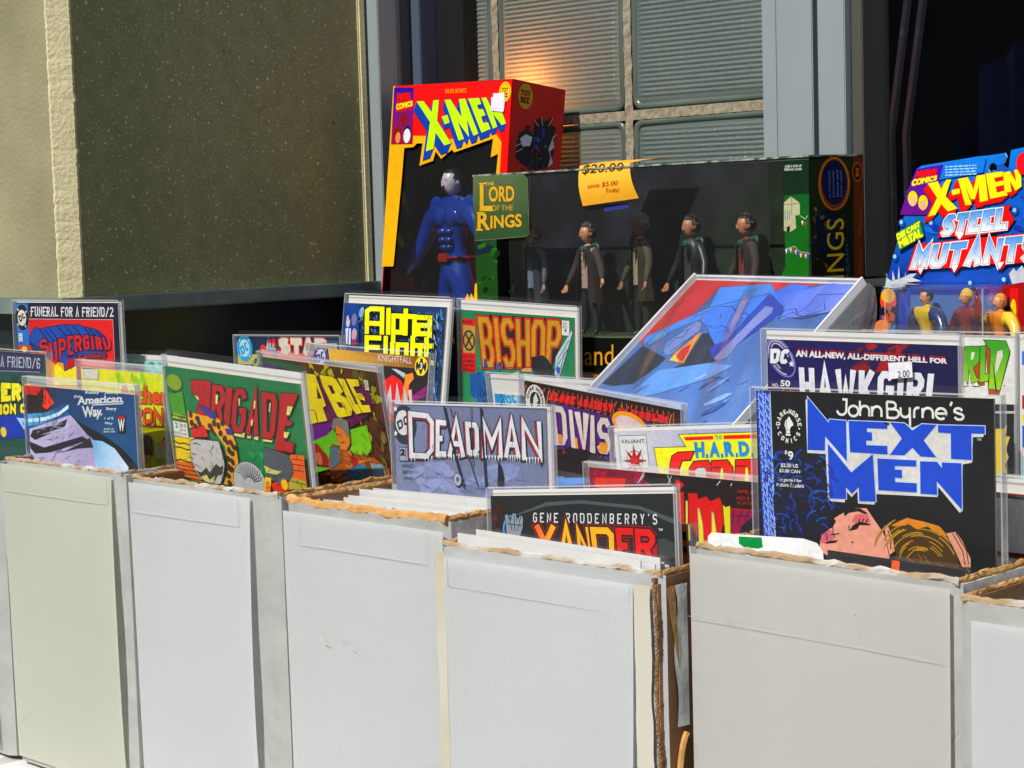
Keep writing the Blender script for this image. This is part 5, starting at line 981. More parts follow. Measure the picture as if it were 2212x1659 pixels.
def art(P):   # bishop
    P.fill(G((14, 110, 78), (60, 150, 84), (80, 10), (60, 110)))
    pass
    P.poly([(4.1,21.7),(25.2,21.6),(24.5,78.9),(2.6,79.2)], (206, 24, 30), .3); P.poly([(5.5,28.9),(24.6,28.8),(23.9,57.7),(5.5,58.2)], (176, 140, 70)); cx, cy = [(14.5,44.8)][0]; P.ell(cx, cy, 9.6, 11.2, (34, 38, 40), 0, 24); P.ell(cx, cy, 7.4, 9, (176, 140, 70), 0, 24); P.lines([[(cx-5, cy-7), (cx+5, cy+7)], [(cx+5, cy-7), (cx-5, cy+7)]], 2.4, (34, 38, 40))
    P.text('MARVEL', [(4.9,23.3),(20.5,23.2),(20.4,26.4),(4.8,26.5)], (90, 10, 14), .03); P.text('1ST NEW', [(4.7,61.0),(23.0,60.7),(23.0,63.3),(4.6,63.8)], (90, 10, 14), .02); P.text('X-MEN', [(4.5,65.6),(22.9,65.2),(22.9,68.1),(4.5,68.6)], (90, 10, 14), .03); P.text('LIMITED', [(4.4,70.5),(22.8,70.0),(22.7,72.6),(4.3,73.4)], (90, 10, 14), .02); P.text('SERIES', [(4.3,75.0),(22.7,74.5),(22.6,77.4),(4.2,78.0)], (90, 10, 14), .02)
    gold = (188, 140, 50)
    m = [(28.9,18.8),(154.0,16.6),(148.8,63.3),(36.3,71.4)]
    P.logo('BISHOP', m, gold, 5.8, outs=((2.6, (30, 24, 20)), (2.0, (206, 50, 26)), (.5, (40, 30, 20))), gap=.13)
    P.poly([(61.2,65.7),(76.2,63.3),(81.7,71.8),(72.4,70.1)], (206, 50, 26)) if False else None
    P.poly([(108.6,55.9),(125.9,52.8),(134.7,57.9),(148.6,76.0),(112.8,78.7)], (26, 28, 34)); P.poly([(92.8,71.2),(98.3,68.2),(109.3,67.4),(109.3,71.3),(98.3,72.1)], (206, 150, 100), .3); P.poly([(76.0,76.3),(90.9,71.6),(90.8,79.1),(77.8,80.1)], (170, 176, 190), .3)
    P.poly([(166.0,26.9),(166.9,24.4),(168.3,28.0),(148.6,76.0),(142.5,71.4),(144.6,53.5)], (176, 196, 206), .4); P.lines([[(163.3,35.9),(147.2,55.8)], [(161.4,44.8),(145.3,63.5)], [(156.0,52.7),(148.7,70.9)]], .8, (60, 80, 96)); P.ell(*[(147.9,66.5)][0], 3, 3.6, (40, 90, 190))
    P.poly([(154.0,15.7),(164.4,15.8),(164.2,30.8),(153.7,30.8)], (210, 214, 208), .3); P.star(*[(158.9,25.8)][0], 2.2, K); P.lines_text(*[(155.2,17.8)][0], 6, 4, 1.1, (60, 60, 60))
    P.poly([(15.7,80.9),(32.3,77.0),(41.8,81.5),(49.6,73.1),(59.0,77.6),(64.6,82.4),(90.7,80.4),(90.3,101.2),(25.7,110.7),(16.2,102.2)], (26, 84, 150)); P.blobs(26, (24, 76, 70, 112), [(26, 96, 170), (20, 60, 120), (60, 140, 150)], 2, 6, 5); P.poly([(38.4,62.7),(41.3,62.5),(44.0,70.8),(38.2,71.2)], (26, 84, 150)); P.poly([(60.3,64.4),(64.0,64.2),(62.9,74.7),(58.2,71.1)], (26, 84, 150))
    P.hatch((26, 70, 76, 110), 70, 6, 50, (14, 44, 90), .5, 5); P.hatch((30, 68, 80, 108), 40, 5, -40, (70, 150, 170), .4, 6); P.hatch((126, 44, 160, 76), 30, 8, -60, (60, 76, 90), .4, 8)
comic('comic with tall gold letters edged in red on a green cover', (-1.3985,1.3637,0.4197,-2.1,0.9,2.1), art, rc([(1.4,12.3),(170.2,11.2)]), board=2)

def art(P):   # deadman
    P.fill(G((104, 110, 136), (132, 142, 180), (80, 10), (60, 70))); P.blobs(20, (20, 50, 150, 75), [(122, 132, 170), (134, 144, 182)], 8, 18, 3, .4, 0)
    cx, cy = [(13.5,19.3)][0]; P.ell3([(13.4,19.8),(27.9,20.0),(12.7,35.9)], (44, 50, 60)); P.ell3([(12.3,18.3),(21.2,18.6),(11.8,28.6)], (200, 202, 206)); P.logo('DC', [(5.3,17.5),(17.5,11.6),(19.7,18.1),(6.9,25.1)], (44, 50, 60), 2.0)
    for q in [(3.6,7.0),(20.1,29.3),(21.3,9.9),(2.9,27.3)]: P.star(*q, 2.8, (214, 216, 220))
    P.poly([(7.0,39.0),(24.4,38.6),(23.6,49.2),(6.9,49.7)], (150, 152, 170), .5); P.line([(14.7,38.9),(14.4,49.4)], .6, K); P.text('2', [(7.7,40.0),(14.0,39.8),(13.7,45.4),(7.4,45.7)], (30, 34, 40), .06); P.lines_text(*[(16.2,40.2)][0], 6, 3, 1.6, (60, 64, 80)); P.ell(*[(19.6,45.7)][0], 2, 2.6, (60, 64, 80))
    for s_, q in (('VANCE', [(9.2,52.3),(22.2,52.1),(22.1,55.0),(9.0,55.1)]), ('BEROY', [(10.1,57.6),(22.3,57.4),(22.1,60.3),(10.0,60.4)]), ('JONES', [(10.6,62.7),(22.0,62.6),(21.9,65.4),(10.5,65.6)])): P.text(s_, q, (60, 64, 80))
    red, w_ = (166, 36, 44), (206, 208, 212)
    m = P.quadmap([(22.0,9.0),(167.0,13.0),(167.7,42.5),(19.4,47.3)])
    xs = [0, .135, .225, .345, .475, .60, .735, .865, 1.0] ; g = random.Random(2)
    ltr = [('D', 0, .19, 0, 1.0), ('E', .205, .29, .14, .95), ('A', .30, .435, .10, .95), ('D', .45, .54, .14, .92), ('M', .56, .715, .06, .97), ('A', .725, .845, .03, .95), ('N', .855, 1.0, 0, 1.0)]
    def q_(a, b, c_, d): return [m(a, c_), m(b, c_), m(b, d), m(a, d)]
    for ch, a, b, c_, d in ltr: P.logo(ch, [(x-1.8, y+1) for x, y in q_(a, b, c_, d)], red, 5.0, outs=((.9, (40, 42, 54)),))
    for ch, a, b, c_, d in ltr:
        P.logo(ch, q_(a, b, c_, d), w_, 4.4, outs=((.55, (50, 52, 66)),), wob=.35)
        ps = []
        for k in range(7):
            u = a+(b-a)*(k+.5)/7; x, y = m(u, d-.03); l = g.uniform(1.5, 5); ps.append([(x-.9, y-1), (x+.9, y-1), (x, y+l)])
        P.tris(ps, w_)
    P.lines([[(62.0,3.6),(68.0,27.9),(81.6,68.2)], [(103.1,3.8),(104.2,26.8),(106.5,68.0)]], 2.4, (34, 40, 56)); P.lines([[(92.1,3.5),(92.8,50.9)], [(87.0,41.2),(97.6,67.4)], [(68.4,4.0),(71.5,12.9)]], .8, (34, 40, 56))
    P.poly([(120.3,44.8),(123.5,49.6),(125.8,57.3),(124.8,65.1),(118.8,65.4)], (26, 30, 40)); cx, cy = [(74.9,62.1)][0]; P.ell(cx, cy, 4, 5, (170, 172, 190), 0, 16, .5); P.ell(cx, cy, 1.8, 2.4, (90, 92, 110), 0, 12)
    P.hatch((20, 56, 165, 90), 60, 14, 8, (90, 94, 130), .35, 5, 8); P.hatch((20, 8, 165, 90), 60, 5, 95, (120, 124, 150), .35, 6, 5)
comic('pale lilac grey comic with ragged white letters shadowed in red', (-1.1194,1.0106,0.3541,0.7,-1.5,-1.5), art, rc([(1.7,3.2),(170.4,2.1)]), board=2, boardcol=mat('grey_board', (.5, .5, .56), .6))

def art(P):   # division
    P.fill((26, 12, 10)); g = random.Random(3)
    P.lines([[(x, 8), (x+g.uniform(-9, 3), 20), (x+g.uniform(-12, 0), 60)] for x in [6+i*5.6 for i in range(31)]], .9, (196, 84, 20)); P.lines([[(x, 10), (x-4, 24)] for x in [10+i*7.7 for i in range(22)]], .7, (226, 140, 30))
    cx, cy = [(16.2,20.9)][0]; P.ell(cx, cy, 12, 14, (206, 204, 196), 0, 26); P.ell(cx, cy, 6.6, 8, (24, 20, 20), 0, 22); P.poly([(cx-3, cy+6), (cx-2, cy-3), (cx+1, cy-7), (cx+4, cy-1), (cx+2, cy+1), (cx+3, cy+6)], (206, 204, 196))
    for i, ch in enumerate('DARK'): a = R(196+i*20); P.logo(ch, [(cx+9.4*math.cos(a)-1.2, cy+11*math.sin(a)-1.5), (cx+9.4*math.cos(a)+1.2, cy+11*math.sin(a)-1.5), (cx+9.4*math.cos(a)+1.2, cy+11*math.sin(a)+1.5), (cx+9.4*math.cos(a)-1.2, cy+11*math.sin(a)+1.5)], K, .7)
    for i, ch in enumerate('HORSE'): a = R(286+i*20); P.logo(ch, [(cx+9.4*math.cos(a)-1.2, cy+11*math.sin(a)-1.5), (cx+9.4*math.cos(a)+1.2, cy+11*math.sin(a)-1.5), (cx+9.4*math.cos(a)+1.2, cy+11*math.sin(a)+1.5), (cx+9.4*math.cos(a)-1.2, cy+11*math.sin(a)+1.5)], K, .7)
    P.poly([(32.7,19.6),(46.2,18.8),(102.7,21.0),(116.7,20.0),(145.4,19.7),(164.0,21.9),(150.0,59.4),(108.6,66.4),(94.8,52.5),(35.9,57.7)], (84, 34, 120), .4)
    red = (214, 52, 26); q = [(34.5,11.1),(169.4,11.3),(168.0,18.3),(33.1,17.0)]
    P.logo('ALONE AGAINST', [(35.8,10.4),(109.2,10.5),(108.4,17.7),(32.5,17.1)], red, 3.2, outs=((.7, K),), gap=.14); P.logo('THE', [(114.1,12.9),(124.9,12.3),(124.4,16.4),(113.7,16.4)], red, 1.8, outs=((.5, K),)); P.logo('WORLD!', [(128.6,11.8),(169.2,11.4),(168.0,17.4),(127.7,18.4)], red, 3.2, outs=((.7, K),), gap=.14)
    w_ = (206, 196, 186)
    for ch, qq in (('D', [(38.7,20.9),(53.6,20.9),(55.6,51.5),(39.0,54.1)]), ('I', [(56.5,22.0),(62.4,21.7),(66.5,55.0),(58.5,52.1)]), ('V', [(63.9,22.5),(81.3,22.0),(79.0,53.0),(70.3,51.3)]), ('I', [(82.0,22.9),(88.4,22.5),(89.7,53.3),(79.7,53.9)]), ('S', [(91.3,23.6),(106.1,22.5),(105.4,51.8),(89.1,52.4)]), ('I', [(110.3,23.4),(115.2,23.2),(115.9,53.1),(108.9,53.2)]), ('O', [(119.4,22.5),(137.2,21.9),(136.6,51.7),(120.1,53.4)]), ('N', [(139.9,22.5),(156.1,21.1),(155.5,50.6),(139.3,51.3)])):
        P.logo(ch, qq, w_, 5.2, outs=((1.1, (60, 20, 90)),))
    P.poly([(63.9,43.5),(66.8,44.1),(68.7,54.6),(65.1,53.1)], (236, 150, 30)); P.poly([(93.6,43.5),(102.1,42.7),(101.2,51.5),(91.2,51.0)], (236, 150, 30)); P.poly([(43.9,44.0),(49.1,44.2),(48.9,51.5),(44.4,51.7)], (222, 140, 90))
    P.ell(*[(127.6,24.3)][0], 20, 10, (226, 150, 40), 8, 20, .5); P.ell(*[(127.6,24.9)][0], 16, 7, (214, 190, 190), 8, 18)
    P.poly([(52.5,53.5),(77.5,52.2),(108.8,58.3),(122.4,74.2),(49.9,86.8)], (26, 20, 18))
comic('comic with white letters on purple under orange red words, sloping down rightwards', (-1.0478,1.0905,0.3718,-5.2,4.0,4.7), art, (3, 5, 182), W_=.185, board=None, flap=13)

def art(P):   # hard
    P.fill(G((196, 198, 204), (150, 154, 190), (30, 30), (70, 10)))
    P.poly([(7.1,8.0),(33.7,8.0),(34.6,33.1),(7.7,32.8)], (204, 206, 206), .45, (40, 50, 50)); P.text('VALIANT.', [(8.6,10.9),(33.3,10.9),(33.0,13.9),(8.7,13.8)], (50, 54, 60), .02)
    c = [(21.2,26.8)][0]; P.ell3([(21.2,26.8),(29.1,26.8),(20.5,34.2)], (70, 76, 80), 0, 30); P.ell3([(21.2,26.8),(28.6,26.8),(20.6,33.6)], (204, 206, 206), 0, 30)
    for tip, a, b in (([(20.9,14.8)][0], [(19.0,24.3)][0], [(22.9,24.4)][0]), ([(12.6,18.7)][0], [(20.1,24.9)][0], [(17.9,26.8)][0]), ([(29.0,18.3)][0], [(22.5,24.4)][0], [(25.1,26.2)][0]), ([(9.7,27.1)][0], [(19.2,25.9)][0], [(18.9,28.6)][0]), ([(32.8,27.1)][0], [(24.0,25.6)][0], [(23.7,28.7)][0]), ([(12.7,35.3)][0], [(18.3,27.4)][0], [(21.2,29.3)][0]), ([(28.5,35.5)][0], [(21.2,29.3)][0], [(24.6,27.5)][0]), ([(20.2,39.1)][0], [(19.0,28.0)][0], [(23.7,28.1)][0])): P.poly([tip, a, c, b], (150, 30, 36), .2, (90, 20, 24)); P.poly([tip, a, c], (200, 24, 40))
    P.ell3([(21.3,26.7),(24.6,26.7),(21.0,29.6)], (196, 20, 40))
    yl = (238, 226, 16); P.poly([(66.0,8.2),(165.7,7.7),(168.6,51.2),(45.5,51.4),(41.5,17.8),(72.2,17.5)], yl, .6, (70, 70, 10))
    rd = (220, 40, 18); P.poly([(70.0,10.0),(97.6,9.6),(97.4,12.3),(71.8,12.7)], rd); P.poly([(106.8,9.5),(160.1,9.0),(160.5,12.2),(106.8,12.2)], rd); P.text('THE', [(98.8,9.3),(105.6,9.2),(105.5,12.3),(98.7,12.4)], (60, 150, 130), .03)
    for ch, q in (('H', [(79.5,14.0),(88.8,13.9),(88.4,25.5),(80.3,25.7)]), ('A', [(93.6,14.3),(102.4,14.1),(102.4,25.2),(92.9,25.3)]), ('R', [(106.6,14.2),(115.8,14.1),(115.5,24.9),(107.1,25.1)]), ('D', [(119.7,14.3),(129.0,14.1),(129.0,24.8),(120.1,25.0)])): P.text(ch, q, (10, 136, 206), .055, .02, (110, 190, 90))
    for a, b in [(90.7,24.6),(104.4,24.5),(117.7,24.3),(131.5,24.5)]: P.rect_(a-1, b-1.8, a+1, b+1.2, (20, 120, 180))
    red = (214, 10, 16); oc = (70, 20, 10)
    P.poly([(56.1,29.6),(58.2,24.2),(63.8,21.6),(78.5,21.2),(74.9,26.8),(67.0,27.0),(63.7,33.3),(61.4,45.3),(53.0,45.3)], red, .9, oc)
    P.poly([(72.4,45.3),(73.9,33.4),(78.1,28.6),(91.5,27.9),(94.7,32.9),(94.3,45.4)], red, .9, oc); P.poly([(78.3,45.3),(79.0,34.6),(82.1,33.1),(88.1,33.2),(89.0,35.3),(88.0,45.4)], (206, 204, 200), .6, oc)
    P.poly([(92.8,45.4),(94.8,28.2),(109.1,27.8),(112.9,32.5),(113.2,45.4)], red, .9, oc); P.poly([(100.1,45.4),(102.7,33.6),(104.5,33.6),(104.5,45.4)], yl, .5, oc); P.line([(94.7,32.9),(102.8,33.0)], .9, oc)
    P.poly([(114.6,45.4),(116.6,27.8),(136.2,27.5),(142.7,32.8),(141.5,45.5)], red, .9, oc); P.poly([(122.8,45.4),(125.0,33.2),(126.8,33.2),(127.4,45.4)], yl, .5, oc); P.line([(116.6,31.9),(124.4,32.0)], .9, oc)
comic('comic with blue and red letters on yellow beside a red compass star', (-0.9218,1.0571,0.3390,1.1,-0.4,-4.4), art, rc([(4.3,4.5),(142.5,3.7)]), board=2)

def art(P):   # grim
    P.fill((24, 16, 18)); P.poly([(2.3,4.5),(52.8,4.2),(46.6,9.7),(50.9,14.8),(43.6,19.0),(45.0,33.6),(-0.2,37.6)], (124, 24, 50)); P.blobs(14, (5, 8, 60, 24), [(150, 30, 60), (100, 20, 44)], 4, 10, 2)
    P.logo('FIRST', [(8.5,11.7),(38.3,10.4),(37.0,18.2),(7.2,19.3)], (206, 60, 24), 4, outs=((1.2, (170, 14, 30)), (.6, K)), gap=.16)
    P.lines([[(56.3,4.4),(49.9,13.1)], [(81.6,5.3),(78.4,10.9)]], .7, (190, 190, 190)); P.poly([(84.2,9.6),(87.2,7.5),(93.2,10.7),(88.4,15.5),(85.7,12.1)], (206, 20, 24))
    rd = (206, 8, 10); oc = (50, 14, 10)
    P.poly([(57.5,18.9),(92.1,16.2),(91.5,37.6),(90.6,56.9),(54.7,60.5)], rd, .8, oc)
    P.poly([(93.9,22.4),(96.0,22.8),(95.8,50.6),(92.1,50.9)], (220, 214, 30), .5, (110, 130, 140))
    P.poly([(96.4,16.7),(104.0,16.4),(104.8,20.3),(112.1,17.7),(115.8,20.9),(123.8,17.6),(125.7,20.9),(126.6,35.0),(119.5,53.9),(108.8,55.0),(95.4,37.9)], rd, .8, oc)
    for q in ([(104.4,26.7),(105.5,27.2),(107.7,37.9),(108.1,55.1),(104.1,55.5)], [(116.8,28.5),(118.1,29.5),(119.6,41.4),(118.1,54.1),(115.3,54.4)]): P.poly(q, (220, 214, 30), .5, (110, 130, 140))
    P.poly([(127.0,22.8),(129.0,24.0),(132.9,22.8),(132.0,44.7),(127.8,45.1)], (220, 214, 30), .5, (90, 90, 20))
    P.poly([(86.4,8.0),(92.8,10.7),(87.8,14.8),(84.6,12.7)], (206, 10, 16))
    for q in ([(56.8,6.4),(50.0,12.8)], [(78.1,5.1),(80.8,10.1)], [(125.5,5.6),(122.2,9.0)], [(135.6,6.5),(134.4,8.6)]): P.line(q, .7, (190, 190, 190))
    P.text('APR $1', [(140.0,10.4),(155.2,10.3),(155.1,13.4),(139.9,13.2)], (170, 22, 30), .03); P.text('NO 9', [(139.6,15.2),(149.9,14.9),(149.7,17.5),(139.4,17.8)], (170, 22, 30), .02); P.text('$1.50 CAN', [(139.6,18.9),(155.1,18.3),(155.0,20.7),(139.4,21.1)], (170, 22, 30), .01)
    P.poly([(133.2,24.2),(155.2,23.4),(153.4,61.7),(130.9,64.2)], (140, 34, 70)); P.line([(133.5,24.5),(155.5,24.3)], 1, (180, 14, 20)); P.poly([(155.1,25.7),(153.4,61.7),(137.9,63.4),(141.4,37.0)], (26, 26, 40)); P.lines([[(136.6,24.5),(133.9,35.5)], [(143.5,24.4),(138.8,35.0)], [(149.0,24.3),(145.1,32.2)], [(133.6,29.3),(150.2,28.4)]], .7, (60, 16, 30))
comic('black and crimson comic with big red letters, before the yellow panelled one', (-0.9020,1.0050,0.3189,-0.1,2.4,-0.1), art, rc([(2.5,4.5),(193.1,0.5)]), board=None, flap=8)

def art(P):   # xander
    P.fill((24, 26, 28)); P.poly([(12.2,23.5),(57.3,14.0),(90.3,12.4),(144.8,16.7),(175.6,26.9),(175.8,23.5),(145.0,14.4),(90.4,10.1),(57.4,11.3)], (70, 76, 78)); P.poly([(136.0,39.4),(166.3,35.8),(176.4,40.2),(175.9,49.1),(150.7,49.5)], (54, 60, 60)); P.blobs(12, (4, 14, 14, 30), [(90, 30, 24), (60, 20, 20), (40, 20, 20)], 3, 8, 2)
    w_ = (206, 208, 208); q = P.quadmap([(43.9,18.4),(160.0,19.9),(159.7,26.7),(43.5,25.4)])
    st = 'GENE RODDENBERRY\'S'; xs = 0
    P.logo(st, [(43.9,18.7),(160.5,19.9),(160.1,26.9),(43.5,25.4)], w_, .95, gap=.75)
    cx, cy = [(21.9,30.8)][0]; P.ell(cx, cy, 9.6, 10.5, (80, 150, 206), 0, 28); P.ell(cx, cy, 8, 9, (24, 28, 40), 0, 28)
    P.poly([(15.0,20.4),(18.5,19.8),(20.9,24.7),(22.9,19.2),(26.4,19.2),(26.9,25.3),(30.6,20.5),(33.5,21.7),(32.7,29.5),(28.9,36.8),(16.7,36.9)], (130, 140, 150), .4); P.lines([[(18.5,20.4),(22.2,32.0)], [(24.6,19.8),(24.8,32.0)], [(31.4,21.1),(27.4,31.9)], [(17.3,26.5),(32.0,27.7)]], .7, (40, 44, 52))
    for i, (ch, qq) in enumerate((('X', [(44.0,27.3),(66.6,27.8),(61.9,54.3),(46.9,53.4)]), ('A', [(67.4,27.7),(84.6,28.2),(84.9,53.9),(66.9,54.2)]), ('N', [(84.9,28.4),(99.1,28.7),(101.8,53.7),(87.3,53.9)]), ('D', [(101.5,28.8),(121.1,29.2),(120.7,53.3),(101.8,53.7)]), ('E', [(122.7,29.2),(138.8,29.6),(137.6,53.1),(124.6,53.3)]), ('R', [(140.4,29.8),(158.4,30.3),(157.3,52.7),(140.7,53.0)]))):
        P.logo(ch, qq, G((206, 24, 16), (240, 170, 30), (25, 30), (66, 34)) if i < 4 else G((240, 150, 30), (206, 24, 16), (70, 30), (90, 34)), 4.6, outs=((1.9, (150, 20, 10)), (1.3, (24, 14, 12))))
    P.text('TM', [(161.5,29.4),(165.2,29.3),(165.1,31.1),(161.4,31.1)], w_)
comic('black comic with thin spaced white capitals over red to yellow letters', (-0.9341,0.9352,0.3056,-1.6,-4.7,-5.4), art, rc([(0.3,6.3),(175.3,9.7)]), board=2, step=.024)

def art(P):   # dc sliver
    P.fill((20, 24, 30)); P.dc(*[(28.0,25.3)][0], 13, (46, 150, 206), (180, 200, 190), (46, 150, 206), -6); P.poly([(3.3,20.1),(11.8,18.5),(17.4,25.3),(9.6,32.8),(1.2,33.3)], (46, 140, 200), .4)
comic('comic showing only a pale blue roundel on black, behind the ragged lettered one', (-1.2004,1.2043,0.3600,-1.4,6.8,0.4), art, (6, 21, 172), board=3, boardcol=M_board)
def art(P): P.fill((70, 180, 160)); P.blobs(26, (90, 6, 172, 30), [(60, 170, 150), (130, 214, 206), (150, 206, 214), (40, 120, 110)], 3, 8, 4); P.poly([(165, 20), (175, 10), (175, 40)], (170, 40, 60))
TEAL = (-1.640, 1.04, .3790, 0, 0, 0)
comic('comic with a strip of sea green showing, behind the bright yellow one', TEAL, art, (4, 7, 174), board=1)
def art(P):
    P.fill((24, 22, 60)); P.blobs(40, (20, 6, 174, 90), [(206, 214, 40), (160, 60, 30), (120, 110, 180), (230, 190, 40), (20, 18, 30), (190, 190, 200)], 2, 6, 11, .4, 75); P.rect_(80, 74, 174, 90, (24, 22, 30)); P.text('WEAPON', [(80, 76), (170, 76), (170, 86), (80, 86)], (226, 216, 30), .05)
SL = (-1.4865, 1.3725, .4085, 0, 0, 0)
comic('dark comic with yellow splashes between the icy blue and gold lettered ones', SL, art, (2, 3, 174), board=None)
def art(P): P.fill((206, 110, 30)); P.blobs(40, (120, 3, 174, 60), [(30, 22, 20), (24, 20, 22), (222, 130, 36)], 3, 8, 3, .4, 20)
comic('comic with black and orange tiger stripes beside the black front one', (-0.9350,0.9520,0.2885,-1.0,0.0,-1.5), art, (3, 1, 172), board=None)
def art(P):
    P.fill((206, 206, 204)); P.poly([(0, 14), (180, 14), (180, 24), (0, 24)], (60, 110, 200)); P.rect_(0, 46, 180, 56, (150, 20, 40)); P.rect_(0, 60, 180, 66, (220, 200, 30)); P.rect_(0, 68, 180, 84, (40, 90, 190)); P.rect_(0, 90, 180, 120, (150, 190, 206))
comic('comic at the right picture edge with blue, yellow and crimson stripes', (-.656, 1.2, .408, 0, 0, 0), art, (4, 4, 174), board=2)
# blank divider card with a green marker stroke, and the dark comic edge in front of the big comic
t = empty('divider_card', (-.716, .9165, .2955), (0, 0, R(-1.5))); tag(t, 'white divider card with a green marker stroke, along the grey fronted box', 'divider card')
P = Print((-5, -20, 200, 60)); P.poly([(-1, 2), (2, -.8), (60, -3.5), (74, -4.2), (84, -2.5), (88.5, 2.5), (89, 14), (-1, 14)], (226, 228, 228)); P.poly([(24, -.4), (42, -1.6), (43, 4.4), (39, 5.8), (28, 6.0), (24, 4)], (0, 130, 60)); P.build('card', t)
t = empty('bagged_comic', (-.628, .9195, .2935), (0, 0, R(-1.5))); tag(t, 'black comic top edge with one orange square beside the green marked card', 'comic book', 'single comics standing up out of the boxes')
P = Print((-5, -20, 200, 60)); P.poly([(0, 0), (96, 1.5), (96, 16), (0, 14)], (22, 16, 22)); P.poly([(46, 1.2), (51.5, 1.3), (50.5, 12), (45, 12)], (232, 96, 30)); P.build('cover_print', t)
bm = bmesh.new(); bm_box(bm, 0, .100, -.0016, -.0014, -.03, .0016); fin(bm, 'sleeve', M_film, t)
t = empty('divider_card', (-.601, 1.0, .318), (0, 0, 0)); tag(t, 'plain white rounded tab at the right edge in front of the striped comic', 'divider card')
P = Print((-5, -30, 100, 60)); P.poly([(0, 30), (0, 5), (2, 1), (7, -2), (14, -3), (60, -3), (60, 30)], (222, 222, 222)); P.build('card', t)

# ------------------------------------------------------------ the big blue sleeved comic lying back
def art(P):
    P.fill(G((50, 80, 140), (110, 150, 220), (0, 60), (100, 240)))
    P.poly([(-3.1,-6.3),(184.1,1.3),(156.3,7.7),(131.1,18.2),(107.4,7.7),(45.2,14.7),(39.7,60.0),(10.5,88.5),(-6.5,86.3)], (190, 26, 44), .4); P.poly([(100.7,3.8),(118.7,4.1),(121.1,10.5),(119.1,15.4),(107.7,12.6)], (216, 40, 40))
    P.lines([[(3.8,41.8),(45.2,14.7)], [(4.6,53.6),(55.4,31.0)], [(5.4,65.4),(54.7,39.4)], [(5.1,24.6),(47.0,12.9)], [(37.7,3.0),(107.2,9.3)]], .5, (110, 14, 40))
    bl = (70, 126, 226); P.poly([(44.5,13.0),(106.0,6.1),(119.9,15.4),(119.9,23.5),(87.2,37.9),(42.7,63.2),(12.0,90.0),(6.0,80.4),(54.7,39.4)], (84, 140, 236), .4); P.poly([(120.6,15.4),(132.4,5.3),(156.3,7.7),(149.3,17.5),(144.7,33.6),(120.2,20.2)], (80, 120, 230), .3)
    P.poly([(55.5,49.3),(82.7,34.8),(117.1,20.3),(148.7,38.1),(152.0,48.9),(112.7,65.4),(117.3,80.9),(100.1,83.7),(81.3,67.4),(59.8,55.6)], (78, 128, 226), .3)
    P.lines([[(54.7,39.4),(114.1,18.8)], [(45.4,51.4),(69.6,37.0),(82.5,36.4),(94.7,42.4)], [(79.3,54.5),(81.3,49.5),(76.8,46.5)], [(102.2,45.2),(107.1,43.4),(115.9,47.7),(111.0,51.2),(106.5,49.8)], [(86.2,65.5),(91.4,60.3),(105.1,64.3),(107.7,68.9)], [(93.7,69.8),(101.8,66.1),(112.2,70.2)], [(72.2,61.4),(82.5,63.3)], [(117.0,52.4),(109.0,56.1),(113.0,62.2)]], .9, (20, 40, 120))
    P.poly([(42.3,87.8),(48.8,69.4),(54.7,57.5),(62.8,58.7),(70.0,68.1),(64.0,81.4),(62.6,97.7),(55.8,101.4),(46.6,95.7)], (120, 140, 200), .3); P.poly([(18.7,91.2),(18.1,78.0),(22.0,71.1),(31.7,75.4),(27.7,83.9)], (90, 170, 226), .3)
    P.lines([[(46.8,92.4),(48.0,79.3),(56.3,77.1),(53.9,67.4)], [(57.9,96.4),(62.3,83.2),(69.3,76.2)], [(44.9,76.2),(55.7,65.7),(57.7,60.7)], [(20.4,91.1),(28.0,80.6),(25.1,74.2)]], .9, (30, 40, 90))
    P.poly([(74.7,69.4),(79.5,86.8),(86.9,108.5),(65.8,107.0),(64.3,95.9),(68.4,86.0),(71.1,74.5)], (232, 150, 50), .3); P.poly([(70.2,101.9),(68.0,90.8),(74.9,85.5),(80.4,94.7),(83.9,107.1)], (206, 40, 20)); P.poly([(65.8,106.2),(67.3,98.9),(79.9,108.3)], (220, 200, 90))
    P.poly([(77.6,72.4),(84.2,70.4),(110.5,87.7),(123.7,77.3),(127.5,98.9),(108.1,112.9),(80.0,115.4),(86.9,108.5)], (16, 22, 40)); P.poly([(13.6,91.5),(58.8,104.4),(57.9,114.1),(46.2,137.5),(22.9,143.0),(6.3,141.4)], (22, 32, 58)); P.poly([(115.7,18.8),(144.7,33.6),(151.3,41.1),(141.7,62.1),(129.1,83.2),(121.2,102.5),(101.2,88.4),(114.5,78.0),(115.0,41.4)], (34, 60, 170), .3)
    P.poly([(124.9,34.5),(135.4,35.6),(139.3,41.7),(134.2,62.5),(132.1,83.0),(133.6,98.4),(124.2,102.2),(118.5,99.6),(120.0,83.9),(122.2,61.7)], (130, 140, 196)); P.lines([[(150.0,39.6),(163.6,35.8),(170.3,41.7),(175.8,30.6),(174.3,18.2),(208.1,16.1)], [(153.5,48.9),(163.1,40.6),(179.3,45.1),(198.1,35.7),(189.2,26.9)], [(159.5,47.0),(181.2,47.4),(207.8,36.8)], [(153.0,25.3),(168.8,15.2)], [(113.6,118.6),(129.5,123.3),(144.5,120.4),(160.1,123.4)]], .8, (20, 30, 90))
    P.poly([(132.5,19.7),(180.2,3.8),(211.3,6.0),(210.6,36.6),(156.3,50.3),(153.0,39.5)], G((90, 120, 220), (120, 140, 230), (150, 10), (190, 40))); P.lines([[(150.0,39.6),(163.6,35.8),(170.3,41.7),(175.8,30.6),(174.3,18.2),(208.1,16.1)], [(153.5,48.9),(163.1,40.6),(179.3,45.1),(198.1,35.7),(189.2,26.9)], [(159.5,47.0),(181.2,47.4),(207.8,36.8)]], .8, (20, 30, 90))
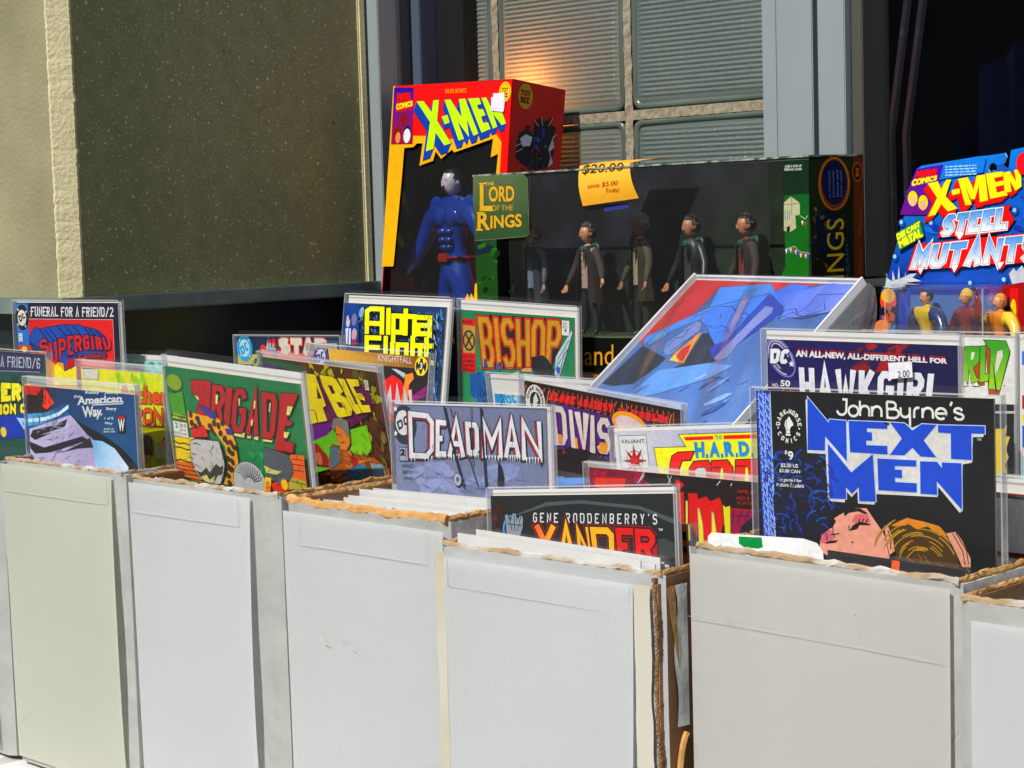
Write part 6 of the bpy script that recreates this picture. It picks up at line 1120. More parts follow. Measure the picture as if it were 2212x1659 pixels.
    P.poly([(63.8,120.0),(117.8,105.9),(150.4,106.2),(134.0,122.9),(89.6,145.7),(50.8,159.2)], (110, 160, 236)); P.blobs(24, (60, 110, 190, 240), [(80, 120, 210), (120, 160, 230), (150, 186, 240), (60, 90, 170)], 6, 18, 4, .25, -50)
x, y, z, yw, tl, rl = (-1.0235,1.2995,0.4440,-12.4,-51.5,0.8)
t = empty('bagged_comic', (x, y, z), (R(tl), R(rl), R(yw))); tag(t, 'large blue comic in a glossy sleeve lying back at a slant across the others', 'comic book', 'single comics standing up out of the boxes')
P = Print((3, 4, 206, 290), .02); art(P); P.build('cover_print', t, y0=.0002)
bm = bmesh.new(); bm_box(bm, .001, .211, .0004, .0030, -.300, -.001); fin(bm, 'backing_board', M_board, t)
bm = bmesh.new(); n, k = 90, 110; rows = []
for j in range(k+1):
    v = j/k; row = []
    for i in range(n+1):
        u = i/n; s_ = u*.9-v*.62+.02*math.sin(v*7); e = math.sin(math.pi*u)**.5*min(1, v*12)
        h = (.0024*math.sin(s_*15+.6)+.0012*math.sin(s_*33+v*2)+.0010*noise.noise((u*5, v*5, 2.2)))*e
        row.append(bm.verts.new((.213*u-.001, -.0046-h*.9, -.302*v)))
    rows.append(row)
for j in range(k):
    for i in range(n): bm.faces.new((rows[j][i], rows[j+1][i], rows[j+1][i+1], rows[j][i+1]))
M_gloss = film('glossy_wavy_sleeve', .03, .15, 2.4, .06, 20)
fin(bm, 'sleeve', M_gloss, t, True)
bm = bmesh.new(); bm_box(bm, -.0022, .0006, -.004, .0038, -.302, .001); bm_box(bm, .2110, .2128, -.004, .0034, -.302, .001); bm_box(bm, .0008, .2106, -.0022, .0014, -.0014, .0010); fin(bm, 'sleeve_edge', mat('bright_sleeve_edge', (.74, .75, .78), .25), t)
def curl(p0, p1, d, r, a1, n=8, m=10):
    p0, p1, d = Vector(p0), Vector(p1), Vector(d); up_ = Vector((0, 1, 0)); rr = []
    for i in range(n+1):
        b = p0.lerp(p1, i/n); sc_ = math.sin(math.pi*(i/n*.8+.1)); row = []
        for j in range(m+1): a = a1*j/m; row.append(bm.verts.new(b+d*(r*math.sin(a)*sc_)+up_*(r*(1-math.cos(a))*sc_)))
        rr.append(row)
    for i in range(n):
        for j in range(m): bm.faces.new((rr[i][j], rr[i+1][j], rr[i+1][j+1], rr[i][j+1]))
M_cf = film('curled_flap', .09, .10, 2.2, .3, 12)
bm = bmesh.new(); curl((.002, .002, .001), (.075, .002, .001), (0, 0, 1), .016, 2.4); fin(bm, 'sleeve_flap', M_cf, t, True)
bm = bmesh.new(); curl((.214, .002, .0), (.214, .002, -.075), (1, 0, .15), .017, 2.6); fin(bm, 'sleeve_flap', M_cf, t, True)

# ------------------------------------------------------------ small toy people
def skin_mesh(joints, bones, sub=1):
    me = bpy.data.meshes.new('sk'); names = list(joints); me.from_pydata([joints[n][0] for n in names], [(names.index(a), names.index(b)) for a, b in bones], [])
    o = bpy.data.objects.new('sk', me); C.objects.link(o); o.modifiers.new('s', 'SKIN'); ss = o.modifiers.new('u', 'SUBSURF'); ss.levels = ss.render_levels = sub
    ly = me.skin_vertices[0] if me.skin_vertices else None
    for i, n in enumerate(names):
        r = joints[n][1]; me.skin_vertices[0].data[i].radius = r if isinstance(r, tuple) else (r, r)
    me.skin_vertices[0].data[0].use_root = True
    dg = bpy.context.evaluated_depsgraph_get(); out = bpy.data.meshes.new_from_object(o.evaluated_get(dg)); bpy.data.objects.remove(o); return out
M_skin = mat('toy_skin', (.68, .31, .14), .4, noise_amt=.2, nscale=150)
M_hair = mat('toy_brown_hair', (.045, .02, .01), .5, bump=.8, bscale=300)
def toy(label, loc, yaw, h, arms, mbody, marm, mleg, face=M_skin, hair=M_hair, tilt=0, muscle=0, coat=None, vest=None, collar=None, curly=True, parent_rot=None, hand=None, spread=.06):
    """jointed toy figure; arms = (left, right) lists of elbow and hand offsets in units of h"""
    t = empty('toy_figure', loc, (0, 0, R(yaw))); tag(t, label, 'toy figure', 'toy figures inside the clear fronted packages')
    k = .028+muscle*.012
    J = {'pelvis': ((0, 0, .50*h), (.062*h, .045*h)), 'waist': ((0, 0, .58*h), ((.055+muscle*.01)*h, .042*h)), 'chest': ((0, 0, .71*h), ((.092+muscle*.055)*h, (.055+muscle*.03)*h)), 'neckb': ((0, 0, .80*h), ((.055+muscle*.03)*h, .040*h)), 'neck': ((0, -.004*h, .85*h), .024*h)}
    B = [('pelvis', 'waist'), ('waist', 'chest'), ('chest', 'neckb'), ('neckb', 'neck')]
    for s_, nm, (el, ha) in ((-1, 'l', arms[0]), (1, 'r', arms[1])):
        sh = (s_*(.118+muscle*.045)*h, 0, .775*h); J['sh'+nm] = (sh, (.044+muscle*.026)*h); J['el'+nm] = ((sh[0]+el[0]*h, el[1]*h, sh[2]+el[2]*h), (.036+muscle*.016)*h)
        J['fo'+nm] = ((sh[0]+(el[0]*.5+ha[0]*.5)*h, (el[1]+ha[1])*.5*h, sh[2]+(el[2]+ha[2])*.5*h), (.034+muscle*.018)*h); J['wr'+nm] = ((sh[0]+ha[0]*h, ha[1]*h, sh[2]+ha[2]*h), .017*h)
        B += [('chest', 'sh'+nm), ('sh'+nm, 'el'+nm), ('el'+nm, 'fo'+nm), ('fo'+nm, 'wr'+nm)]
        hx = s_*.045*h; J['hp'+nm] = ((hx, 0, .45*h), (.052+muscle*.026)*h); J['kn'+nm] = ((hx+s_*spread*.5*h, -.008*h, .27*h), (.038+muscle*.016)*h); J['ca'+nm] = ((hx+s_*spread*.75*h, .006*h, .18*h), (.038+muscle*.014)*h); J['an'+nm] = ((hx+s_*spread*h, 0, .045*h), .022*h); J['to'+nm] = ((hx+s_*(spread+.01)*h, -.055*h, .02*h), (.024*h, .016*h))
        B += [('pelvis', 'hp'+nm), ('hp'+nm, 'kn'+nm), ('kn'+nm, 'ca'+nm), ('ca'+nm, 'an'+nm), ('an'+nm, 'to'+nm)]
    me = skin_mesh(J, B); me.materials.clear()
    for m in (mbody, marm, mleg): me.materials.append(m)
    for p in me.polygons:
        c_ = p.center; p.use_smooth = True; p.material_index = 1 if abs(c_.x) > .11*h and c_.z > .3*h else (2 if c_.z < .49*h else 0)
    link('body', me, t)
    H0 = h; h0_ = h; bm = bmesh.new(); hs = HS.get(label[:4], 1.0) if False else (1.28 if coat else 1.0); hc = Vector((0, -.010*h, (.905 if not coat else .925)*h)); h = h*hs
    bmesh.ops.create_uvsphere(bm, u_segments=14, v_segments=10, radius=1, matrix=Matrix.Translation(hc) @ Matrix.Diagonal((.048*h, .056*h, .068*h, 1)))
    for v in bm.verts:
        d = v.co-hc
        if d.z < -.02*h: v.co.x = hc.x+d.x*.86
    bmesh.ops.create_cone(bm, segments=6, radius1=.011*h, radius2=.003*h, depth=.026*h, matrix=Matrix.Translation(hc+Vector((0, -.058*h, -.004*h))) @ Matrix.Rotation(R(18), 4, 'X'))
    for s_ in (-1, 1): bmesh.ops.create_uvsphere(bm, u_segments=6, v_segments=5, radius=1, matrix=Matrix.Translation(hc+Vector((s_*.049*h, .004*h, 0))) @ Matrix.Diagonal((.006*h, .012*h, .017*h, 1)))
    n0 = len(bm.faces)
    for s_ in (-1, 1): bmesh.ops.create_uvsphere(bm, u_segments=6, v_segments=5, radius=1, matrix=Matrix.Translation(hc+Vector((s_*.018*h, -.0495*h, .010*h))) @ Matrix.Diagonal((.0065*h, .005*h, .0028*h, 1)))
    bm_box(bm, -.014*h, .014*h, -.058*h-.010*h+.002*h, -.056*h-.006*h, hc.z-.034*h, hc.z-.029*h)
    bm.faces.ensure_lookup_table()
    for f in bm.faces[n0:]: f.material_index = 1
    fin(bm, 'head', [face, M_hair], t, True)
    if hair:
        bm = bmesh.new(); bmesh.ops.create_icosphere(bm, subdivisions=3, radius=1, matrix=Matrix.Translation(hc+Vector((0, .008*h, .012*h))) @ Matrix.Diagonal((.056*h, .060*h, .070*h, 1)))
        for v in list(bm.verts):
            d = v.co-hc
            v.co += d.normalized()*((.016 if curly else .006)*h*noise.noise(d*(38/h if curly else 8/h)))
        bmesh.ops.delete(bm, geom=[v for v in bm.verts if (v.co.y < hc.y-.030*h and v.co.z < hc.z+.036*h) or v.co.z < hc.z-.040*h or (abs(v.co.x) > .046*h and v.co.z < hc.z+.005*h and v.co.y < hc.y+.012*h)], context='VERTS')
        fin(bm, 'hair', hair, t, not curly)
    h = H0*(1.25 if coat else 1.0)
    for s_, nm in ((-1, 'l'), (1, 'r')):      # hands with a palm, four fingers and a thumb
        wv = Vector(J['wr'+nm][0]); dv = (wv-Vector(J['fo'+nm][0])).normalized(); bm = bmesh.new(); c_ = wv+dv*.026*h
        side = dv.cross(Vector((0, 1, 0))).normalized(); fwd = side.cross(dv)
        loft(bm, [wv-dv*.006*h, wv+dv*.012*h, wv+dv*.036*h], [(.012*h, .012*h), (.021*h, .013*h), (.020*h, .011*h)], 8)
        for q in range(4):
            b0 = wv+dv*.032*h+side*(q-1.5)*.0105*h; l = (.026, .031, .029, .022)[q]*h
            loft(bm, [b0, b0+dv*l*.55-Vector((0, .004*h, 0)), b0+dv*l*.8-Vector((0, .014*h, 0))], [.0056*h, .0052*h, .0040*h], 5)
        b0 = wv+dv*.012*h-side*s_*.014*h; loft(bm, [b0, b0+dv*.016*h-side*s_*.012*h, b0+dv*.030*h-side*s_*.010*h-Vector((0, .006*h, 0))], [.008*h, .0065*h, .004*h], 5)
        fin(bm, 'hand', hand or face, t, True)
    h = H0
    if coat:
        bm = bmesh.new(); rings = []
        for z, rx, ry, op in ((.815, .085, .066, 30), (.75, .150, .080, 32), (.62, .135, .080, 34), (.52, .145, .088, 36), (.40, .165, .098, 38), (.31, .175, .104, 40)):
            row = []
            for i in range(21):
                a = R(-90+op+(360-2*op)*i/20-0); w_ = 1+.05*math.sin(i*2.1+z*9); row.append(bm.verts.new((rx*h*math.cos(a)*w_, ry*h*math.sin(a)*w_, z*h)))
            rings.append(row)
        for a, b_ in zip(rings, rings[1:]):
            for i in range(20): bm.faces.new((a[i], a[i+1], b_[i+1], b_[i]))
        bmesh.ops.solidify(bm, geom=list(bm.faces), thickness=.006*h); fin(bm, 'coat', coat, t, True)
    if vest:
        bm = bmesh.new(); rows = []
        for z, rx in ((.79, .045), (.72, .06), (.62, .058), (.54, .058), (.44, .055)):
            rows.append([bm.verts.new((rx*h*math.sin(R(a)), -(.056+(.012 if z < .75 else -.004))*h*math.cos(R(a))-.004*h, z*h)) for a in range(-60, 61, 20)])
        for a, b_ in zip(rows, rows[1:]):
            for i in range(6): bm.faces.new((a[i], a[i+1], b_[i+1], b_[i]))
        v_ = fin(bm, 'waistcoat', vest, t, True)
        bm = bmesh.new()
        for z in (.74, .68, .62, .56, .50): bmesh.ops.create_uvsphere(bm, u_segments=6, v_segments=4, radius=.006*h, matrix=Matrix.Translation((0, -.0745*h, z*h)))
        fin(bm, 'buttons', M_hair, v_)
    if collar:
        bm = bmesh.new(); loft(bm, [(.062*h*math.cos(a), .052*h*math.sin(a)-.004*h, (.805+.018*math.sin(a))*h) for a in [i*2*math.pi/16 for i in range(17)]], [(.024*h, .022*h)]*17, 6); fin(bm, 'cloak_collar', collar, t, True)
        bm = bmesh.new(); bmesh.ops.create_icosphere(bm, subdivisions=2, radius=1, matrix=Matrix.Translation((0, .060*h, .79*h)) @ Matrix.Diagonal((.085*h, .034*h, .060*h, 1)))
        for v in bm.verts: v.co += v.normal*.008*h*noise.noise(v.co*900) if v.normal.length else Vector()
        fin(bm, 'cloak_hood', collar, t, True)
    if coat:
        for s_ in (-1, 1): bm = bmesh.new(); q_ = [(s_*.030*h, -.075*h, .80*h), (s_*.085*h, -.066*h, .765*h), (s_*.060*h, -.086*h, .70*h), (s_*.036*h, -.088*h, .62*h)]; f_ = bm.faces.new([bm.verts.new(c_) for c_ in q_]); bmesh.ops.solidify(bm, geom=[f_], thickness=.004*h); fin(bm, 'lapel', coat, t)
    return t

# ------------------------------------------------------------ red deluxe toy box
x, y, z, yw, tl, rl = (-1.6165,1.4842,0.6635,1.0,-6.1,1.8); W_, D_, H_ = .193, .088, .338
xb = empty('boxed_toy_package', (x, y, z), (R(tl), R(rl), R(yw))); tag(xb, 'tall red and yellow boxed toy with acid green slanted letters', 'toy box')
M_redb = mat('red_box_board', (.50, .006, .006), .4); M_greyb = mat('grey_box_inside', (.30, .28, .25), .8)
def kid(name, args, m, par): bm = bmesh.new(); bm_box(bm, *args); return fin(bm, name, m, par)
kid('side_panel', (0, .0010, .001, D_, -H_, -.0012), M_redb, xb); kid('side_panel', (W_-.0012, W_-.0002, .001, D_, -H_, -.0012), M_redb, xb); kid('back_panel', (.0012, W_-.0014, D_-.001, D_, -H_, -.0012), M_greyb, xb)
kid('top_panel', (0, W_, 0, D_, -.0010, 0), M_redb, xb); kid('bottom_panel', (.0012, W_-.0014, .001, D_-.0012, -H_, -H_+.001), M_greyb, xb)
P = Print((-1, -1, W_*1000+1, H_*1000))
red, yel = (226, 10, 10), (246, 172, 8)
P.poly([(1.7,0.2),(192.0,1.5),(193.3,104.8),(193.6,118.7),(197.3,201.7),(164.7,202.5),(171.9,132.5),(175.9,118.6),(177.5,83.2),(166.3,86.8),(168.2,65.9),(108.1,80.3),(103.8,77.0),(87.5,87.4),(77.5,78.7),(74.4,89.4),(52.2,94.9),(55.0,68.9),(45.6,68.7),(39.7,72.9),(24.5,73.7),(23.5,113.5),(19.0,213.2),(-52.9,215.1),(-73.6,-2.9)], yel)
P.poly([(1.7,0.2),(192.0,1.5),(193.3,104.8),(181.8,104.7),(181.5,70.0),(171.1,60.1),(62.1,67.6),(59.4,60.3),(38.5,59.8),(38.3,69.3),(1.7,68.9)], G(red, (240, 70, 10), [(50.4,52.9)][0], [(51.5,64.5)][0]))
P.poly([(192.0,1.5),(193.3,104.8),(199.2,201.7),(189.7,201.9),(183.7,104.8),(180.9,63.1),(172.7,57.3)], red)
P.poly([(0.8,2.4),(33.8,3.7),(37.8,69.3),(1.7,68.9)], G((30, 10, 150), (150, 0, 40), [(16.7,30.1)][0], [(19.5,59.4)][0]), .3)
P.poly([(6.3,8.9),(29.6,9.0),(33.2,30.6),(25.0,28.2),(20.0,30.9),(5.6,30.8)], (190, 10, 20)); P.text('MARVEL', [(6.5,8.9),(29.6,9.0),(31.0,18.2),(6.9,18.0)], (226, 20, 20), .04, .03, (60, 0, 30)); P.text('COMICS', [(5.8,21.3),(33.8,18.3),(34.4,24.8),(6.9,29.0)], (250, 210, 20), .07, .03, (190, 20, 20))
P.ell3([(20.3,39.7),(25.6,39.8),(21.1,48.1)], (130, 20, 20)); P.ell3([(11.7,55.6),(18.1,55.7),(12.4,63.6)], (120, 30, 20)); P.ell3([(12.8,61.4),(17.0,61.5),(13.4,68.0)], (226, 130, 90)); P.ell3([(28.2,55.9),(34.0,56.1),(28.9,64.0)], (10, 8, 70)); P.ell3([(28.0,59.6),(33.8,59.7),(28.8,68.0)], (220, 226, 232))
P.text('THE EVIL MUTANTS', [(86.2,7.3),(120.8,7.6),(121.3,12.6),(86.9,12.2)], (240, 150, 20), .02)
gy, bl = (190, 255, 60), (0, 66, 160)
def sweep(P, poly, d, col):
    ps = []
    for b in earcut(poly): ps += [b, [(a+d[0], c_+d[1]) for a, c_ in b]]
    n = len(poly)
    for i in range(n): j = (i+1) % n; a, b = poly[i], poly[j]; ps.append([a, b, (b[0]+d[0], b[1]+d[1]), (a[0]+d[0], a[1]+d[1])])
    P.tris(union(ps), col)
SH = [[(41.1,19.8),(52.5,19.8),(67.2,33.1),(69.0,19.5),(78.0,19.6),(77.3,43.1),(102.3,69.8),(91.7,72.1),(76.3,57.0),(74.4,75.6),(62.1,78.4),(65.7,44.6)], [(84.5,38.7),(94.0,37.0),(98.1,45.9),(89.8,47.9)], [(87.3,19.6),(96.9,19.5),(117.2,40.7),(110.5,19.6),(120.6,19.4),(145.3,60.0),(137.7,62.0),(125.3,42.4),(130.9,63.4),(110.8,44.8),(122.9,65.3),(114.7,67.1)], [(125.4,19.6),(142.9,19.5),(146.9,26.5),(140.1,27.4),(143.1,32.4),(150.1,32.3),(154.7,39.4),(147.8,40.6),(151.5,47.7),(159.3,47.6),(164.0,55.0),(150.2,59.0)], [(146.5,19.5),(153.8,19.4),(169.1,39.1),(161.6,20.1),(171.3,20.4),(187.3,49.4),(181.0,51.4),(166.3,38.0),(174.2,52.8),(167.9,54.8)]]
q = [(62.1,78.4),(57.4,89.2),(91.7,72.1),(89.1,82.4),(114.7,67.1),(112.2,76.4),(89.8,47.9),(89.5,54.2),(137.7,62.0),(135.5,70.5),(150.2,59.0),(148.9,67.3),(167.9,54.8),(166.4,62.1),(181.0,51.4),(179.5,58.2)]; DV = [(q[2*i+1][0]-q[2*i][0], q[2*i+1][1]-q[2*i][1]) for i in range(8)]
D5 = [DV[0], DV[3], DV[2], DV[5], DV[6]]
for s_, d in zip(SH, D5): sweep(P, s_, (d[0]*1.03, d[1]*1.03), (6, 10, 60))
for s_, d in zip(SH, D5): sweep(P, s_, (d[0]*.97, d[1]*.97), bl)
for s_ in SH: P.poly(s_, gy, .45, (10, 60, 110))
cx, cy = [(182.6,14.4)][0]; P.ell(cx, cy, 9, 11.5, (236, 200, 40), 0, 22); P.ell(cx, cy, 7.6, 10, (190, 30, 16), 0, 22); P.ell(cx, cy, 7, 9.3, (236, 190, 40), 0, 22); P.text('TOY', [(cx-5, cy-5), (cx+5, cy-5), (cx+5, cy), (cx-5, cy)], (120, 30, 10), .05); P.text('BIZ', [(cx-5, cy+1), (cx+5, cy+1), (cx+5, cy+6), (cx-5, cy+6)], (120, 30, 10), .05)
P.poly([(142.1,246.0),(145.1,240.9),(149.1,245.7),(150.9,240.3),(156.0,246.3),(155.8,230.6),(159.6,227.1),(163.5,260.0),(142.3,260.9)], yel)
P.build('front_frame', xb, y0=.0004)
P = Print((-1, -1, 400, 400)); P.poly([(165.3,15.3),(182.7,15.7),(184.2,24.7),(183.7,34.5),(182.4,36.9),(163.4,34.6),(163.0,19.8),(165.7,19.3)], (222, 214, 240)); P.line([(164.6,32.2),(183.2,33.6)], .3, (150, 140, 190)); P.line([(178.0,25.6),(184.2,24.9)], .3, (190, 120, 90)); P.build('price_sticker', xb, y0=.0022, mat_=INK_DULL)
# right side print, inked darker than the front to carry its shade
P = Print((0, 0, D_*1000, H_*1000)); P.fill((196, 10, 12))
cx, cy = [(21.5,16.4)][0]; P.ell(cx, cy, 14, 16.5, (214, 40, 30), 0, 24); P.ell(cx, cy, 13, 15.4, (110, 14, 10), 0, 24); P.ell(cx, cy, 12, 14.4, (196, 150, 40), 0, 24)
for s_, q in (('TOY', (-9, -7, 9, 0)), ('BIZ', (-8, 1, 8, 8))): P.text(s_, [(cx+q[0], cy+q[1]), (cx+q[2], cy+q[1]), (cx+q[2], cy+q[3]), (cx+q[0], cy+q[3])], (120, 20, 10), .07)
P.text('AGES 5 & UP', [(86.1,27.5),(81.4,6.4),(85.5,5.0),(89.8,26.4)], (226, 90, 30), .02)
mb = [(38.7,42.0),(48.1,36.7),(55.8,39.8),(69.0,33.4),(66.0,41.8),(76.5,45.5),(72.3,54.3),(79.6,51.8),(72.1,64.4),(75.4,72.3),(68.5,91.5),(46.7,97.2),(24.2,93.0),(11.4,86.3),(12.2,69.9),(14.7,58.1),(27.4,51.6),(37.8,56.9)]; P.poly(mb, (14, 12, 30)); P.poly([(79.6,51.0),(71.2,56.1),(74.9,67.4),(67.9,73.2),(74.2,85.8),(66.0,91.7),(69.8,79.6),(65.1,70.2),(69.3,61.4)], (214, 196, 200)); P.poly([(16.5,64.4),(25.7,58.4),(36.9,60.3),(34.2,70.5),(22.2,72.8)], (206, 206, 220), .4)
x0_, y0_ = [(32.6,54.3)][0]; P.blobs(34, (x0_-8, y0_-6, x0_+26, y0_+52), [(24, 26, 90), (16, 16, 50), (50, 60, 140), (10, 10, 24)], 2, 6, 5); P.blobs(18, (x0_-14, y0_, x0_+26, y0_+50), [(170, 190, 230), (120, 140, 200)], .6, 1.6, 8); P.blobs(5, (x0_, y0_+18, x0_+20, y0_+30), [(180, 20, 30)], 1, 2.4, 3)
P.lines([[(37.4,41.3),(44.2,47.1)], [(48.1,36.7),(51.4,45.3)], [(67.8,34.1),(61.3,44.9)], [(10.8,79.8),(20.0,75.5)], [(9.0,73.5),(19.4,69.0)]], .8, (220, 200, 210))
P.build('side_print', xb, side=W_+.0002)
P = Print((1, 1, W_*1000-1, H_*1000-1)); P.fill((10, 14, 26)); P.blobs(60, (0, 60, 190, 330), [(14, 20, 70), (10, 12, 40), (60, 90, 20), (30, 50, 16), (12, 16, 60), (110, 120, 20)], 5, 16, 9, .4, 25); P.blobs(26, (0, 60, 190, 200), [(10, 20, 50), (8, 10, 24), (20, 40, 20)], 10, 24, 4); P.build('backdrop', xb, y0=-(D_-.003))
P = Print((2, 2, D_*1000-3, H_*1000-2)); P.fill((8, 12, 20)); P.blobs(44, (0, 60, 88, 330), [(12, 16, 60), (8, 10, 36), (60, 90, 20), (26, 44, 16), (120, 130, 30), (8, 14, 30)], 4, 13, 21, .4, 60); P.blobs(4, (20, 200, 60, 320), [(90, 10, 14), (120, 14, 16)], 10, 26, 6, .4, 70); P.build('backdrop', xb, side=.0014)
bm = bmesh.new(); n = 8; gr = [[bm.verts.new((.012+(W_-.028)*i/n, .0030+.0008*math.sin(i*1.3+j), -.070-(H_-.080)*j/10)) for i in range(n+1)] for j in range(11)]
for j in range(10):
    for i in range(n): bm.faces.new((gr[j][i], gr[j+1][i], gr[j+1][i+1], gr[j][i+1]))
fin(bm, 'window_film', M_window, xb, True)
M_tb = mat('blue_plastic', (.005, .034, .27), .16, coat=.6); M_tr = mat('red_plastic', (.36, .01, .01), .22, coat=.5); M_pale = mat('pale_face_plastic', (.55, .50, .56), .3)
A = ((-.115, -.02, -.165), (-.225, -.09, -.335)); B_ = ((.12, .0, -.15), (.16, -.03, -.33))
f1 = toy('glossy blue toy man with red belt and cape inside the red and yellow box', (-1.533, 1.497, .334), -14, .236, (A, B_), M_tb, M_tb, M_tb, face=M_pale, hair=mat('black_hair_plastic', (.006, .006, .012), .3), muscle=1, curly=False, hand=M_tb, spread=.09)
h = .236; bm = bmesh.new(); loft(bm, [(.098*h*math.cos(a), .066*h*math.sin(a), .535*h) for a in [i*2*math.pi/20 for i in range(21)]], [(.006*h, .024*h)]*21, 6); fin(bm, 'belt', M_tr, f1, True)
bm = bmesh.new(); kid_ = bm_box(bm, -.04*h, .04*h, -.085*h, -.070*h, .512*h, .556*h, bev=.001); fin(bm, 'belt_buckle', M_tr, f1)
bm = bmesh.new(); rr = []
for j in range(13):
    v = j/12; rr.append([bm.verts.new((( -.16-.16*v+(.30+.22*v)*i/14)*h, (.075+.03*math.sin(i*1.4)*v+.02*v)*h, (.80-.72*v)*h)) for i in range(15)])
for a, b_ in zip(rr, rr[1:]):
    for i in range(14): bm.faces.new((a[i], a[i+1], b_[i+1], b_[i]))
fin(bm, 'cape', mat('dark_red_cape', (.55, .012, .012), .5), f1, True)
bm = bmesh.new()      # chest, belly and thigh plates that catch the light
for cx, cz, rx, rz, yy in ((-.052, .735, .070, .050, -.058), (.052, .735, .070, .050, -.058), (-.030, .662, .034, .020, -.062), (.030, .662, .034, .020, -.062), (-.028, .622, .032, .018, -.060), (.028, .622, .032, .018, -.060), (-.024, .585, .028, .016, -.056), (.024, .585, .028, .016, -.056), (-.066, .36, .046, .085, -.030), (.066, .36, .046, .085, -.030), (-.165, .79, .066, .050, -.01), (.165, .79, .066, .050, -.01)):
    bmesh.ops.create_uvsphere(bm, u_segments=12, v_segments=8, radius=1, matrix=Matrix.Translation((cx*h, yy*h, cz*h)) @ Matrix.Diagonal((rx*h, .022*h, rz*h, 1)))
fin(bm, 'armour_plates', M_tb, f1, True)

# ------------------------------------------------------------ wide boxed set of small figures
x, y, z, yw, tl, rl = (-1.3972,1.3919,0.5495,-2.8,0.7,-0.0); W_, D_, H_ = .448, .081, .2295
lb = empty('boxed_figure_set', (x, y, z), (R(tl), R(rl), R(yw))); tag(lb, 'wide dark window box with five cloaked figures and a gold lettered corner plate', 'toy box')
M_dg = mat('dark_green_board', (.012, .03, .014), .45, noise_amt=.3, nscale=20)
kid('side_panel', (0, .0010, .001, D_, -H_, -.0012), M_dg, lb); kid('side_panel', (W_-.0012, W_-.0002, .001, D_, -H_, -.0012), M_dg, lb); kid('back_panel', (.0012, W_-.0014, D_-.001, D_, -H_, -.0012), M_dg, lb)
kid('bottom_panel', (.0012, W_-.0014, .001, D_-.0012, -H_, -H_+.001), M_dg, lb); kid('top_panel', (.402, W_, .0, D_, -.0010, 0), M_dg, lb); kid('figure_stand', (.04, .400, .006, D_-.006, -.1730, -.1700), mat('moss_green_stand', (.03, .06, .02), .8, noise_amt=.5, nscale=60), lb)
bm = bmesh.new(); bm_box(bm, .001, .4018, 0, D_, -.0008, 0); fin(bm, 'top_film', film('scuffed_top_film', .10, .16, 1.4, .3, 10), lb)
bm = bmesh.new(); bm_box(bm, .0, W_, -.0006, .0008, -.0011, .0006); bm_box(bm, W_-.0011, W_+.0004, .001, D_, -.0011, .0006); fin(bm, 'worn_edge', mat('worn_pale_edge', (.30, .33, .26), .7, col2=(.03, .05, .03), nscale=70, thr=(.42, .56)), lb)
P = Print((0, 0, W_*1000, H_*1000))
gn = G((40, 66, 40), (20, 70, 16), (20, 20), (30, 150))
P.poly([(1.0,0.8),(83.5,2.6),(83.7,64.9),(33.7,66.0),(33.8,133.1),(61.9,172.9),(454.4,163.5),(452.3,238.8),(-14.9,265.7)], (8, 12, 8)); P.poly([(-2.4,57.6),(84.2,64.0),(33.7,66.0),(32.3,140.8),(-7.3,139.3)], gn); P.poly([(-3.1,69.3),(16.9,71.5),(30.8,77.4),(27.8,81.2),(-4.2,86.7)], (22, 36, 50)); P.blobs(16, (2, 62, 40, 150), [(30, 90, 24), (16, 50, 16), (12, 30, 14), (40, 104, 30)], 3, 9, 3, .4, -15)
P.poly([(2.1,1.0),(79.4,2.6),(84.6,6.9),(84.2,64.0),(78.7,65.8),(-1.9,69.3)], G((92, 108, 74), (44, 74, 44), (10, 0), (20, 60)), .8, (100, 110, 80))
gold, go = (206, 168, 70), (90, 30, 14)
P.text('THE', [(20.1,7.9),(33.7,8.0),(33.5,11.4),(19.9,11.3)], gold, .02)
P.text('L', [(11.5,7.9),(31.4,8.7),(29.7,38.2),(9.7,37.6)], gold, .02, .02, go); P.text('ORD', [(25.5,12.3),(65.1,12.9),(64.2,29.7),(24.5,29.0)], gold, .03, .03, go); P.text('OF THE', [(29.1,32.4),(61.8,33.0),(61.5,38.8),(28.8,38.3)], (190, 150, 60), .01); P.text('R', [(6.2,38.9),(25.9,39.0),(25.7,58.6),(5.0,58.7)], gold, .03, .03, go); P.text('INGS', [(26.5,43.3),(74.5,42.2),(74.3,56.3),(25.7,57.2)], gold, .03, .03, go)
for q in ([(10.9,7.9),(22.3,8.3),(22.2,10.2),(10.8,9.8)], [(5.6,38.9),(16.0,39.2),(15.9,40.7),(5.6,40.4)], [(3.4,57.0),(13.8,57.2),(13.6,59.1),(3.3,58.9)], [(9.8,35.9),(30.4,35.7),(31.3,38.8),(9.7,38.2)]): P.poly(q, gold)
P.line([(33.7,66.0),(84.2,64.5),(88.8,5.2)], .4, (90, 100, 76)); P.line([(147.9,169.6),(392.3,163.8)], .5, (110, 130, 90))
P.poly([(418.3,3.7),(448.8,3.5),(442.1,239.4),(381.2,242.9),(383.8,164.2),(402.5,108.2),(413.1,105.8),(418.4,101.7),(420.1,91.8)], (14, 38, 20)); P.poly([(419.8,34.6),(447.9,33.9),(445.5,118.0),(402.4,111.6),(415.1,106.6),(419.9,98.4)], G((20, 84, 30), (30, 110, 20), (405, 60), (405, 140)))
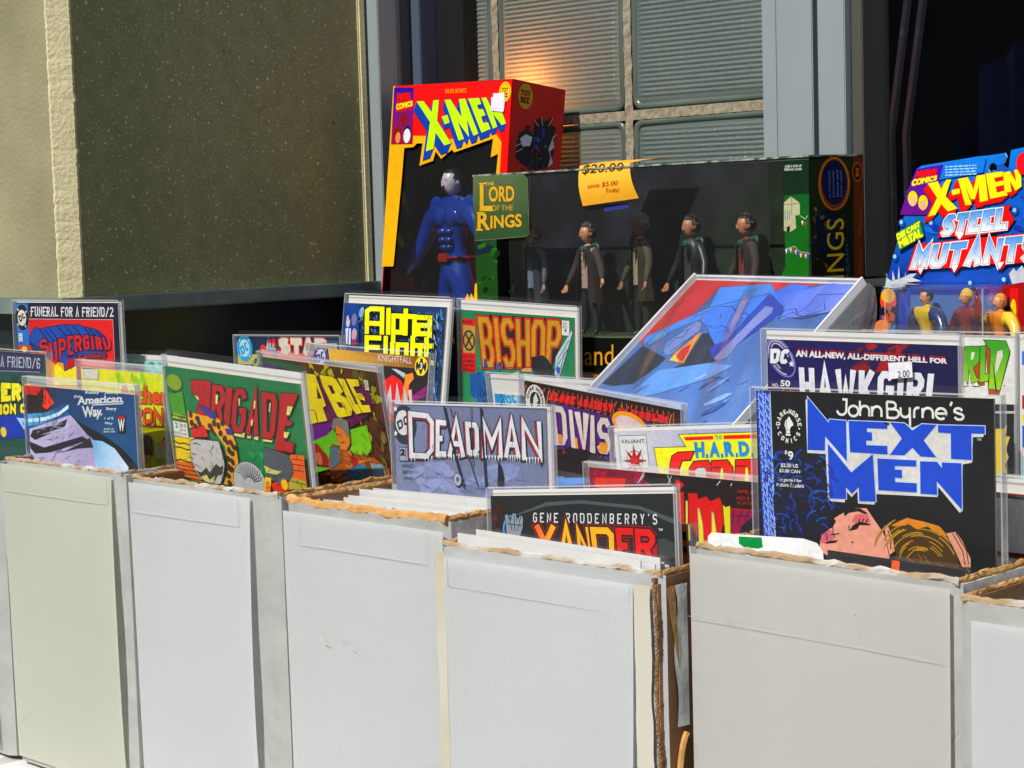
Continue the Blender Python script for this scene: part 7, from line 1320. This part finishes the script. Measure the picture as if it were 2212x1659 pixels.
P.poly([(419.6,41.1),(427.6,35.7),(437.6,41.7),(437.3,52.2),(432.2,53.2),(432.9,64.3),(425.6,67.7),(418.8,66.4)], (176, 176, 140), .3); P.lines([[(420.6,48.5),(420.8,56.7)], [(423.1,48.1),(423.2,56.7)], [(425.6,47.8),(425.7,56.8)]], .9, (110, 130, 150)); P.poly([(422.2,63.2),(425.8,62.2),(425.6,67.4),(422.1,67.3)], (20, 24, 30)); P.lines([[(419.5,42.8),(437.6,42.0)], [(428.6,35.9),(428.1,52.8)]], .5, (90, 100, 70))
P.lines([[(420.0,83.3),(430.3,80.5),(436.3,85.5),(447.6,87.2)], [(437.3,53.0),(443.3,56.4),(446.4,53.2)]], .5, (190, 190, 170))
for i, (a, b) in enumerate([(421.2,83.3),(423.7,82.9),(426.2,82.4),(428.6,82.9),(431.9,84.1),(434.7,85.8),(437.5,87.1),(440.3,87.4),(443.2,87.8),(446.0,88.1),(440.2,57.9),(443.6,59.3)]): P.poly([(a-1.3, b), (a+1.3, b), (a, b+4.2)], ((210, 210, 200), (70, 80, 190), (210, 210, 200), (200, 60, 30))[i % 4])
P.text('AGES 5 AND UP', [(421.9,7.4),(441.0,7.6),(441.0,9.8),(421.8,9.7)], (190, 196, 186), .03); P.text('ITEM NO. 81305', [(421.4,10.3),(440.9,10.5),(440.9,12.7),(421.3,12.6)], (190, 196, 186), .03)
P.text('there and r', [(86.2,180.9),(223.2,174.8),(222.3,196.0),(85.1,200.8)], (206, 150, 60), -.002); P.poly([(48.6,211.8),(325.4,201.1),(323.8,246.2),(45.8,262.2)], (170, 96, 20)); P.text('Ages five and up muzit', [(75.9,219.3),(168.8,215.4),(168.6,220.0),(75.6,224.1)], (60, 30, 10), .02)
P.lines([[(145.9,209.9),(171.7,209.2)], [(148.4,212.0),(181.8,210.6)]], .5, (120, 60, 14))
P.build('front_print', lb)
P = Print((0, 0, D_*1000, H_*1000)); P.fill((14, 20, 12))
P.poly([(1.0,3.7),(67.0,2.0),(62.9,121.5),(-3.2,117.8)], G((30, 44, 12), (6, 10, 10), (0, 40), (40, 90))); P.poly([(65.6,2.0),(80.8,1.8),(76.3,179.5),(62.3,178.3)], G((110, 50, 12), (80, 32, 6), (70, 0), (70, 120))); P.poly([(7.2,50.2),(36.7,47.8),(38.0,87.2),(11.2,86.1)], (10, 24, 50)); P.blobs(20, (4, 40, 30, 120), [(120, 120, 90), (30, 44, 60), (10, 16, 40), (60, 70, 40), (100, 90, 30)], 1.5, 6, 7)
cx, cy = [(35.6,25.7)][0]; ry_ = [(34.7,50.2)][0][1]-cy; rx_ = [(59.8,26.1)][0][0]-cx
P.ell(cx, cy, rx_, ry_, (156, 84, 16), 0, 34); P.ell(cx, cy, rx_*.93, ry_*.95, (206, 130, 34), 0, 34); P.ell(cx, cy, rx_*.86, ry_*.92, (120, 60, 10), 0, 34); P.ell(cx, cy-ry_*.05, rx_*.78, ry_*.82, (12, 22, 60), 0, 34)
for i, s_ in enumerate(('an unforgettable', 'journey', 'there and', 'back again')): u = cx-rx_*.36+i*rx_*.24; P.text(s_, [(u, cy+ry_*.5), (u, cy-ry_*.5), (u+rx_*.13, cy-ry_*.5), (u+rx_*.13, cy+ry_*.5)], (110, 130, 190), .01)
cx2, cy2 = [(70.6,15.6)][0]; P.ell(cx2, cy2, rx_*.34, ry_*.36, (190, 90, 20), 0, 20); P.ell(cx2, cy2, rx_*.28, ry_*.31, (70, 26, 6), 0, 20); P.text('TOY', [(cx2-2.6, cy2-3.5), (cx2+2.6, cy2-3.5), (cx2+2.6, cy2), (cx2-2.6, cy2)], (206, 110, 30), .06); P.text('BIZ', [(cx2-2.6, cy2+.6), (cx2+2.6, cy2+.6), (cx2+2.6, cy2+4), (cx2-2.6, cy2+4)], (206, 110, 30), .06)
q = [(20.9,112.6),(22.9,57.2),(48.6,57.1),(46.6,113.2)]; P.text('RINGS', [(q[0][0], q[0][1]+14), q[1], q[2], (q[3][0], q[3][1]+14)], (206, 176, 30), .0)
q = [(47.9,114.1),(49.1,81.1),(56.2,80.7),(55.1,114.1)]; P.text('again', q, (60, 80, 110), .0); q = [(68.0,108.5),(70.1,48.7),(77.9,48.9),(76.4,108.9)]; P.text('Merry    Pippin', q, (150, 80, 20), .0)
P.build('side_print', lb, side=W_+.0002)
M_mist = mat('misty_printed_backdrop', (.034, .036, .060), .6, col2=(.003, .0035, .005), nscale=13, thr=(.46, .74), detail=6)
t_ = M_mist.node_tree; b_ = t_.nodes['Principled BSDF']; src = b_.inputs['Base Color'].links[0].from_socket; tc_ = t_.nodes['Texture Coordinate']; sx = t_.nodes.new('ShaderNodeSeparateXYZ'); t_.links.new(tc_.outputs['Object'], sx.inputs[0])
ad_ = t_.nodes.new('ShaderNodeMath'); ad_.operation = 'MULTIPLY_ADD'; ad_.inputs[1].default_value = 5.2; ad_.inputs[2].default_value = -1.32; t_.links.new(sx.outputs['X'], ad_.inputs[0])
az_ = t_.nodes.new('ShaderNodeMath'); az_.operation = 'MULTIPLY_ADD'; az_.inputs[1].default_value = -7.0; t_.links.new(sx.outputs['Z'], az_.inputs[0]); t_.links.new(ad_.outputs[0], az_.inputs[2]); az_.use_clamp = True
n_ = t_.nodes.new('ShaderNodeTexNoise'); n_.inputs['Scale'].default_value = 40; n_.inputs['Detail'].default_value = 6; t_.links.new(tc_.outputs['Object'], n_.inputs['Vector']); rp_ = t_.nodes.new('ShaderNodeValToRGB'); rp_.color_ramp.elements[0].position = .35; rp_.color_ramp.elements[0].color = (.004, .012, .003, 1); rp_.color_ramp.elements[1].position = .75; rp_.color_ramp.elements[1].color = (.018, .040, .010, 1); t_.links.new(n_.outputs[0], rp_.inputs[0])
mx_ = t_.nodes.new('ShaderNodeMix'); mx_.data_type = 'RGBA'; t_.links.new(az_.outputs[0], mx_.inputs['Factor']); t_.links.new(src, mx_.inputs['A']); t_.links.new(rp_.outputs[0], mx_.inputs['B']); t_.links.new(mx_.outputs['Result'], b_.inputs['Base Color'])
bm = bmesh.new(); bm_box(bm, .002, W_-.003, D_-.0035, D_-.0015, -.1695, -.001); fin(bm, 'backdrop', M_mist, lb)
bm = bmesh.new(); n = 24; gr = [[bm.verts.new((.050+.350*i/n, .0022+.0007*noise.noise((i*.5, j*.6, 3)), -.0015-.168*j/10)) for i in range(n+1)] for j in range(11)]
for j in range(10):
    for i in range(n): bm.faces.new((gr[j][i], gr[j+1][i], gr[j+1][i+1], gr[j][i+1]))
fin(bm, 'window_film', M_window, lb, True)
dk = mat('dark_brown_coat', (.050, .036, .030), .85, noise_amt=.3, nscale=60); dk2 = mat('olive_brown_coat', (.075, .062, .034), .85, noise_amt=.3, nscale=60); gy_ = mat('grey_blue_coat', (.045, .055, .080), .6); dk3 = mat('black_green_coat', (.020, .026, .022), .4); gc = mat('green_cloak', (.02, .11, .06), .6)
v1 = mat('slate_shirt', (.12, .16, .24), .7); v2 = mat('dusty_pink_waistcoat', (.42, .27, .21), .7); v3 = mat('buff_waistcoat', (.32, .25, .15), .7); v4 = mat('dark_waistcoat', (.035, .03, .03), .7); v5 = mat('crimson_waistcoat', (.20, .02, .02), .7)
M_gh = mat('grey_hair', (.20, .19, .19), .6, bump=.6, bscale=300); M_sk2 = mat('toy_skin_tan', (.50, .22, .10), .45); M_sk3 = mat('toy_skin_dim', (.30, .14, .08), .5)
LA = ((-.085, -.01, -.15), (-.155, -.07, -.32)); RA = ((.085, -.01, -.15), (.145, -.07, -.31)); RA2 = ((.10, -.01, -.14), (.20, -.06, -.26))
specs = [('leftmost toy figure in the dark window box, grey blue coat and slate shirt', -1.3475, 1.432, 10, .116, (LA, RA), gy_, v1, None, M_sk3, M_hair), ('toy figure in a buttoned dusty pink waistcoat, in the dark window box', -1.2680, 1.430, 8, .1165, (LA, RA2), dk, v2, gc, M_skin, M_hair), ('grey haired toy figure in the middle of the dark window box', -1.2000, 1.434, -4, .124, (LA, RA), dk2, v3, None, M_sk3, M_gh), ('toy figure in a black coat with green collar, fourth in the dark window box', -1.1330, 1.432, 6, .121, (LA, RA), dk3, v4, gc, M_sk2, M_hair), ('rightmost toy figure in the dark window box, crimson under a dark cloak', -1.0640, 1.430, -6, .121, (LA, RA), dk, v5, gc, M_sk2, M_hair)]
for lab, fx, fy, ya, hh, arms, ct, vs2, co, sk, hr in specs:
    toy(lab, (fx, fy, .3768), ya-25, hh, arms, vs2, ct, dk3, face=sk, hair=hr, coat=ct, vest=vs2, collar=co)

# orange price tag folded over the top edge, sticker below
tg = empty('price_tag', (-1.20, 1.388, .552)); tag(tg, 'orange yellow paper price tag folded over the dark window box', 'price tag')
o3 = Vector((-1.20, 1.388, .552))
fr1 = [(-1232.0,546.3),(-1165.1,548.0),(-1157.2,518.0),(-1230.6,512.4)]; bk = [(-1248.2,1401.5),(-1188.7,1364.8),(-1119.5,1364.6),(-1295.0,1540.3)]
M_tag = mat('orange_yellow_paper', (.92, .42, .015), .55, noise_amt=.08, nscale=60)
bm = bmesh.new(); A_ = [Vector((a/1000, 1.3830, b/1000))-o3 for a, b in fr1]
TL, TR = Vector((-1.2385, 1.3865, .5530))-o3, Vector((-1.1700, 1.3835, .5530))-o3
BL_, BR_ = A_[3], A_[2]
def bez(u, v):
    a = TL.lerp(TR, u); b = BL_.lerp(BR_, u); p = a.lerp(b, v); p.y -= .004*math.sin(math.pi*v)+.002*v; return p
gr = [[bm.verts.new(bez(i/8, j/8)) for i in range(9)] for j in range(9)]
for j in range(8):
    for i in range(8): bm.faces.new((gr[j][i], gr[j+1][i], gr[j+1][i+1], gr[j][i+1]))
bb = [Vector((a/1000, b/1000, .5560))-o3 for a, b in bk]
g2 = [[bm.verts.new(TL.lerp(TR, i/8)+( (Vector((.030, .046, .0035)))*(j/4)+Vector((0, 0, .002*math.sin(math.pi*j/4))))) for i in range(9)] for j in range(1, 5)]
g2 = [gr[0]]+g2
for j in range(4):
    for i in range(8): bm.faces.new((g2[j][i], g2[j][i+1], g2[j+1][i+1], g2[j+1][i]))
fin(bm, 'paper', M_tag, tg, True)
P = Print((-3000, -3000, 3000, 3000), .02)
def tq(u, v): p = bez(u, v); return p
P = Print((-200, -200, 200, 200))
for s_, q, b in (('$20.00', (.06, -.02, .86, .24), .005), ('save $5.00', (.16, .46, .72, .60), -.004), ('Today', (.46, .64, .72, .78), -.004)):
    m = lambda u, v, q=q: ((lambda p: (p.x*1000, -p.z*1000))(bez(q[0]+(q[2]-q[0])*u+.04*(1-v), q[1]+(q[3]-q[1])*v)))
    P.text(s_, m, (40, 50, 10) if b > 0 else (170, 60, 10), b)
o_ = P.build('handwriting', tg)
for v in o_.data.vertices:
    x_, z_ = v.co.x, v.co.z; best = None
    vv = (TL.z-z_)/(TL.z-(BL_.z+BR_.z)/2); uu = (x_-TL.x)/(TR.x-TL.x); v.co.y = bez(min(1, max(0, uu)), min(1, max(0, vv))).y-.0006
st_ = empty('sticker', (0, 1.3855, 0)); tag(st_, 'small violet blue sticker under the orange price tag', 'sticker')
P = Print((-3000, -3000, 3000, 3000)); P.poly([(a, -b) for a, b in [(-1206.9,512.2),(-1174.8,514.0),(-1174.4,509.0),(-1205.9,506.2)]], (64, 70, 150)); P.build('sticker_paper', st_)

# ------------------------------------------------------------ blister card at the right
x, y, z, yw, tl, rl = (-0.8050,1.3100,0.5351,0.0,0.0,0.0)
cb = empty('blister_card_toy', (x, y, z), (0, 0, 0)); tag(cb, 'blue carded toy with yellow slanted letters over silver ones and a clear bubble', 'carded toy')
out_ = [(2.0,3.9),(7.0,1.5),(59.5,-3.8),(66.9,-3.9),(81.6,-5.3),(83.2,-2.2),(80.5,3.3),(75.3,4.5),(71.1,1.4),(68.1,3.2),(66.8,6.6),(68.4,8.9),(75.2,9.2),(84.7,6.3),(86.8,-7.2),(103.3,-9.7),(118.5,-9.8),(133.4,3.8),(137.9,151.5),(-37.3,156.4),(-34.7,140.2),(-28.9,99.9)]
P = Print((-80, -60, 200, 400), .024); P.poly(out_, G((30, 130, 220), (16, 50, 150), (20, 0), (40, 90))); 
P.blobs(40, (14, 6, 120, 60), [(20, 90, 190), (24, 110, 206), (16, 60, 160), (40, 140, 226)], 4, 14, 5, .5, 20)
for a, b in [(16.0,48.5),(-18.2,75.5),(-11.6,47.4),(90.7,40.3),(51.2,97.3),(81.0,94.5)]: P.ell(a, b, 3.0, 3.6, (20, 70, 160), 0, 14); P.ell(a-.6, b-.8, 1.6, 1.8, (150, 206, 240), 0, 10)
P.poly([(2.5,3.9),(27.6,1.1),(23.6,14.8),(15.5,41.2),(-13.2,40.5),(-5.6,21.0)], G((70, 20, 170), (110, 20, 130), (5, 5), (0, 40))); P.poly([(28.1,0.5),(65.8,-2.6),(63.1,9.1),(24.1,13.4)], (40, 120, 210)); P.lines_text(*[(29.2,2.8)][0], 28, 4, 1.5, (170, 210, 240), 3)
P.text('MARVEL', [(3.9,5.0),(23.7,3.7),(21.9,11.3),(0.2,12.4)], (230, 20, 30), .08, .04, (50, 10, 90)); P.text('COMICS', [(-0.9,12.2),(22.0,9.6),(21.4,13.7),(-2.4,18.0)], (255, 226, 40), .07, .05, (220, 30, 20))
for (a, b), c1, c2 in zip([(-0.9,27.6),(8.7,31.3)], ((226, 206, 60), (226, 206, 60)), ((20, 20, 30), (230, 180, 140))): P.ell(a, b, 4.6, 6.2, c1, 0, 14, .4); P.ell(a, b+2.2, 3.4, 4.2, c2 if c2[0] > 50 else (230, 180, 140), 0, 12)
gold_ = (255, 246, 20); D_v = [(-73.8,-25.7),(-78.5,-20.7)]; d_ = (D_v[1][0]-D_v[0][0], D_v[1][1]-D_v[0][1])
LS = [[(13.6,16.1),(22.7,14.7),(25.7,21.1),(30.4,13.8),(34.5,13.7),(29.5,27.1),(40.3,36.8),(31.6,38.9),(25.6,32.6),(20.2,41.3),(13.5,42.6),(22.1,27.8)], [(35.3,22.2),(42.1,21.1),(42.7,24.8),(35.7,26.1)], [(41.3,13.5),(49.7,12.4),(55.0,22.2),(57.8,11.6),(65.2,10.9),(67.5,31.1),(60.5,32.3),(59.5,19.5),(56.0,29.8),(52.8,29.9),(47.3,19.0),(53.0,34.0),(47.6,34.5)], [(65.7,10.2),(80.5,9.1),(80.7,12.7),(72.9,13.8),(73.9,17.3),(81.0,16.3),(81.7,19.5),(74.3,20.7),(75.3,25.5),(83.5,24.1),(84.5,27.7),(69.6,30.0)], [(81.0,10.1),(86.7,9.2),(92.1,17.8),(90.7,8.4),(96.0,7.9),(96.6,21.3),(91.6,24.4),(86.9,16.7),(87.9,25.0),(82.3,25.7)]]
for s_ in LS: sweep(P, s_, d_, (196, 14, 20))
for s_ in LS: sweep(P, s_, (d_[0]*.75, d_[1]*.75), (240, 30, 34))
for s_ in LS: P.poly(s_, gold_, .35, (190, 120, 20))
sil = lambda y0, y1: G((60, 130, 226), (236, 240, 246), (0, y0), (0, y1))
rq = [(29.4,42.5),(87.6,35.5),(85.5,39.2),(90.6,46.9),(84.4,55.2),(48.2,60.3),(41.7,63.1),(38.0,58.9),(22.0,59.4),(25.4,51.2)]; P.poly(rq, (226, 24, 40), .4)
m = P.quadmap([(29.4,42.5),(86.6,37.3),(84.4,53.8),(24.2,58.4)]); ys = sorted(b for a, b in rq)
def lt(ch, u0, u1, sw=4.6): 
    q = [m(u0, 0), m(u1, 0), m(u1, 1), m(u0, 1)]; P.logo(ch, q, G((90, 150, 230), (240, 242, 246), ((q[0][0]), (q[0][1]+q[1][1])/2+2), ((q[0][0]), (q[3][1]+q[2][1])/2-2)), sw, outs=((1.3, (230, 232, 240)), (.35, (20, 24, 60))))
for i, ch in enumerate('STEEL'): lt(ch, i*.2+.01, i*.2+.185)
P.poly([(38.0,55.3),(44.0,54.9),(46.1,57.3),(42.3,62.1)], (230, 236, 240), .3, (226, 24, 40))
rq = [(1.9,64.9),(133.2,55.2),(133.2,77.4),(84.2,81.7),(78.4,86.4),(73.7,81.1),(42.6,83.8),(37.7,89.1),(33.3,84.2),(10.1,85.1),(6.1,90.0),(2.7,86.6),(-6.3,86.0),(-2.2,76.2)]; P.poly(rq, (226, 24, 40), .4)
m = P.quadmap([(2.4,66.9),(115.2,59.0),(112.0,79.0),(-3.5,84.6)])
for i, ch in enumerate('MUTANTS'): lt(ch, i/7+.006, (i+1)/7-.012, 4.8)
for q in ([(3.9,84.1),(10.1,83.6),(6.6,89.2)], [(35.0,82.3),(41.6,81.9),(37.7,88.0)], [(75.8,80.2),(82.1,79.8),(78.1,85.4)]): P.poly(q, (236, 238, 242), .4, (226, 24, 40))
P.poly([(-15.7,55.3),(7.1,43.7),(10.7,58.2),(-13.5,70.1)], (24, 110, 70)); P.poly([(-15.3,56.3),(6.0,45.9),(8.9,57.2),(-12.4,68.7)], (70, 150, 80)); P.text('DIE CAST', [(-15.7,56.3),(6.6,45.9),(7.4,50.3),(-14.6,61.7)], (232, 250, 40), .08); P.text('METAL', [(-14.3,62.4),(7.9,51.0),(9.6,58.7),(-12.4,68.2)], (232, 250, 40), .08)
for q in ([(-20.2,98.4),(-19.5,86.0),(-14.5,100.9)], [(-15.6,99.9),(-13.4,82.0),(-11.6,100.9)], [(-9.9,98.9),(-6.9,87.0),(-7.6,99.9)], [(-26.6,98.9),(-25.3,91.9),(-20.2,94.9),(-9.8,92.0),(-2.9,89.0),(3.8,88.5),(-0.7,92.0),(7.7,94.9),(-5.3,95.9),(-9.9,99.9),(-19.1,100.9),(-28.9,99.9)], [(86.2,89.2),(90.4,84.5),(92.5,87.4),(97.4,82.7),(102.8,90.2),(97.3,98.7),(90.3,100.6)]): P.poly(q, (190, 196, 204), .3)
P.poly([(-30.1,100.9),(-15.7,101.9),(-17.5,155.8),(-40.8,156.5),(-32.2,126.0)], (24, 60, 140)); P.ell3([(-23.8,110.9),(-16.0,110.8),(-24.0,120.9)], (220, 80, 20), 0, 20, .4); P.ell3([(-23.8,106.9),(-16.9,106.9),(-23.9,112.9)], (240, 170, 30)); P.ell3([(-24.0,122.9),(-17.6,122.8),(-24.1,131.9)], (200, 84, 44), 0, 20, .4); P.poly([(-33.2,118.0),(-26.2,115.9),(-24.0,119.9),(-26.3,123.9),(-31.0,123.0)], (20, 20, 30)); P.poly([(-20.4,115.9),(-16.4,115.8),(-16.5,122.8),(-21.6,119.9)], (20, 20, 30)); P.lines([[(-29.7,117.0),(-25.1,119.9)], [(-22.2,119.9),(-17.6,116.8)], [(-26.4,130.0),(-19.4,127.8)], [(-24.0,120.9),(-23.4,124.9)]], 1.2, K); P.ell(*[(-29.4,135.0)][0], 9, 8, (214, 130, 80)); P.poly([(-24.2,135.9),(-17.2,129.8),(-17.3,141.8),(-24.2,141.9)], (40, 120, 210), .4)
P.poly([(78.9,98.7),(97.3,95.9),(113.0,95.9),(112.7,152.2),(74.3,153.3)], (150, 16, 24)); P.poly([(87.2,100.6),(94.5,100.6),(94.3,133.7),(87.0,133.9)], (214, 24, 30)); P.poly([(80.9,114.9),(87.2,105.4),(87.0,139.6),(79.6,139.7)], (20, 20, 40)); P.ell(*[(90.2,117.7)][0], 2.6, 9, (226, 196, 60), 0, 16, .4)
P.ell(*[(101.2,3.7)][0], 8, 9, (220, 20, 20), 0, 16)
P.build('card_print', cb)
bm = bmesh.new(); vs_f = [bm.verts.new((a/1000, .0006, -b/1000)) for a, b in out_]; f = bm.faces.new(vs_f); r_ = bmesh.ops.extrude_face_region(bm, geom=[f]); bmesh.ops.translate(bm, verts=[v for v in r_['geom'] if isinstance(v, bmesh.types.BMVert)], vec=(0, .0008, 0)); fin(bm, 'card_back', mat('card_white_back', (.6, .6, .6), .7), cb)
# clear bubble with a blue insert
(bx0, bz0), (bx1, bz1) = [(-6.4,96.4)][0], [(82.0,94.9)][0]; bx0, bx1, bzt = bx0/1000, bx1/1000, -bz0/1000
bm = bmesh.new(); bm_box(bm, bx0, bx1, -.036, -.001, bzt-.12, bzt, bev=.004); fin(bm, 'bubble', M_blister, cb, True)
kid('insert', (bx0+.004, bx1-.004, -.004, -.0018, bzt-.11, bzt-.010), mat('blue_insert', (.07, .16, .42), .35), cb)
yl_ = mat('yellow_enamel', (.72, .48, .02), .2, coat=.7); nv = mat('navy_enamel', (.01, .03, .12), .2, coat=.7); og = mat('orange_enamel', (.65, .22, .02), .2, coat=.7); rdx = mat('maroon_enamel', (.22, .012, .015), .2, coat=.7)
fz = z+bzt-.092
bm = bmesh.new()
for a_ in ((bx0, bx0+.0008), (bx1-.0008, bx1)): bm_box(bm, a_[0], a_[1], -.0368, -.0355, bzt-.11, bzt-.003)
fin(bm, 'bubble_edge', M_seam, cb)['kind'] = 'stuff'
AA = ((-.10, 0, -.12), (-.15, -.05, -.30)); BB = ((.10, 0, -.12), (.15, -.05, -.30)); UP = ((.09, 0, -.04), (.10, -.03, .16))
toy('yellow and navy enamelled toy figure at the left inside the clear bubble', (x+bx0+.028, y-.018, fz), -28, .090, (AA, BB), yl_, nv, nv, muscle=1, hair=nv, curly=False, face=M_skin)
toy('maroon toy figure with one raised arm in the middle of the clear bubble', (x+bx0+.064, y-.018, fz), -34, .090, (AA, UP), rdx, rdx, rdx, muscle=.7, hair=yl_, curly=False, face=M_skin, hand=rdx)
toy('orange and yellow enamelled toy figure at the right inside the clear bubble', (x+bx0+.092, y-.016, fz), -30, .086, (AA, BB), og, yl_, og, muscle=1, hair=og, curly=False, face=M_skin, hand=og)
